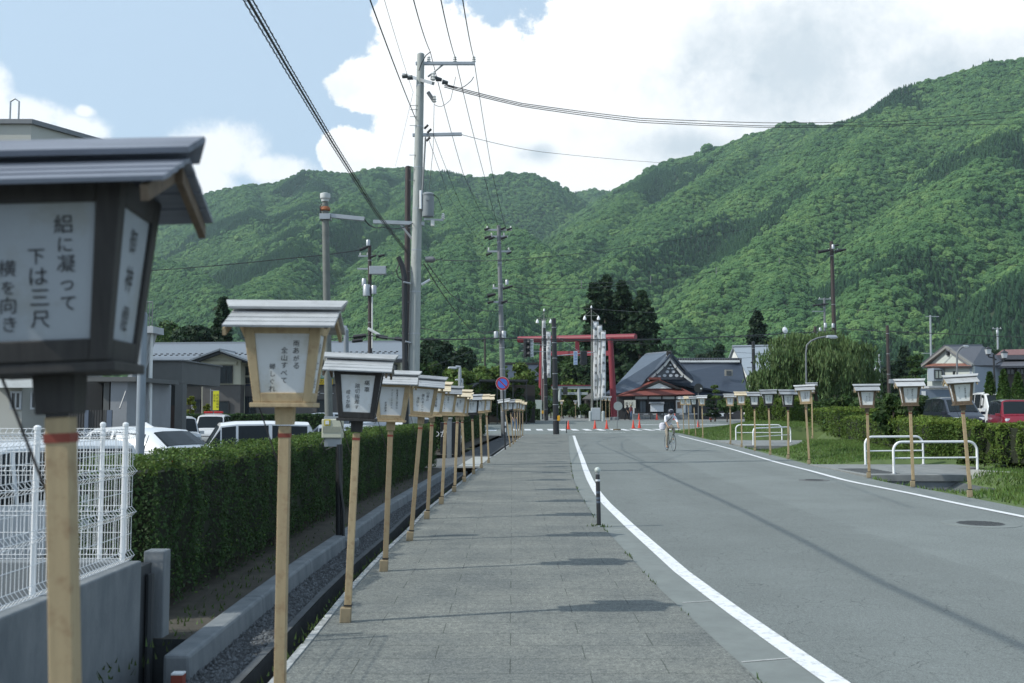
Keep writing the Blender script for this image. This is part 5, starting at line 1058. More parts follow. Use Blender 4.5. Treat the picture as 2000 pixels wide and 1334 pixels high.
# ---- the two-storey shop on the left
shop = bld("shop_building", "two-storey shop with beige upper floor, brown lower floor and grey metal roof", 530, 76, LOT)
pbox(shop, "upper_wall", 283, 782, 703, 751, 76, 9, cream); pbox(shop, "lower_wall", 283, 782, 752.5, 850, 76, 9, brownw, z0=LOT); pbox(shop, "band", 283, 782, 750.2, 753.2, 75.95, .2, mat("indigo band", (.035, .04, .075), .6))
r1 = poly([(262, 706, 75), (806, 700, 75), (784, 668, 81), (290, 672, 81)], .15, metal_roof, "roof", shop); 
poly([(784, 668.3, 81), (290, 672.3, 81), (262, 706, 87), (806, 703, 87)], .15, metal_roof, "roof", shop)
q = MB()
for i in range(44):
    for o_ in (0, 1): c = at(290 + i * 11.2 + o_ * 4, 697.5 - i * .12 - o_ * 2.6, 76.0) - shop.location; q.box(c + Vector((0, -.05, .12)), (.18, .10, .07))
q.build("snow_guard", dark_trim, r1)
q = MB(); q.bb(*[at(x, 0, 75).x - shop.location.x for x in (262, 806)], -1.12, -.98, at(0, 707, 75).z - LOT - .05, at(0, 703, 75).z - LOT); q.build("gutter", dark_trim, shop)
bay = poly([(392, 751, 74.6), (470, 751, 74.6), (470, 703, 74.6), (430, 690, 74.6), (392, 703, 74.6)], 1.5, mat("pale beige render", (.46, .44, .35), .85, vs=1.5, var=.06), "gable_bay", shop); pbox(shop, "bay_base", 392, 470, 751.5, 850, 74.7, 1.5, brownw, z0=LOT)
for (xa, xb) in ((368, 430.5), (494, 430.5)): poly([(xa, 707, 73.9), (xb, 684, 73.9), (xb, 690, 73.9), (xa, 713, 73.9)], .5, dark_trim, "barge_board", shop); 
for (xa, xb) in ((368, 430.5), (494, 430.5)): poly([at(xa, 706.3, 73.7), at(xb, 683.3, 73.7), at(xb, 683.3, 73.7) + Vector((0, 5.5, .0)), at(xa, 706.3, 73.7) + Vector((0, 3.0, .0))], .12, metal_roof, "gable_roof", shop)
pbox(shop, "lintel", 396, 462, 706, 712, 74.45, .15, cream)
window(shop, 404, 455, 714, 749, 74.55, mull=3); window(shop, 357.5, 391, 717.5, 741, 75.95, mull=1, curtain=True); window(shop, 474, 500, 716, 733, 75.95); window(shop, 474, 500, 737, 749, 75.95, mull=2)
window(shop, 369, 392, 780, 803, 75.95, mull=1, curtain=True); window(shop, 474, 500, 774, 812, 75.95, mull=2); window(shop, 424, 448, 783, 835, 74.65, mull=0, name="door"); window(shop, 618, 645, 780, 835, 75.9, mull=0, name="door"); window(shop, 610, 640, 690, 716, 75.95, mull=1); window(shop, 760, 776, 712, 742, 75.95, mull=0)
q = MB(); c = at(361, 747, 75.6) - shop.location; q.box(c, (.55, .35, .55)); a_ = q.build("air_conditioner", white_paint, shop, bevel=.04); q = MB(); disc(q, c, .2, .176, .182, 14); q.build("fan_grille", grey_steel, a_)
def sign_board(t, x0, x1, y0, y1, Y, m, txt, tm, sz, name="sign_board"):
    o = pbox(t, name, x0, x1, y0, y1, Y, .08, m); a, b = at(x0, y1, Y), at(x1, y0, Y); V, Fs = text_mesh(txt, sz); l = t.location
    if len(V): c = (V.min(0) + V.max(0)) / 2; q = MB(); q.add([(v[0] - c[0] + (a.x + b.x) / 2 - l.x, Y - .012 - l.y, v[1] - c[1] + (a.z + b.z) / 2 - l.z) for v in V], Fs); q.build("writing", tm, o)
    return o
sign_green = mat("sign green", (.05, .26, .17), .5); sign_yellow = mat("sign yellow", (.68, .46, .015), .5); white_ink = mat("white lettering", (.72, .73, .73), .6)
sign_board(shop, 606, 650, 723, 739.5, 75.6, sign_green, "入居者募集", white_ink, .52); sign_board(shop, 606, 650, 740, 751, 75.6, sign_yellow, "みのや", ink, .38)
q = MB(); V, Fs = text_mesh("ピーバー", .36); c = at(634, 768, 75.9) - shop.location; q.add([(v[0] + c.x, c.y, v[1] + c.z - .15) for v in V], Fs); q.build("writing", white_ink, shop)
for px in (395, 477): q = MB(); q.tube([at(px, 712, 74.4 if px < 400 else 75.8) - shop.location, at(px, 830, 74.4 if px < 400 else 75.8) - shop.location], .04, 6); q.build("downpipe", cream, shop)
# ---- grey porch with pillars, external stair, big cream block, blue-grey post
gr1 = mat("grey render", (.135, .138, .135), .85, vs=2, var=.1); gr2 = mat("brown slat panel", (.085, .055, .045), .7, vs=3, var=.15, stretch=(14, 14, 1))
po_ = bld("porch_building", "low grey flat-roofed porch on square pillars left of the shop", 320, 38, LOT)
pbox(po_, "roof_block", 283, 356, 704, 749, 38, 5, gr1); pbox(po_, "roof_edge", 281, 358, 702.4, 705, 37.9, 5.2, grey_steel)
for (x0, x1) in ((314, 322), (340, 357)): pbox(po_, "pillar", x0, x1, 749.5, 850, 38, .5, gr1, z0=LOT)
pbox(po_, "lower_wall", 268, 315, 787, 860, 38.1, .3, gr1, z0=LOT)
for (x0, x1) in ((316, 329), (330, 356)): pbox(po_, "slat_panel", x0, x1, 792, 850, 38.3, .1, gr2, z0=LOT)
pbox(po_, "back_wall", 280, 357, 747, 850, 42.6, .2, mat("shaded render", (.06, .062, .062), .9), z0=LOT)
q = MB()
for i in range(5): q.tube([at(286 + i * 6, 738 + (i == 0) * 8, 38.6) - po_.location, at(286 + i * 6, 786, 38.6) - po_.location], .03, 5)
for y in (738, 752, 768, 784): q.tube([at(286, y, 38.6) - po_.location, at(310, y, 38.6) - po_.location], .03, 5)
q.build("window_grille", grey_steel, po_)
q = MB()
for i in range(4): q.bb(at(303 + i * 4, 0, 38).x - po_.location.x, at(304.5 + i * 4, 0, 38).x - po_.location.x, .06, .1, at(0, 842, 38).z - LOT, at(0, 810, 38).z - LOT)
q.build("vent_slots", dark_trim, po_)
cb_ = thing("apartment_block", "tall cream flat-roofed block rising behind the nearest lantern's roof", "building", (-16.6, 34, LOT)); zt_ = at(50, 243, 34).z - LOT
creamb = mat("cream siding", (.47, .47, .43), .85, vs=.8, var=.05)
Am = [(0, 0), (1.53, 2.85), (-8, 8.4), (-22, 8), (-22, 0)]
q = MB(); n_ = len(Am); q.add([(x, y, 0) for x, y in Am] + [(x, y, zt_) for x, y in Am], [tuple(range(n_))[::-1], tuple(range(n_, 2 * n_))] + [(i, (i + 1) % n_, (i + 1) % n_ + n_, i + n_) for i in range(n_)]); q.build("wall", creamb, cb_)
q = MB(); Bm = [(.08, -.12), (1.68, 2.85), (-8, 8.6), (-22.1, 8.1), (-22.1, -.12)]; q.add([(x, y, zt_ + .002) for x, y in Bm] + [(x, y, zt_ + .16) for x, y in Bm], [tuple(range(n_))[::-1], tuple(range(n_, 2 * n_))] + [(i, (i + 1) % n_, (i + 1) % n_ + n_, i + n_) for i in range(n_)]); q.build("roof_edge", grey_steel, cb_)
q = MB(); q.tube([(-.9, .3, zt_ + .1), (-.9, .3, zt_ + .9), (-.75, .3, zt_ + 1.0), (-.6, .3, zt_ + .9), (-.6, .3, zt_ + .1)], .03, 6); q.build("roof_ladder", galv, cb_)
pbox(cb_, "canopy", -30, 86, 738, 757, 33.2, .8, whitewall); pbox(cb_, "pier", 88, 160, 738, 850, 33.6, .4, mat("dark entrance", (.03, .032, .034), .9), z0=LOT)  # the pier is a plain near-black block filling the entrance
for x in (20, 60): window(cb_, x, x + 24, 764, 800, 33.95, fm=galv, mull=1)
window(cb_, -5, 22, 590, 640, 33.95, fm=galv); window(cb_, -5, 22, 420, 470, 33.95, fm=galv)
sa_ = bld("entrance_block", "white wall with a dark doorway seen under the nearest lantern", 240, 31, LOT)
pbox(sa_, "wall", 214, 249, 742, 850, 31, 4, mat("shaded white plaster", (.30, .31, .325), .85, vs=1.5), z0=LOT); pbox(sa_, "side_wall", 200, 214, 746, 850, 31.1, 3, gr1, z0=LOT); pbox(sa_, "doorway", 160, 200, 746, 850, 32, .2, mat("dark entrance", (0, 0, 0)), z0=LOT); pbox(sa_, "soffit", 160, 265, 736, 745, 30.8, 4, gr1)  # a white wall, its shade painted into the plaster colour as grey
q = MB(); q.tube([at(234, 798, 30.6) - sa_.location, at(246, 764, 30.9) - sa_.location], .025, 6); q.build("handrail", grey_steel, sa_)
sf = bld("slat_fence", "dark vertical slat fence before the white wall", 200, 29.5, LOT, "fence"); q = MB()
for i in range(17): q.bb(at(158 + i * 5, 0, 29.5).x - sf.location.x, at(161 + i * 5, 0, 29.5).x - sf.location.x, 0, .03, 0, at(0, 801, 29.5).z - LOT)
q.bb(at(156, 0, 29.5).x - sf.location.x, at(244, 0, 29.5).x - sf.location.x, .03, .06, .3, .38); q.build("slats", mat("dark slat", (.05, .048, .047), .6), sf)
q = MB(); q.bb(at(190, 0, 29.5).x - sf.location.x, at(197, 0, 29.5).x - sf.location.x, -.05, -.005, 0, at(0, 801, 29.5).z - LOT); q.bb(at(232, 0, 29.5).x - sf.location.x, at(241, 0, 29.5).x - sf.location.x, -.05, -.005, 0, at(0, 801, 29.5).z - LOT); q.build("post", mat("blue grey slat post", (.12, .15, .20), .6), sf)
es = bld("outside_stair", "white outside stair with a landing and thin railing right of the nearest lantern", 295, 32, LOT, "stair")
poly([(299, 637, 32), (299, 650, 32), (285, 650, 32), (273, 690, 32), (256, 740, 32), (248, 740, 32), (268, 672, 32), (280, 637, 32)], 1.0, mat("dim white stair paint", (.46, .48, .50), .8, vs=2), "stringer", es)
q = MB(); A_, B_, C_ = at(280, 637, 32.1), at(297, 637, 32.1), at(248, 730, 32.1); l = es.location
for i in range(4): p_ = A_.lerp(B_, i / 3) - l; q.tube([p_, p_ + Vector((0, 0, .78))], .015, 5)
q.tube([A_ - l + Vector((0, 0, .78)), B_ - l + Vector((0, 0, .78))], .018, 5)
for i in range(9): p_ = A_.lerp(C_, i / 8) - l; q.tube([p_, p_ + Vector((0, 0, .78))], .015, 5)
q.tube([A_ - l + Vector((0, 0, .78)), C_ - l + Vector((0, 0, .78))], .018, 5); q.build("railing", grey_steel, es)
q = MB(); q.tube([Vector((0, 0, 0)), at(296, 637, 33) - l], .05, 6); q.tube([at(296, 650, 32.5) - l, Vector((at(296, 650, 32.5).x - l.x, .5, 0))], .06, 6); q.build("stair_post", whitewall, es)
b_ = at(275, 800, 20); q = thing("grey_post", "blue-grey round post standing behind the mesh fence corner", "post", (b_.x, 20, LOT)); s_ = MB(); s_.tube([(0, 0, 0), (0, 0, 3.9)], .085, 16); s_.lathe([(.085, 3.9), (.06, 3.95), (.0, 3.97)], n=16); s_.build("shaft", mat("blue grey paint", (.26, .30, .34), .5), q, smooth=True); s_ = MB(); s_.lathe([(.14, 0), (.14, .03)], n=14); s_.build("foot", galv, q)
# ---- shrine lodge with the big tiled roof
tile_l = mat("grey tile", (.16, .175, .20), .42, .1, vs=3, var=.12); 
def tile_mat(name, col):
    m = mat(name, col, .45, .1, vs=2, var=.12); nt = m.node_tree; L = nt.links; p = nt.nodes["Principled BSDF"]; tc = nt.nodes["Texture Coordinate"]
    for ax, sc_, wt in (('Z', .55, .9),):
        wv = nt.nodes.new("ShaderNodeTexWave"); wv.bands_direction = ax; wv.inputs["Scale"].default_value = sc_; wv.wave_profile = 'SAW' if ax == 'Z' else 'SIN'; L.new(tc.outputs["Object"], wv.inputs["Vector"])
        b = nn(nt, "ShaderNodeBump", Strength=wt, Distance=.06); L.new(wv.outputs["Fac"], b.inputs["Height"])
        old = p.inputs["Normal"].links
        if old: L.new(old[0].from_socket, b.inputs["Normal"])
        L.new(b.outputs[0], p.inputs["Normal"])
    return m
tile_d = tile_mat("dark glazed tile", (.042, .055, .080)); tile_lit = tile_mat("sunlit tile", (.105, .132, .17))  # second tile is a lighter copy, sunlight on the left slope painted in
redroof = mat("red oxide roof", (.20, .058, .045), .6, vs=2, var=.15, stretch=(10, 1, 1)); timber = mat("dark timber", (.028, .024, .022), .7)
lodge = bld("shrine_lodge", "shrine lodge with a large dark tiled gable roof, red porch roof and white gable lattice", 1320, 122, gz(122))
poly([(1268, 740, 120.5), (1460, 771, 120.5), (1447, 706, 128), (1316, 706, 128)], .25, tile_d, "main_roof", lodge)
poly([(1255, 772, 120.4), (1462, 772, 120.4), (1455, 742, 123.6), (1270, 736, 123.6)], .2, tile_d, "main_roof", lodge)
poly([(1316, 706.2, 128), (1447, 706.2, 128), (1462, 760, 137), (1250, 760, 137)], .25, tile_d, "main_roof", lodge)
rg_ = pbox(lodge, "ridge", 1316, 1447, 699.0, 703.5, 127.0, .6, tile_l); pbox(lodge, "ridge_plaster", 1320, 1445, 703.5, 707.5, 126.8, .5, whitewall)
q = MB()
for i in range(26): c = at(1320 + i * 4.9, 701.5, 126.9) - lodge.location; q.box(c, (.17, .10, .16))
q.build("ridge_tile", timber, rg_)
pbox(lodge, "ridge_end", 1443, 1448.5, 699.5, 709, 127.5, .7, timber)
# the projecting left wing: lit slope, short ridge, lattice gable
poly([(1182, 772, 118.5), (1205, 755, 119), (1255, 700, 126), (1262, 695, 129), (1306, 691, 121.6), (1296, 716, 120.5), (1262, 745, 119.6), (1243, 769, 118.6)], .25, tile_lit, "wing_roof", lodge)
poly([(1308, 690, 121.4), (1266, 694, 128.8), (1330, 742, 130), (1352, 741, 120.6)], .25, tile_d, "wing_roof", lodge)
for (pts, nm) in (([(1310, 702, 120.2), (1272, 741, 119.6), (1345, 741, 120)], "gable_wall"),): poly(pts, .2, mat("lattice ground", (.16, .17, .19), .8), nm, lodge)
gw = [(1264, 741), (1281, 727), (1296, 713), (1309, 697)]; gr_ = [(1354, 744), (1336, 731), (1322, 716), (1309, 697)]
for side_ in (gw, gr_):
    for i in range(3):
        (xa, ya), (xb, yb) = side_[i], side_[i + 1]; poly([(xa, ya, 119.3), (xb, yb, 119.3), (xb, yb + 5.5, 119.3), (xa + (3 if side_ is gw else -3), ya + 3.4, 119.3)], .35, whitewall, "barge_board", lodge); poly([(xa - (3 if side_ is gw else -3), ya - 1, 119.1), (xb, yb - 6, 119.1), (xb, yb - .3, 119.1), (xa, ya - .3, 119.1)], 1.0, tile_d, "gable_tile", lodge)
q = MB(); Yg = 119.45
for (x, y, rx, ry) in ((1298, 733.5, 3.8, 2.9), (1310, 733.5, 3.8, 2.9), (1321.5, 733.5, 3.6, 2.9), (1288, 735, 3, 1.8), (1331, 735, 3, 1.8), (1303.5, 726, 3.5, 2.8), (1315, 726, 3.5, 2.8), (1306, 719.5, 3, 1.6), (1313, 719.5, 3, 1.6), (1309.5, 713, 2.6, 1.5)):
    vs = [at(x + rx * math.cos(a * math.pi / 4), y + ry * math.sin(a * math.pi / 4), Yg) - lodge.location for a in range(8)]; q.slab(vs, .05)
q.build("lattice_panel", mat("lattice white", (.50, .53, .56), .8), lodge)
poly([(1258, 692, 129), (1304, 688, 121.3), (1306, 693, 121.3), (1260, 697, 129)], .5, tile_l, "wing_ridge", lodge); poly([(1262, 697, 128.6), (1302, 694, 121.1), (1302, 696.5, 121.1), (1262, 700, 128.6)], .2, whitewall, "ridge_plaster", lodge); pbox(lodge, "ridge_end", 1303, 1311, 686, 697, 120.8, .6, timber)
# red porch
poly([(1204, 773, 117.6), (1240, 759.5, 118.6), (1332, 758, 118.8), (1357, 769.5, 117.6)], .12, redroof, "porch_roof", lodge); poly([(1204, 773, 117.5), (1242, 762, 118.1), (1287, 740, 119), (1275, 739, 120.4), (1262, 745, 120.4), (1238, 757, 119.5)], .14, redroof, "porch_roof", lodge); poly([(1288, 741, 118.2), (1290, 743.5, 118.2), (1334, 760, 118.2), (1328, 757.5, 119.4)], .14, redroof, "porch_roof", lodge)
poly([(1262, 759, 118.35), (1288, 748, 118.35), (1312, 758.5, 118.35)], .15, whitewall, "porch_gable", lodge); poly([(1243, 762.5, 118.2), (1287, 743, 118.2), (1288, 747, 118.2), (1256, 761, 118.2)], .3, timber, "barge_board", lodge); poly([(1288, 742.5, 118.15), (1335, 760, 118.15), (1322, 760, 118.15), (1288, 747, 118.15)], .3, timber, "barge_board", lodge)
pbox(lodge, "porch_ridge", 1268, 1291, 737, 741.5, 118.9, .5, redroof); pbox(lodge, "eave_beam", 1208, 1354, 772, 774.5, 118.2, .4, timber)
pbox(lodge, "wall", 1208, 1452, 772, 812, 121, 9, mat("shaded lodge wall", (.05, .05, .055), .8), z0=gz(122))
for (x0, x1) in ((1240, 1265), (1267, 1292), (1294, 1318), (1320, 1330)): pbox(lodge, "plaster_panel", x0, x1, 774.5, 779.5, 118.5, .1, whitewall)
for x in (1238.5, 1265, 1292, 1318, 1352): pbox(lodge, "pillar", x, x + 2, 773, 812, 118.4, .3, timber, z0=gz(122))
pbox(lodge, "transom", 1238, 1354, 779.5, 781.5, 118.35, .2, timber); pbox(lodge, "white_door", 1320, 1339, 781.5, 806.5, 118.5, .1, whitewall); pbox(lodge, "poster", 1323, 1331, 785, 797.5, 118.42, .05, mat("brown poster", (.22, .13, .08), .6)); pbox(lodge, "white_door", 1341, 1351, 783, 806, 118.6, .1, mat("grey door", (.32, .36, .40), .6))
window(lodge, 1249, 1262, 783, 807, 118.7, fm=timber, mull=1, gm=mat("blue grey glass", (.13, .155, .18), .2)); window(lodge, 1268, 1291, 783, 807, 118.75, fm=timber, mull=2); window(lodge, 1296, 1318, 783, 807, 118.75, fm=timber, mull=1)
pbox(lodge, "plinth", 1236, 1356, 807, 811, 118.2, .6, concrete, z0=gz(120)); pbox(lodge, "skylight", 1417, 1431, 722, 734, 122.6, .5, mat("skylight frame", (.26, .25, .22), .5)); pbox(lodge, "skylight_glass", 1419.5, 1428.5, 724.5, 732.5, 122.5, .2, glass)
# ---- white house behind, grey-roofed house and red-roofed house on the right, far hall roof
whs = bld("white_house", "white-walled house with a pale blue-grey roof behind the shrine lodge", 1470, 146, .45)
poly([(1432, 678, 150), (1513, 676, 150), (1536, 731, 143), (1460, 733, 143)], .25, mat("pale metal roof", (.30, .34, .38), .5, .1, vs=2, var=.08), "roof", whs); poly([(1432, 678.4, 150), (1513, 676.4, 150), (1490, 733, 158), (1410, 733, 158)], .25, mat("pale metal roof", (0, 0, 0)), "roof", whs)
poly([(1435, 683, 149.6), (1465, 735, 143.6), (1465, 812, 143.6), (1416, 812, 157), (1416, 733, 157)], .2, whitewall, "gable_wall", whs); poly([(1465, 733, 143.7), (1534, 733, 143.7), (1534, 812, 143.7), (1465, 812, 143.7)], .2, whitewall, "wall", whs)
window(whs, 1466, 1473, 740, 762, 143.5, mull=0); q = MB(); q.tube([at(1430, 676.5, 150) - whs.location, at(1514, 675, 150) - whs.location], .18, 6); q.build("ridge_cap", galv, whs)
rh = bld("grey_roof_house", "two-storey pale panelled house with a grey gable roof beyond the car park", 1860, 90, .2)
lw = mat("pale siding panels", (.47, .50, .47), .8, vs=.8, var=.06); sw_ = mat("shaded blue grey siding", (.27, .31, .36), .8, vs=1, var=.06); slate = mat("brown grey slate roof", (.115, .115, .13), .6, vs=2, var=.12, stretch=(1, 1, 6))  # the side wall's shade is painted into the blue grey siding
poly([(1811, 716, 92), (1900, 716, 87), (1900, 812, 87), (1811, 812, 92)], .25, lw, "front_wall", rh); poly([(1900, 715, 87.05), (1972, 714, 99), (1972, 812, 99), (1900, 812, 87.05)], .25, sw_, "side_wall", rh); poly([(1815, 713, 91.8), (1848, 683, 89.9), (1893, 713, 87.4)], .2, lw, "gable_wall", rh)
poly([(1847, 677, 89.55), (1920, 676, 95), (1972, 713, 97), (1898, 713.5, 86.65)], .2, slate, "roof", rh); poly([(1847, 677, 89.55), (1920, 676, 95), (1876, 712, 101), (1800, 715, 92.2)], .2, slate, "roof", rh)
for a_, b_2 in (((1799, 716), (1847, 677)), ((1898, 714), (1847, 677))): poly([(a_[0], a_[1] - 2.5, 92.1 if a_[0] < 1850 else 86.55), (b_2[0], b_2[1] - 1.5, 89.45), (b_2[0], b_2[1] + 3, 89.45), (a_[0], a_[1] + 1, 92.1 if a_[0] < 1850 else 86.55)], .3, mat("fascia grey", (.22, .215, .20), .7), "barge_board", rh)
poly([(1804, 716.5, 91.7), (1897, 715, 86.5), (1889, 709.5, 87.5), (1815, 710, 91.75)], .12, mat("rust skirt roof", (.22, .10, .075), .7, vs=3), "skirt_roof", rh); poly([(1801, 715.6, 91.8), (1899, 714.6, 86.4), (1899, 716.4, 86.4), (1801, 717.4, 91.8)], .12, dark_trim, "gutter", rh)
pbox(rh, "bay_window", 1824, 1843, 719, 744, 90.0, 1.3, sw_); w_ = window(rh, 1825, 1840, 722.5, 740, 89.95, mull=1, gm=mat("pale curtain glass", (.38, .42, .38), .2)); window(rh, 1861, 1876, 725, 733, 88.9, mull=0); pbox(rh, "vent", 1851, 1855, 686, 694, 89.45, .3, dark_trim)
def swin(x0, x1, y0, y1, Y0, Y1): poly([(x0, y0, Y0), (x1, y0, Y1), (x1, y1, Y1), (x0, y1, Y0)], .05, glass, "window", rh)
swin(1936, 1956, 719, 735, 94.1, 96.9); 
for x in (1829, 1847, 1865, 1883): f_ = (x - 1811) / 89; poly([(x, 717, 91.97 - 5 * f_), (x + .5, 717, 91.94 - 5 * f_), (x + .5, 812, 91.94 - 5 * f_), (x, 812, 91.97 - 5 * f_)], .01, grey_steel, "panel_joint", rh)
sh = bld("shed", "low blue-grey shed with a scalloped white roof edge before the pale house", 1830, 80, .14); pbox(sh, "wall", 1795, 1866, 760, 812, 80, 2.5, mat("blue corrugated wall", (.16, .20, .25), .6, vs=3, stretch=(10, 1, 1)), z0=.14)
q = MB(); xa, xb = at(1793, 0, 79.8).x - sh.location.x, at(1868, 0, 79.8).x - sh.location.x; zz = at(0, 757, 79.8).z - .14; n_ = 26
for i in range(n_): q.bb(xa + (xb - xa) * i / n_, xa + (xb - xa) * (i + .62) / n_, -.22, 2.5, zz - .05, zz + .05)
q.bb(xa, xb, -.2, 2.5, zz + .05, zz + .13); q.build("roof", mat("pale corrugated roof", (.42, .43, .44), .6), sh); pbox(sh, "door", 1801, 1808, 764, 790, 79.96, .03, whitewall)
rr_ = bld("red_roof_house", "house with a dull red roof and dark lower roof at the right frame edge", 1990, 98, .2); poly([(1944, 693.5, 96), (2060, 692, 96), (2060, 680, 101), (1958, 683, 101)], .2, mat("dull red roof", (.19, .085, .078), .65, vs=2, var=.12), "roof", rr_); pbox(rr_, "fascia", 1944, 2060, 693.5, 702, 96, 4, slate); poly([(1950, 715, 94), (2060, 713, 94), (2060, 702, 97), (1962, 703, 97)], .2, slate, "lower_roof", rr_); pbox(rr_, "wall", 1955, 2060, 714, 812, 96.5, 6, mat("brown board wall", (.10, .085, .075), .8), z0=.2)
for x in (1966, 1985, 2004): window(rr_, x, x + 15, 718, 732, 96.45, mull=1)
fh = bld("shrine_hall", "dark tiled hall roof behind the maples left of the red torii", 1010, 150, .45); poly([(965, 742, 148), (1060, 742, 148), (1056, 711, 153), (985, 711, 153)], .25, tile_d, "roof", fh); poly([(985, 711.3, 153), (1056, 711.3, 153), (1060, 740, 159), (965, 740, 159)], .25, tile_d, "roof", fh); pbox(fh, "ridge", 983, 1058, 708, 712, 152.7, .6, timber); pbox(fh, "wall", 972, 1055, 740, 815, 150, 7, timber, z0=.45)
ts = bld("gate_roof", "small weathered roof of a shelter just right of the grey stone torii", 1150, 135, .45); poly([(1137, 779, 133), (1162, 779, 133), (1160, 768, 137), (1152, 768, 137)], .2, mat("weathered bark roof", (.11, .10, .095), .85), "roof", ts); pbox(ts, "wall", 1145, 1160, 779, 815, 134.5, 3, timber, z0=.45)
fh2 = bld("far_house", "tiny house with a purplish roof far right of the willow", 1718, 170, .3, group=None); poly([(1694, 752, 168), (1740, 752, 168), (1727, 738, 174), (1706, 738, 174)], .2, mat("purple roof", (.17, .10, .12), .7), "roof", fh2); pbox(fh2, "wall", 1698, 1738, 752, 800, 169, 6, mat("tan wall", (.3, .27, .22), .8), z0=.3)
# ---- pergola
pg = bld("pergola", "black pergola roof over dark climbing plants left of the no-parking sign", 985, 98, .1, "pergola")
pbox(pg, "beam", 936, 1031, 741, 745, 98, 4.5, black_steel); poly([(920, 757, 97), (936, 747, 98), (936, 749.5, 98), (920, 760, 97)], 2.5, black_steel, "side_roof", pg); pbox(pg, "back_panel", 936, 1045, 752, 812, 103, .2, timber, z0=.1)
for x in (936, 970, 1001, 1027): pbox(pg, "post", x, x + 2.2, 745.2, 815, 98.2, .1, black_steel, z0=.1)
wc = bld("white_low_wall", "pale low wall behind the street hedge left of the signal posts", 1048, 116, .4, "wall"); pbox(wc, "panel", 1040, 1058, 781, 815, 116, .3, mat("pale green wall", (.42, .48, .44), .8), z0=.4)
# ================================================================== torii, banners, street things
tor_m = mat("vermilion faded paint", (.215, .022, .036), .55, vs=2, var=.1, dirt=((.17, .04, .05), 2, .4))
tr_ = thing("torii", "big faded red torii gate with a round top log across the shrine entrance", "torii", (at(1125, 800, 117).x, 117, gz(117))); l = tr_.location
def leg(px0, y0, px1, y1, Y, zb, r0, r1): q = MB(); a = at(px0, y0, Y); b = at(px1, y1, Y); b.z = zb; q.tube([b - l, b.lerp(a, .5) - l, a - l], [r0, (r0 + r1) / 2, r1], 18); return q
leg(1192, 660, 1200, 817, 114.5, gz(115), .37, .30).build("leg", tor_m, tr_, smooth=True); leg(1059, 664, 1055.5, 818, 121, gz(121), .34, .29).build("leg", tor_m, tr_, smooth=True)
q = MB(); q.tube([at(1013, 663.5, 122) - l, at(1127, 661, 117.7) - l, at(1241.5, 658.5, 113.5) - l], .40, 20); q.build("top_log", tor_m, tr_, smooth=True)
q = MB(); a, b = at(1060, 690.5, 121) - l, at(1193, 690, 114.5) - l; d = (b - a).normalized(); s_ = Vector((-d.y, d.x, 0)) * .14
q.add([a - s_ - Vector((0, 0, .27)), a + s_ - Vector((0, 0, .27)), a + s_ + Vector((0, 0, .27)), a - s_ + Vector((0, 0, .27)), b - s_ - Vector((0, 0, .27)), b + s_ - Vector((0, 0, .27)), b + s_ + Vector((0, 0, .27)), b - s_ + Vector((0, 0, .27))], [(0, 3, 2, 1), (4, 5, 6, 7), (0, 1, 5, 4), (1, 2, 6, 5), (2, 3, 7, 6), (3, 0, 4, 7)]); q.build("tie_beam", tor_m, tr_)
q = MB(); c = at(1127.5, 677, 117.6) - l; q.box(c, (.48, .26, 1.35)); q.build("strut", tor_m, tr_)
for (x, Y) in ((1200, 114.5), (1055.5, 121)): q = MB(); b = at(x, 818, Y); q.lathe([(.55, -.05), (.52, .28), (.42, .34)], (b.x - l.x, b.y - l.y, gz(Y) - l.z), 16); q.build("stone_base", concrete, tr_)
st2 = thing("stone_torii", "pale grey stone torii with a red-edged top beam behind the red one", "torii", (at(1120, 800, 138).x, 138, .45)); l = st2.location; stone = mat("pale granite", (.42, .46, .46), .8, vs=3, var=.1)
for (x0, x1) in ((1130, 1133.5), (1094, 1091)): q = MB(); a, b = at(x0, 757, 138), at(x1, 817, 138); b.z = .45; q.tube([b - l, a - l], [.26, .21], 14); q.build("leg", stone, st2, smooth=True)
pbox(st2, "top_beam", 1078, 1155, 753.5, 759.5, 137.8, .5, stone); pbox(st2, "red_edge", 1077, 1156, 751.8, 753.5, 137.7, .6, tor_m); pbox(st2, "tie_beam", 1084, 1148, 766, 771, 137.9, .25, stone); pbox(st2, "name_plaque", 1099.5, 1108.5, 756, 770.5, 137.5, .15, mat("dark plaque", (.03, .035, .035), .6))
cloth = mat("white banner cloth", (.66, .67, .68), .85, vs=3, var=.05)
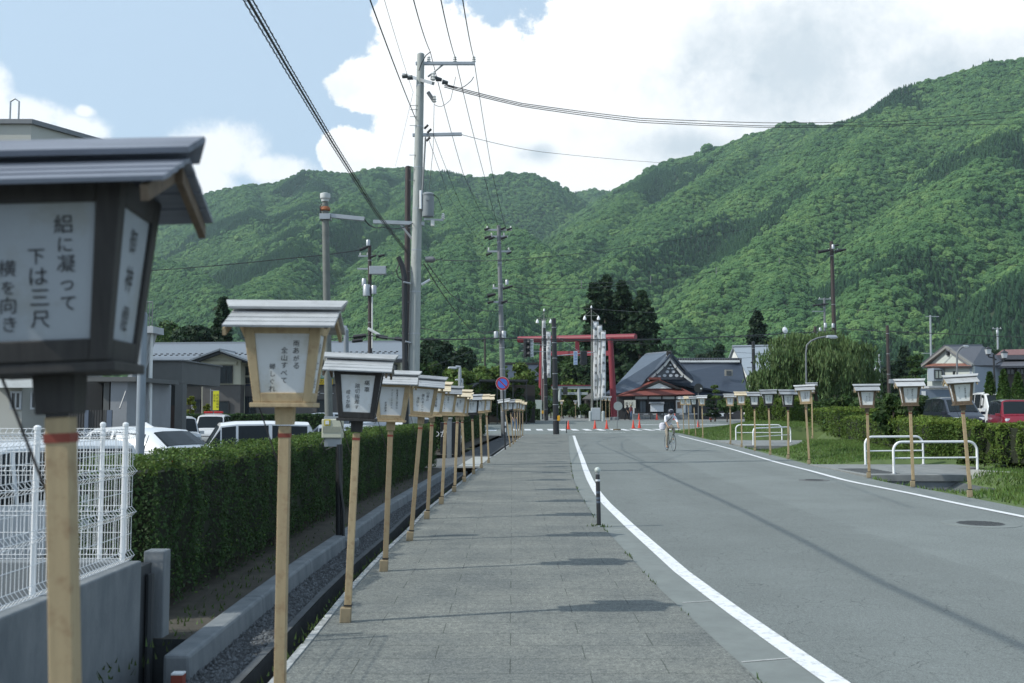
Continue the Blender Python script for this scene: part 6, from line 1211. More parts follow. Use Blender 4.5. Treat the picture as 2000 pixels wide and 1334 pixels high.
def banner(label, x, w_, y0, y1, Y, txt, polex):
    b = at(polex, 800, Y); t = thing("shrine_banner", label, "banner", (b.x, Y, gz(Y)), 0, "tall white shrine banners"); l = t.location; q = MB(); q.tube([(0, 0, 0), at(polex, y0 - 4, Y) - l], [.055, .035], 8); q.tube([at(polex, y0 - 1, Y) - l, at(x + w_, y0 - 1, Y) - l], .025, 6); q.build("pole", mat("bamboo grey pole", (.24, .25, .23), .6), t)
    n_ = 24; q = MB(); rows = [[at(x + f * w_, y0 + (y1 - y0) * i / n_, Y) - l + Vector((0, -.03 + .05 * math.sin(i * .5 + f * 3 + x), 0)) for f in (0, .33, .66, 1)] for i in range(n_ + 1)]
    q.add([p for r in rows for p in r], [(i * 4 + j, i * 4 + j + 1, (i + 1) * 4 + j + 1, (i + 1) * 4 + j) for i in range(n_) for j in range(3)]); o = q.build("cloth", cloth, t, smooth=True); sd = o.modifiers.new("thickness", 'SOLIDIFY'); sd.thickness = .01
    H = (y1 - y0) * Y / F; q = MB(); column_text(q, txt, at(x + w_ / 2, y0 + 2, Y) - l + Vector((0, -.10, 0)), Vector((1, 0, 0)), Vector((0, 0, 1)), w_ * Y / F * .62, pitch=H * .94 / len(txt), jit=.12); q.build("writing", ink, o)
    q = MB()
    for i in range(4): q.box(at(x + w_ * (.1 + .27 * i), y0 - 1.0, Y) - l, (.07, .02, .16))
    q.build("loop", cloth, t)
banner("left and tallest banner of the right group by the red torii", 1158.5, 10.5, 629, 782, 112.6, "奉納田出宇賀神社祭礼", 1157); banner("middle banner of the right group by the red torii", 1167, 9, 637, 780, 111.9, "奉納熊野神社御祭礼", 1166.5); banner("right and shortest banner of the right group by the red torii", 1174, 9, 648, 779, 111.2, "御神酒奉納祇園祭", 1173)
banner("left banner of the left group behind the signal posts", 1059, 6.5, 627, 740, 116.5, "奉納諏訪神社祭礼", 1058.5); banner("right banner of the left group behind the signal posts", 1067, 9, 649, 738, 117.5, "御祭礼田島宿一同", 1066)
for (px, y0, yb, xs_, Y, lb) in ((1155, 600, 616.5, (1142, 1169), 112.3, "tall pole with a cross bar and two white bell shapes by the right banners"), (1062.5, 606, 623, (1049.5, 1075.5), 116, "tall pole with a cross bar and two white bell shapes by the left banners")):
    b = at(px, 800, Y); t = thing("festival_pole", lb, "pole", (b.x, Y, gz(Y)), 0, "festival poles at the shrine entrance"); l = t.location; q = MB(); q.tube([(0, 0, 0), at(px, y0, Y) - l], [.07, .035], 8); q.tube([at(xs_[0], yb, Y) - l, at(xs_[1], yb, Y) - l], .028, 6)
    for x in xs_: q.tube([at(x, yb, Y) - l, at(px, y0 + 6, Y) - l], .014, 5)
    q.build("pole", mat("bamboo grey pole", (0, 0, 0)), t)
    for x, y in [(x, yb + 4) for x in xs_] + [(px, y0 - 1)]: q = MB(); k_ = 1 if y > yb else .6; q.lathe([(.02, .24 * k_), (.08 * k_, .14 * k_), (.19 * k_, -.1 * k_), (.17 * k_, -.24 * k_), (.05, -.28 * k_)], at(x, y, Y) - l, 12); q.build("bell", white_paint, t, smooth=True)
ss = MB(); b = at(1157, 800, 110.5); stb = thing("banner_base", "white paper-wrapped stone base under the right banners", "banner base", (b.x, 110.5, gz(110))); ss.box((.35, 0, .72), (1.0, .5, 1.44)); ss.build("block", mat("wrapped base", (.46, .5, .53), .8, vs=4), stb, bevel=.05); ss = MB(); ss.box((.35, 0, .06), (1.3, .7, .12)); ss.build("plinth", concrete, stb)
for (px, Y, lb) in ((1153, 109, "left stone guard post at the shrine entrance"), (1178, 109, "right stone guard post at the shrine entrance")): b = at(px, 800, Y); q = MB(); q.lathe([(.17, 0), (.17, 1.0), (.12, 1.08), (0, 1.1)], n=12); o = q.build("stone_post", stone, None); o.location = (b.x, Y, gz(Y)); tag(o, lb, "post", "stone posts at the shrine entrance")
# cones
cone_red = mat("cone red", (.62, .05, .022), .45, vs=4, var=.08)
def cone(label, px, py, z, h, striped=False):
    b = gnd(px, py, z); t = thing("traffic_cone", label, "traffic cone", b, 0, "traffic cones across the junction"); s = h / .72; q = MB(); q.lathe([(.135 * s, .03 * s), (.03 * s, .70 * s), (.015 * s, .72 * s)], n=16); o = q.build("cone_body", cone_red, t, smooth=True); q = MB(); q.box((0, 0, .016 * s), (.38 * s, .38 * s, .03 * s)); q.build("cone_base", cone_red if not striped else mat("dark cone base", (.22, .035, .03), .6), t, bevel=.01)
    if striped:
        for z0, z1 in ((.18, .30), (.42, .54)): q = MB(); rr_ = lambda z: .135 - (z - .03) / .67 * .105 + .004; q.lathe([(rr_(z0) * s, z0 * s), (rr_(z1) * s, z1 * s)], n=16); q.build("reflective_band", white_sign, o)
for (x, y, lb) in ((1110, 838.5, "red cone nearest the thin black corner post"), (1162, 837.5, "red cone left of the round grey sign, under the banners"), (1185, 837.5, "red cone just left of the round grey sign foot"), (1237, 836.8, "red cone right of the round grey sign"), (1249, 836.2, "red cone next right of the one beside the round sign"), (1364, 835, "red cone at the foot of the black round sign")): cone(lb, x, y, 0, .72)
for (x, y, lb, s_) in ((1248, 819.5, "red cone at the shrine barrier under the couple", 0), (1283, 820, "red cone below the white notice board", 0), (1318, 820, "red cone right behind the cyclist", 0), (1353.5, 819, "striped red and white cone left of the others by the barrier", 1), (1388.5, 820, "striped red and white cone in the middle of the right barrier", 1), (1424, 818.5, "rightmost striped red and white cone by the hedge", 1)): cone(lb, x, y, gz(117), .72, bool(s_))
def bar(label, pts, m2):
    t = MB(); P = [at(x, y, Y) for x, y, Y in pts]; 
    for i in range(len(P) - 1):
        n_ = max(2, int((P[i + 1] - P[i]).length / .5))
        for j in range(n_): t.tube([P[i].lerp(P[i + 1], j / n_), P[i].lerp(P[i + 1], (j + 1) / n_)], .035, 6, mi=j % 2)
    tag(t.build("barrier_bar", [white_paint, m2]), label, "barrier", "barrier bars round the shrine forecourt")
bar("red and white bar low along the shrine forecourt edge", [(1086, 824, 112), (1245, 821, 115), (1283, 820.3, 117), (1318, 820, 117)], tor_m); bar("white and black bar in front of the shrine lodge", [(1240, 809, 118), (1353, 808.5, 117.5), (1389, 808.5, 117), (1432, 807, 117)], black_steel)
q = MB(); q.box(at(1405, 810.5, 116.9), (1.0, .03, .3)); tag(q.build("notice_card", white_sign), "small pale card hung on the barrier bar", "notice card")
nb = at(1282, 818, 117.4); t = thing("notice_board", "white notice board with its own little roof before the lodge", "notice board", (nb.x, 117.4, gz(117.4))); l = t.location
pbox(t, "board", 1270.5, 1296, 789.5, 804, 117.4, .08, white_sign); pbox(t, "roof", 1268.5, 1297.5, 785, 788.8, 117.1, .6, roof_blue)
for x in (1270, 1295.5): pbox(t, "post", x, x + 1, 788.8, 818, 117.45, .06, timber, z0=gz(117))
nr = at(1230, 790, 117.5); t = thing("entrance_curtain", "white cloth curtain with black characters hung before the lodge entrance", "curtain", (nr.x, 117.5, gz(117.5))); l = t.location; q = MB(); q.tube([at(1219, 781, 117.5) - l, at(1242, 781, 117.5) - l], .035, 6); q.tube([at(1220, 781, 117.6) - l, (at(1220, 0, 117.6).x - l.x, .1, 0)], .05, 6); q.tube([at(1241, 781, 117.6) - l, (at(1241, 0, 117.6).x - l.x, .1, 0)], .05, 6); q.build("frame", timber, t)
for i, (x0, x1, yb_) in enumerate(((1219.5, 1226, 797), (1226.4, 1234, 795.5), (1234.4, 1241.5, 797))): pbox(t, "cloth_panel", x0, x1, 781.5, yb_, 117.42, .02, mat("cream cloth", (.64, .63, .55), .85))
pbox(t, "side_banner", 1236.5, 1239, 797, 808, 117.4, .03, cloth); q = MB()
for (x, ch) in ((1223.5, "そ"), (1233, "ば")): column_text(q, ch, at(x, 783, 117.38) - l, Vector((1, 0, 0)), Vector((0, 0, 1)), .5)
q.build("writing", ink, t)
# yellow shop flag, black sign with white lettering
yf = at(416, 840, 72); t = thing("shop_flag", "yellow vertical shop flag with black writing before the shop door", "flag", (yf.x, 72, LOT)); l = t.location; q = MB(); q.tube([(-.18, 0, 0), at(416, 762, 72) - l + Vector((-.18, 0, .1))], .02, 6); q.tube([at(416, 763, 72) - l + Vector((-.18, 0, 0)), at(416, 763, 72) - l + Vector((.42, 0, 0))], .012, 5); q.build("pole", galv, t); o = pbox(t, "cloth", 415.5, 428, 763, 801, 72, .01, mat("flag yellow", (.72, .68, .03), .8)); q = MB()
column_text(q, "地区会員様", at(425, 768, 71.97) - l, Vector((1, 0, 0)), Vector((0, 0, 1)), .19, pitch=.21); column_text(q, "割引券", at(419, 769, 71.97) - l, Vector((1, 0, 0)), Vector((0, 0, 1)), .17, pitch=.19); q.build("writing", ink, o)
t = bld("sign_box", "black upright sign box with a white character beside the driveway", 880, 35, LOT, "sign"); pbox(t, "box", 860, 899, 825, 882, 35, .5, mat("black sign", (.014, .016, .02), .3), bevel=.02, z0=LOT); pbox(t, "plinth", 858, 901, 874, 884, 34.95, .6, concrete, z0=LOT - .02, z1=LOT + .12); q = MB(); V, Fs = text_mesh("わか", .30); c = at(859, 853, 34.98) - t.location; q.add([(v[0] + c.x, c.y, v[1] + c.z) for v in V], Fs); q.build("writing", white_ink, t)
t = bld("grey_pillar", "narrow grey concrete pillar beside the black sign box", 877, 34, LOT, "pillar"); pbox(t, "shaft", 872.5, 882, 818, 884, 34, .17, concrete, bevel=.01, z0=LOT); pbox(t, "cap", 871.5, 883, 815.5, 818, 33.97, .23, concrete_light)
# satellite dishes on thin masts
for (x, y, r, Y, lb) in ((1533, 645, .33, 98, "larger white round disc on a thin mast above the willow"), (1562.5, 663, .28, 98, "smaller white round disc above the willow crown"), (1710, 722, .26, 130, "tiny white disc beside the pale thin pole")):
    b = at(x, 800, Y); t = thing("convex_disc", lb, "disc", (b.x, Y, .2), 0, "white round discs beyond the willow"); l = t.location; q = MB(); q.tube([(0, .06, 0), at(x + .3, y - 9, Y + .06) - l], .035, 6); q.build("mast", galv, t); q = MB(); q.lathe([(r * .95, 0), (r, .02), (r * .6, .12), (0, .16)], at(x, y, Y) - l, 18, M=rotm(R(80), 0, R(25))); q.build("disc", white_paint, t, smooth=True)
# manholes and the culvert bridges with rails
for (x, y, r, lb) in ((1915, 1023, .52, "near manhole with a pale concrete ring in the right lane"), (1590, 938, .34, "dark worn manhole patch farther along the right lane")):
    b = gnd(x, y); t = thing("manhole", lb, "manhole", (b.x, b.y, .002), 0, "manholes in the road"); q = MB(); q.lathe([(r, -.01), (r, .003), (r * .62, .0035)], n=40); q.build("concrete_ring", gutter_m if r > .4 else lot_m, t); q = MB(); q.lathe([(r * .6, -.01), (r * .6, .0065), (r * .57, .008)], n=40)
    for i in range(-5, 6):
        for j in range(-5, 6):
            if (i * i + j * j) ** .5 < 5.2: q.box((i * r * .105, j * r * .105, .0095), (r * .055, r * .055, .004))
    q.build("iron_cover", mat("cast iron cover", (.085, .09, .094), .55, .4, vs=8, var=.2), t)
def bridge(label, x0, x1, y0, y1, zt_):
    t = thing("culvert_bridge", label, "bridge", (x0, (y0 + y1) / 2, 0), 0, "small concrete bridges over the ditch"); q = MB(); h = (y1 - y0) / 2; q.bb(0, x1 - x0, -h, h, zt_ - .17, zt_); q.build("deck", mat("weathered deck concrete", (.24, .25, .245), .9, vs=3, alt=(.17, .18, .178), bump=.3, dirt=((.12, .13, .13), 2, .5)), t, bevel=.015); q = MB(); q.bb(.05, x1 - x0 - .05, -h + .05, -h + .2, zt_ - .75, zt_ - .17); q.bb(.05, x1 - x0 - .05, h - .2, h - .05, zt_ - .75, zt_ - .17); q.build("side_wall", concrete, t)
    if y0 < 30:
        q = MB()
        for i in range(9): q.bb(.12, 1.0, -h + .45 + i * .24, -h + .53 + i * .24, zt_ + .001, zt_ + .006)
        q.build("grating", mat("grating slots", (.03, .034, .038), .6), t)
x_ = RE(26); bridge("nearer small concrete bridge with slotted grating leading to the hedge gap", x_ + .05, x_ + 4.2, 24.4, 29.0, .03); x_ = RE(47); bridge("farther small concrete bridge behind the middle right lanterns", x_ + .1, x_ + 5, 43.8, 51.5, .04)
def rail(label, A, B, z0, h=.80):
    A, B = Vector((A[0], A[1], z0)), Vector((B[0], B[1], z0)); t = thing("hand_rail", label, "hand rail", A, 0, "white tubular hand rails on the little bridges"); d = (B - A); L0 = d.length; d.normalize(); P = []
    P.append(Vector((0, 0, 0)))
    for a in range(0, 91, 15): P.append(d * (.22 - .22 * math.cos(R(a))) + Vector((0, 0, h - .22 + .22 * math.sin(R(a)))))
    for a in range(90, -1, -15): P.append(d * (L0 - .22 + .22 * math.cos(R(a))) + Vector((0, 0, h - .22 + .22 * math.sin(R(a)))))
    P.append(d * L0); q = MB(); q.tube(P, .031, 10); q.build("frame_tube", white_paint, t, smooth=True); q = MB(); q.tube([d * .03 + Vector((0, 0, h * .5)), d * (L0 - .03) + Vector((0, 0, h * .5))], .019, 8); q.build("middle_tube", white_paint, t)
    q = MB(); q.lathe([(.07, 0), (.07, .02)], (0, 0, 0), 12); q.lathe([(.07, 0), (.07, .02)], d * L0, 12); q.build("foot_plate", galv, t)
rail("near white rail at the front edge of the nearer bridge", (9.3, 24.55), (11.5, 24.9), .03, .78); rail("white rail at the back edge of the nearer bridge, by the ragged hedge", (10.0, 28.5), (11.8, 28.9), .03, .80); rail("near white rail of the farther bridge, behind the dark lanterns", (10.55, 44.0), (13.3, 48.0), .04, .74); rail("back white rail of the farther bridge on the grass mound side", (11.4, 51.2), (13.8, 51.4), .04, .78)
q = MB(); 
for (a, b) in (((12.7, 21.0), (10.9, 24.0)), ((11.9, 29.6), (13.3, 34.5)), ((13.3, 34.6), (15.2, 43.2))): q.slab([Vector((a[0], a[1], .17)), Vector((a[0] + .22, a[1], .17)), Vector((b[0] + .22, b[1], .17)), Vector((b[0], b[1], .17))], .25)
o = q.build("kerb", concrete_light); o["kind"] = 'structure'
sb = thing("stone_row", "short row of pale kerb blocks at the hedge foot by the farther bridge", "kerb", (at(1515, 0, 52).x, 53, .2)); q = MB(); [q.box((i * .75, i * .05, .12), (.7, .3, .26)) for i in range(3)]; q.build("block", concrete_light, sb, bevel=.03)
# ================================================================== trees
g_dark = leafmat("dark conifer leaf", (.026, .052, .022), (.016, .036, .016), vs=.5); g_cedar = leafmat("cedar leaf", (.030, .060, .022), (.017, .040, .016), vs=.4); g_mid = leafmat("mid green leaf", (.060, .108, .028), (.038, .075, .020), vs=.4)
g_maple = leafmat("light maple leaf", (.115, .170, .034), (.075, .125, .024), vs=.35); g_willow = leafmat("willow leaf", (.125, .185, .068), (.075, .125, .045), vs=.5); g_shrub = leafmat("shrub leaf", (.050, .092, .024), (.028, .058, .016), vs=.7); g_yel = leafmat("ginkgo leaf", (.22, .24, .035), (.15, .18, .03), vs=.9); g_thuja = leafmat("thuja leaf", (.055, .105, .020), (.032, .070, .014), vs=.7); g_clip = leafmat("clipped pine leaf", (.12, .185, .04), (.09, .14, .03), vs=.9)
bark = mat("tree bark", (.075, .06, .048), .9, vs=6, var=.25, bump=.4, bs=20)
def crown_broad(H, Wd, n, r_, low=.22, ncl=34):
    cl = []
    for i in range(ncl):
        d = Vector(r_.normal(0, 1, 3)); d.normalize(); f = r_.uniform(.45, .9); cz = low * H + (1 - low) * H * .5
        cl.append((Vector((d.x * f * Wd * .5, d.y * f * Wd * .5, cz + d.z * f * (1 - low) * H * .46)), r_.uniform(.11, .21) * Wd))
    P, N = [], []
    for _ in range(n):
        c, r = cl[r_.integers(ncl)]; d = r_.normal(0, 1, 3); d /= np.linalg.norm(d); f = r_.uniform(.6, 1.08); P.append((c.x + d[0] * r * f, c.y + d[1] * r * f, max(.15 * low * H, c.z + d[2] * r * f * .75))); N.append((d[0], d[1], d[2] + .5))
    return P, N, cl
def crown_cedar(H, Wd, n, r_, low=.08, pw=.75):
    br = []
    nl = int(22 + H)
    for i in range(nl * 4):
        t = r_.uniform(0, 1) ** 1.15; z = low * H + (1 - low) * H * t; rad = Wd * .5 * ((1 - t) ** pw) * r_.uniform(.55, 1.12) + .1; br.append((r_.uniform(0, 6.283), z, rad))
    P, N = [], []
    for _ in range(n):
        a, z, rad = br[r_.integers(len(br))]; f = r_.random() ** .6; w_ = .30 + .16 * rad; x = rad * f; P.append((x * math.cos(a) + r_.normal(0, w_ * .5), x * math.sin(a) + r_.normal(0, w_ * .5), z - .22 * x + .1 * f * f * x + r_.normal(0, w_ * .32))); N.append((math.cos(a) * .5, math.sin(a) * .5, .8))
    return P, N, [(Vector((rad * .7 * math.cos(a), rad * .7 * math.sin(a), z - .15 * rad)), .1) for a, z, rad in br[::9]]
def crown_pine(H, Wd, n, r_, tiers=7, low=.25):
    cl = []
    for i in range(tiers * 3):
        t = (i // 3 + r_.uniform(-.2, .2)) / tiers; a = r_.uniform(0, 6.28); rad = Wd * .42 * (1.05 - t * .85) * r_.uniform(.4, 1); cl.append((Vector((rad * math.cos(a), rad * math.sin(a), low * H + (1 - low) * H * min(1, t + .1))), Wd * r_.uniform(.14, .24) * (1.1 - t * .55)))
    P, N = [], []
    for _ in range(n): c, r = cl[r_.integers(len(cl))]; d = r_.normal(0, 1, 3); d /= np.linalg.norm(d); f = r_.uniform(.4, 1.05); P.append((c.x + d[0] * r * f, c.y + d[1] * r * f, c.z + d[2] * r * f * .36)); N.append((d[0] * .4, d[1] * .4, 1))
    return P, N, cl
def crown_cone(H, Wd, n, r_):
    P, N = [], []
    for _ in range(n): t = r_.random() ** 1.2; a = r_.uniform(0, 6.283); rr = Wd * .5 * (1 - t) ** .7 * (1 + .28 * mnoise.noise(Vector((math.cos(a) * 2, math.sin(a) * 2, t * 7 + Wd)))) * r_.uniform(.82, 1.06); P.append((rr * math.cos(a), rr * math.sin(a), H * (.03 + .97 * t))); N.append((math.cos(a), math.sin(a), .5))
    return P, N, []
def crown_willow(H, Wd, n, r_):
    P, N, cl, st_ = [], [], [], []
    lobes = [(0, 0, H * .90, Wd * .20), (-.34 * Wd, -.1 * Wd, H * .78, Wd * .20), (.30 * Wd, -.05 * Wd, H * .84, Wd * .22), (.05 * Wd, -.25 * Wd, H * .72, Wd * .28), (-.14 * Wd, .15 * Wd, H * .94, Wd * .24), (.45 * Wd, .1 * Wd, H * .60, Wd * .14), (-.46 * Wd, .05 * Wd, H * .58, Wd * .13), (.16 * Wd, .2 * Wd, H * .97, Wd * .20)]
    for (lx, ly, lz, lr) in lobes:
        cl.append((Vector((lx, ly, lz - .3)), .1))
        for i in range(60):
            a = r_.uniform(0, 6.283); f = r_.random() ** .55; x, y = lx + f * lr * math.cos(a), ly + f * lr * math.sin(a); st_.append((x, y, lz + lr * .20 * (1 - f * f) + r_.normal(0, .12), H * r_.uniform(.16, .44) * (.5 + f), a, r_.uniform(.1, .45)))
            if i % 6 == 0: cl.append((Vector((lx + .7 * (x - lx), ly + .7 * (y - ly), lz)), .08))
    for _ in range(n):
        x, y, zt, ln, a, ou = st_[r_.integers(len(st_))]; f = r_.random() ** 1.15; w2 = .05 + .13 * (1 - f); P.append((x + ou * math.cos(a) * math.sin(f * 1.6) + r_.normal(0, w2), y + ou * math.sin(a) * math.sin(f * 1.6) + r_.normal(0, w2), max(.3, zt - ln * f ** 1.2 + r_.normal(0, .05)))); N.append((math.cos(a) * .8, math.sin(a) * .8, .4))
    return P, N, cl
_ti = [100]
def tree(label, px, Y, ytop, wpx, m, kind, n, size, z0=.3, name="tree", group=None, cat="tree", asp=.55, trunk=True, m2=None, **kw):
    _ti[0] += 1; r_ = np.random.default_rng(_ti[0]); b = at(px, 800, Y); H = at(px, ytop, Y).z - z0; Wd = wpx * Y / F
    t = thing(name, label, cat, (b.x, Y, z0), 0, group); fn = dict(broad=crown_broad, cedar=crown_cedar, pine=crown_pine, cone=crown_cone, willow=crown_willow)[kind]; P, N, cl = fn(H, Wd, n, r_, **kw)
    leaves("crown", P, size, m, t, np.array(N, np.float32), asp, hang=kind == 'willow')
    q = MB(); tr = max(.05, H * .022); hx = .8 if kind in ('cedar', 'pine') else .6
    q.tube([(0, 0, -.3), (r_.normal(0, .02) * H, r_.normal(0, .02) * H, H * hx * .5), (0, 0, H * hx)], [tr * 1.3, tr, tr * .35], 8)
    for c, r in cl[:26]: z = max(.3, min(H * hx * .95, c.z - (c.xy.length) * .6)); q.tube([(0, 0, z), Vector((c.x * .5, c.y * .5, (z + c.z) / 2 + .05)), c], [tr * .35, tr * .22, tr * .1], 5)
    q.build("trunk", bark, t, smooth=True)
    return t
GC = "tall cedars behind the red torii"
tree("leftmost dark cedar of the clump behind the red torii", 1163, 150, 553, 92, g_cedar, 'cedar', 13000, .42, name="cedar_tree", group=GC, pw=.6); tree("tallest dark cedar of the clump behind the torii", 1186, 154, 540, 104, g_cedar, 'cedar', 10000, .42, name="cedar_tree", group=GC, pw=.55); tree("third cedar of the clump with a narrow tip", 1216, 150, 551, 100, g_cedar, 'cedar', 13000, .42, name="cedar_tree", group=GC, pw=.6); tree("rightmost broad dark cedar above the lodge roof's left end", 1256, 147, 570, 124, g_cedar, 'cedar', 11000, .42, name="cedar_tree", group=GC, pw=.62)
GS = "trees round the shrine"
for (px, Y, yt, w_, m, n, lb) in ((1095, 165, 668, 90, g_mid, 5000, "green tree between the signal posts and the banners"), (1130, 158, 690, 70, g_mid, 4200, "rounded green tree above the grey stone torii"), (1215, 150, 690, 60, g_dark, 3800, "dark bushy tree under the cedars by the right torii leg"), (1065, 150, 700, 50, g_mid, 3000, "small green tree by the left torii leg"), (1112, 148, 738, 70, g_maple, 3000, "light green shrubby tree right above the stone torii beam"), (1225, 140, 740, 50, g_dark, 2600, "dark shrub at the lit lodge roof's left eave")):
    tree(lb, px, Y, yt, w_, m, 'broad', n, .36, .4, group=GS)
for (px, Y, yt, w_, m, lb) in ((1100, 130, 782, 30, g_shrub, "dark clipped shrub left of the stone torii leg"), (1121, 128, 790, 22, g_mid, "round clipped shrub at the stone torii leg"), (1143, 131, 786, 26, g_shrub, "dark shrub right of the stone torii leg"), (1076, 134, 776, 34, g_shrub, "dark shrub between the signal posts"), (1046, 120, 762, 40, g_shrub, "dark leafy shrub right of the pergola")):
    tree(lb, px, Y, yt, w_, m, 'broad', 1500, .22, .4, name="shrub", group="shrubs at the shrine entrance", cat="shrub", low=.05, ncl=16)
GL = "trees beyond the left car park"
tree("large dark tree behind the maples, right of the concrete pole", 868, 125, 652, 116, g_dark, 'broad', 9000, .36, .2, group=GL); tree("second dark tree crown close to the concrete pole", 832, 118, 660, 70, g_dark, 'broad', 6000, .36, .2, group=GL)
for (px, Y, yt, w_, lb) in ((838, 88, 692, 66, "light green tree next to the concrete pole"), (905, 98, 706, 90, "light maple behind the two flat-headed lamps"), (962, 104, 708, 90, "light maple above the left end of the pergola"), (1018, 108, 708, 80, "light maple above the right end of the pergola"), (880, 84, 730, 60, "low light tree under the flat-headed lamps")): tree(lb, px, Y, yt, w_, g_maple if px != 838 else g_mid, 'broad', 6500, .26, .0, group="light maples along the street", low=.12)
for (px, Y, yt, w_, lb) in ((955, 99.5, 750, 44, "dark climbing plants at the pergola's left post"), (985, 99.5, 752, 50, "dark climbing plants filling the pergola's middle"), (1018, 99.5, 756, 48, "leafy climber with pale leaves at the pergola's right end")): tree(lb, px, Y, yt, w_, g_shrub, 'broad', 3000, .22, .1, name="climbing_plant", group="plants in the pergola", cat="plant", low=.02, ncl=22)
tree("dark pine behind the shop with its tip above the second lantern", 432, 108, 584, 66, g_dark, 'cedar', 6500, .36, 0, name="pine_tree", group=GL, pw=.8); tree("wide dark green tree behind the shop roof", 392, 112, 612, 120, g_dark, 'broad', 9000, .36, 0, group=GL); tree("mid green tree behind the shop's left end", 335, 118, 610, 110, g_mid, 'broad', 8000, .36, 0, group=GL); tree("yellow-green low tree behind the shop's left roof corner", 318, 92, 652, 60, g_maple, 'broad', 4500, .28, 0, group=GL)
for (px, Y, yt, w_, lb) in ((371, 66, 763, 22, "young yellow ginkgo beside the grey porch"), (404, 69, 779, 12, "thin yellow ginkgo left of the yellow flag")): tree(lb, px, Y, yt, w_, g_yel, 'broad', 1100, .13, LOT, name="young_tree", group="young yellow trees before the shop", low=.3, ncl=14)
GR2 = "trees behind the right car park"
tree("big spreading dark pine behind the white house", 1482, 165, 609, 108, g_dark, 'cedar', 9500, .42, .4, name="pine_tree", group=GR2, pw=.75); tree("dark round tree left of the white house roof", 1400, 160, 664, 60, g_dark, 'broad', 4500, .36, .4, group=GR2); tree("dark tree right behind the lodge ridge", 1378, 170, 676, 50, g_dark, 'broad', 3500, .36, .4, group=GR2)
tree("large weeping willow behind the middle right lanterns", 1596, 66, 652, 214, g_willow, 'willow', 17000, .19, .3, name="willow_tree", asp=.22)
tree("inner dark crown of the second weeping willow behind", 1575, 75, 690, 110, g_shrub, 'willow', 6000, .2, .3, name="willow_tree", asp=.25)
for (px, Y, yt, w_, m, lb) in ((1745, 36, 757, 74, g_shrub, "dark glossy shrub between the two near right lanterns"), (1650, 52, 770, 90, g_shrub, "loose green shrub under the willow's right side"), (1700, 58, 762, 80, g_shrub, "dark shrub behind the blue-roofed lantern"), (1790, 62, 764, 60, g_shrub, "dark bush left of the dark minivan"), (1600, 60, 775, 80, g_shrub, "low green bush behind the willow lantern")): tree(lb, px, Y, yt, w_, m, 'broad', 5200, .12, .12, name="shrub", group="shrubs behind the right hedge", cat="shrub", low=.03, ncl=30)
for (px, Y, yt, w_, lb) in ((1935, 58, 728, 36, "bright conical thuja left of the twin-lantern lamp"), (1962, 57, 724, 40, "tall conical thuja right of the twin-lantern lamp"), (1990, 58, 730, 44, "conical thuja at the right frame edge"), (2022, 58, 726, 44, "conical thuja just at the frame border")): tree(lb, px, Y, yt, w_, g_thuja, 'cone', 5200, .14, .15, name="thuja_tree", group="conical thujas by the right house")
hedge("clipped low hedge behind the red car", [(at(1972, 0, 50).x, 50), (at(2080, 0, 50).x, 50)], 1.0, .135, 2.1, 6000, .07, hedge_t, hedge_r, GH, 21, stem=False)
tree("tall dark conifers on the slope foot left of the grey roofed house", 1768, 140, 680, 56, g_dark, 'cedar', 4500, .38, .3, name="cedar_tree", group=GR2); tree("green spreading pine left of the grey roofed house", 1790, 110, 695, 70, g_mid, 'pine', 4200, .3, .3, name="pine_tree", group=GR2); tree("dark tree right behind the grey roofed house", 1938, 125, 668, 44, g_dark, 'broad', 3600, .36, .3, group=GR2); tree("mid green tree at the slope foot behind the far pole", 1670, 120, 700, 70, g_mid, 'broad', 3800, .32, .3, group=GR2); tree("dark tree behind the tiny purple-roofed house", 1735, 165, 700, 60, g_dark, 'broad', 3600, .4, .3, group=GR2); tree("dark tree at the foot of the slope left of the lodge", 1300, 190, 660, 60, g_dark, 'broad', 3000, .42, .4, group=GR2)
tree("clipped garden pine with a pale green top before the lodge roof", 1396, 108, 749, 30, g_clip, 'pine', 2200, .16, .3, name="garden_pine", group="garden pines before the lodge", tiers=3, low=.6); tree("dark layered garden pine right of the black round sign", 1388, 106, 770, 34, g_dark, 'pine', 2600, .16, .3, name="garden_pine", group="garden pines before the lodge", tiers=5, low=.15); tree("green rounded garden tree at the lodge's right end", 1420, 105, 776, 40, g_mid, 'broad', 2600, .17, .3, name="garden_tree", group="garden pines before the lodge", low=.35); tree("small green tree before the white house wall", 1462, 100, 756, 40, g_mid, 'broad', 2400, .2, .3, name="garden_tree", group="garden pines before the lodge", low=.1)
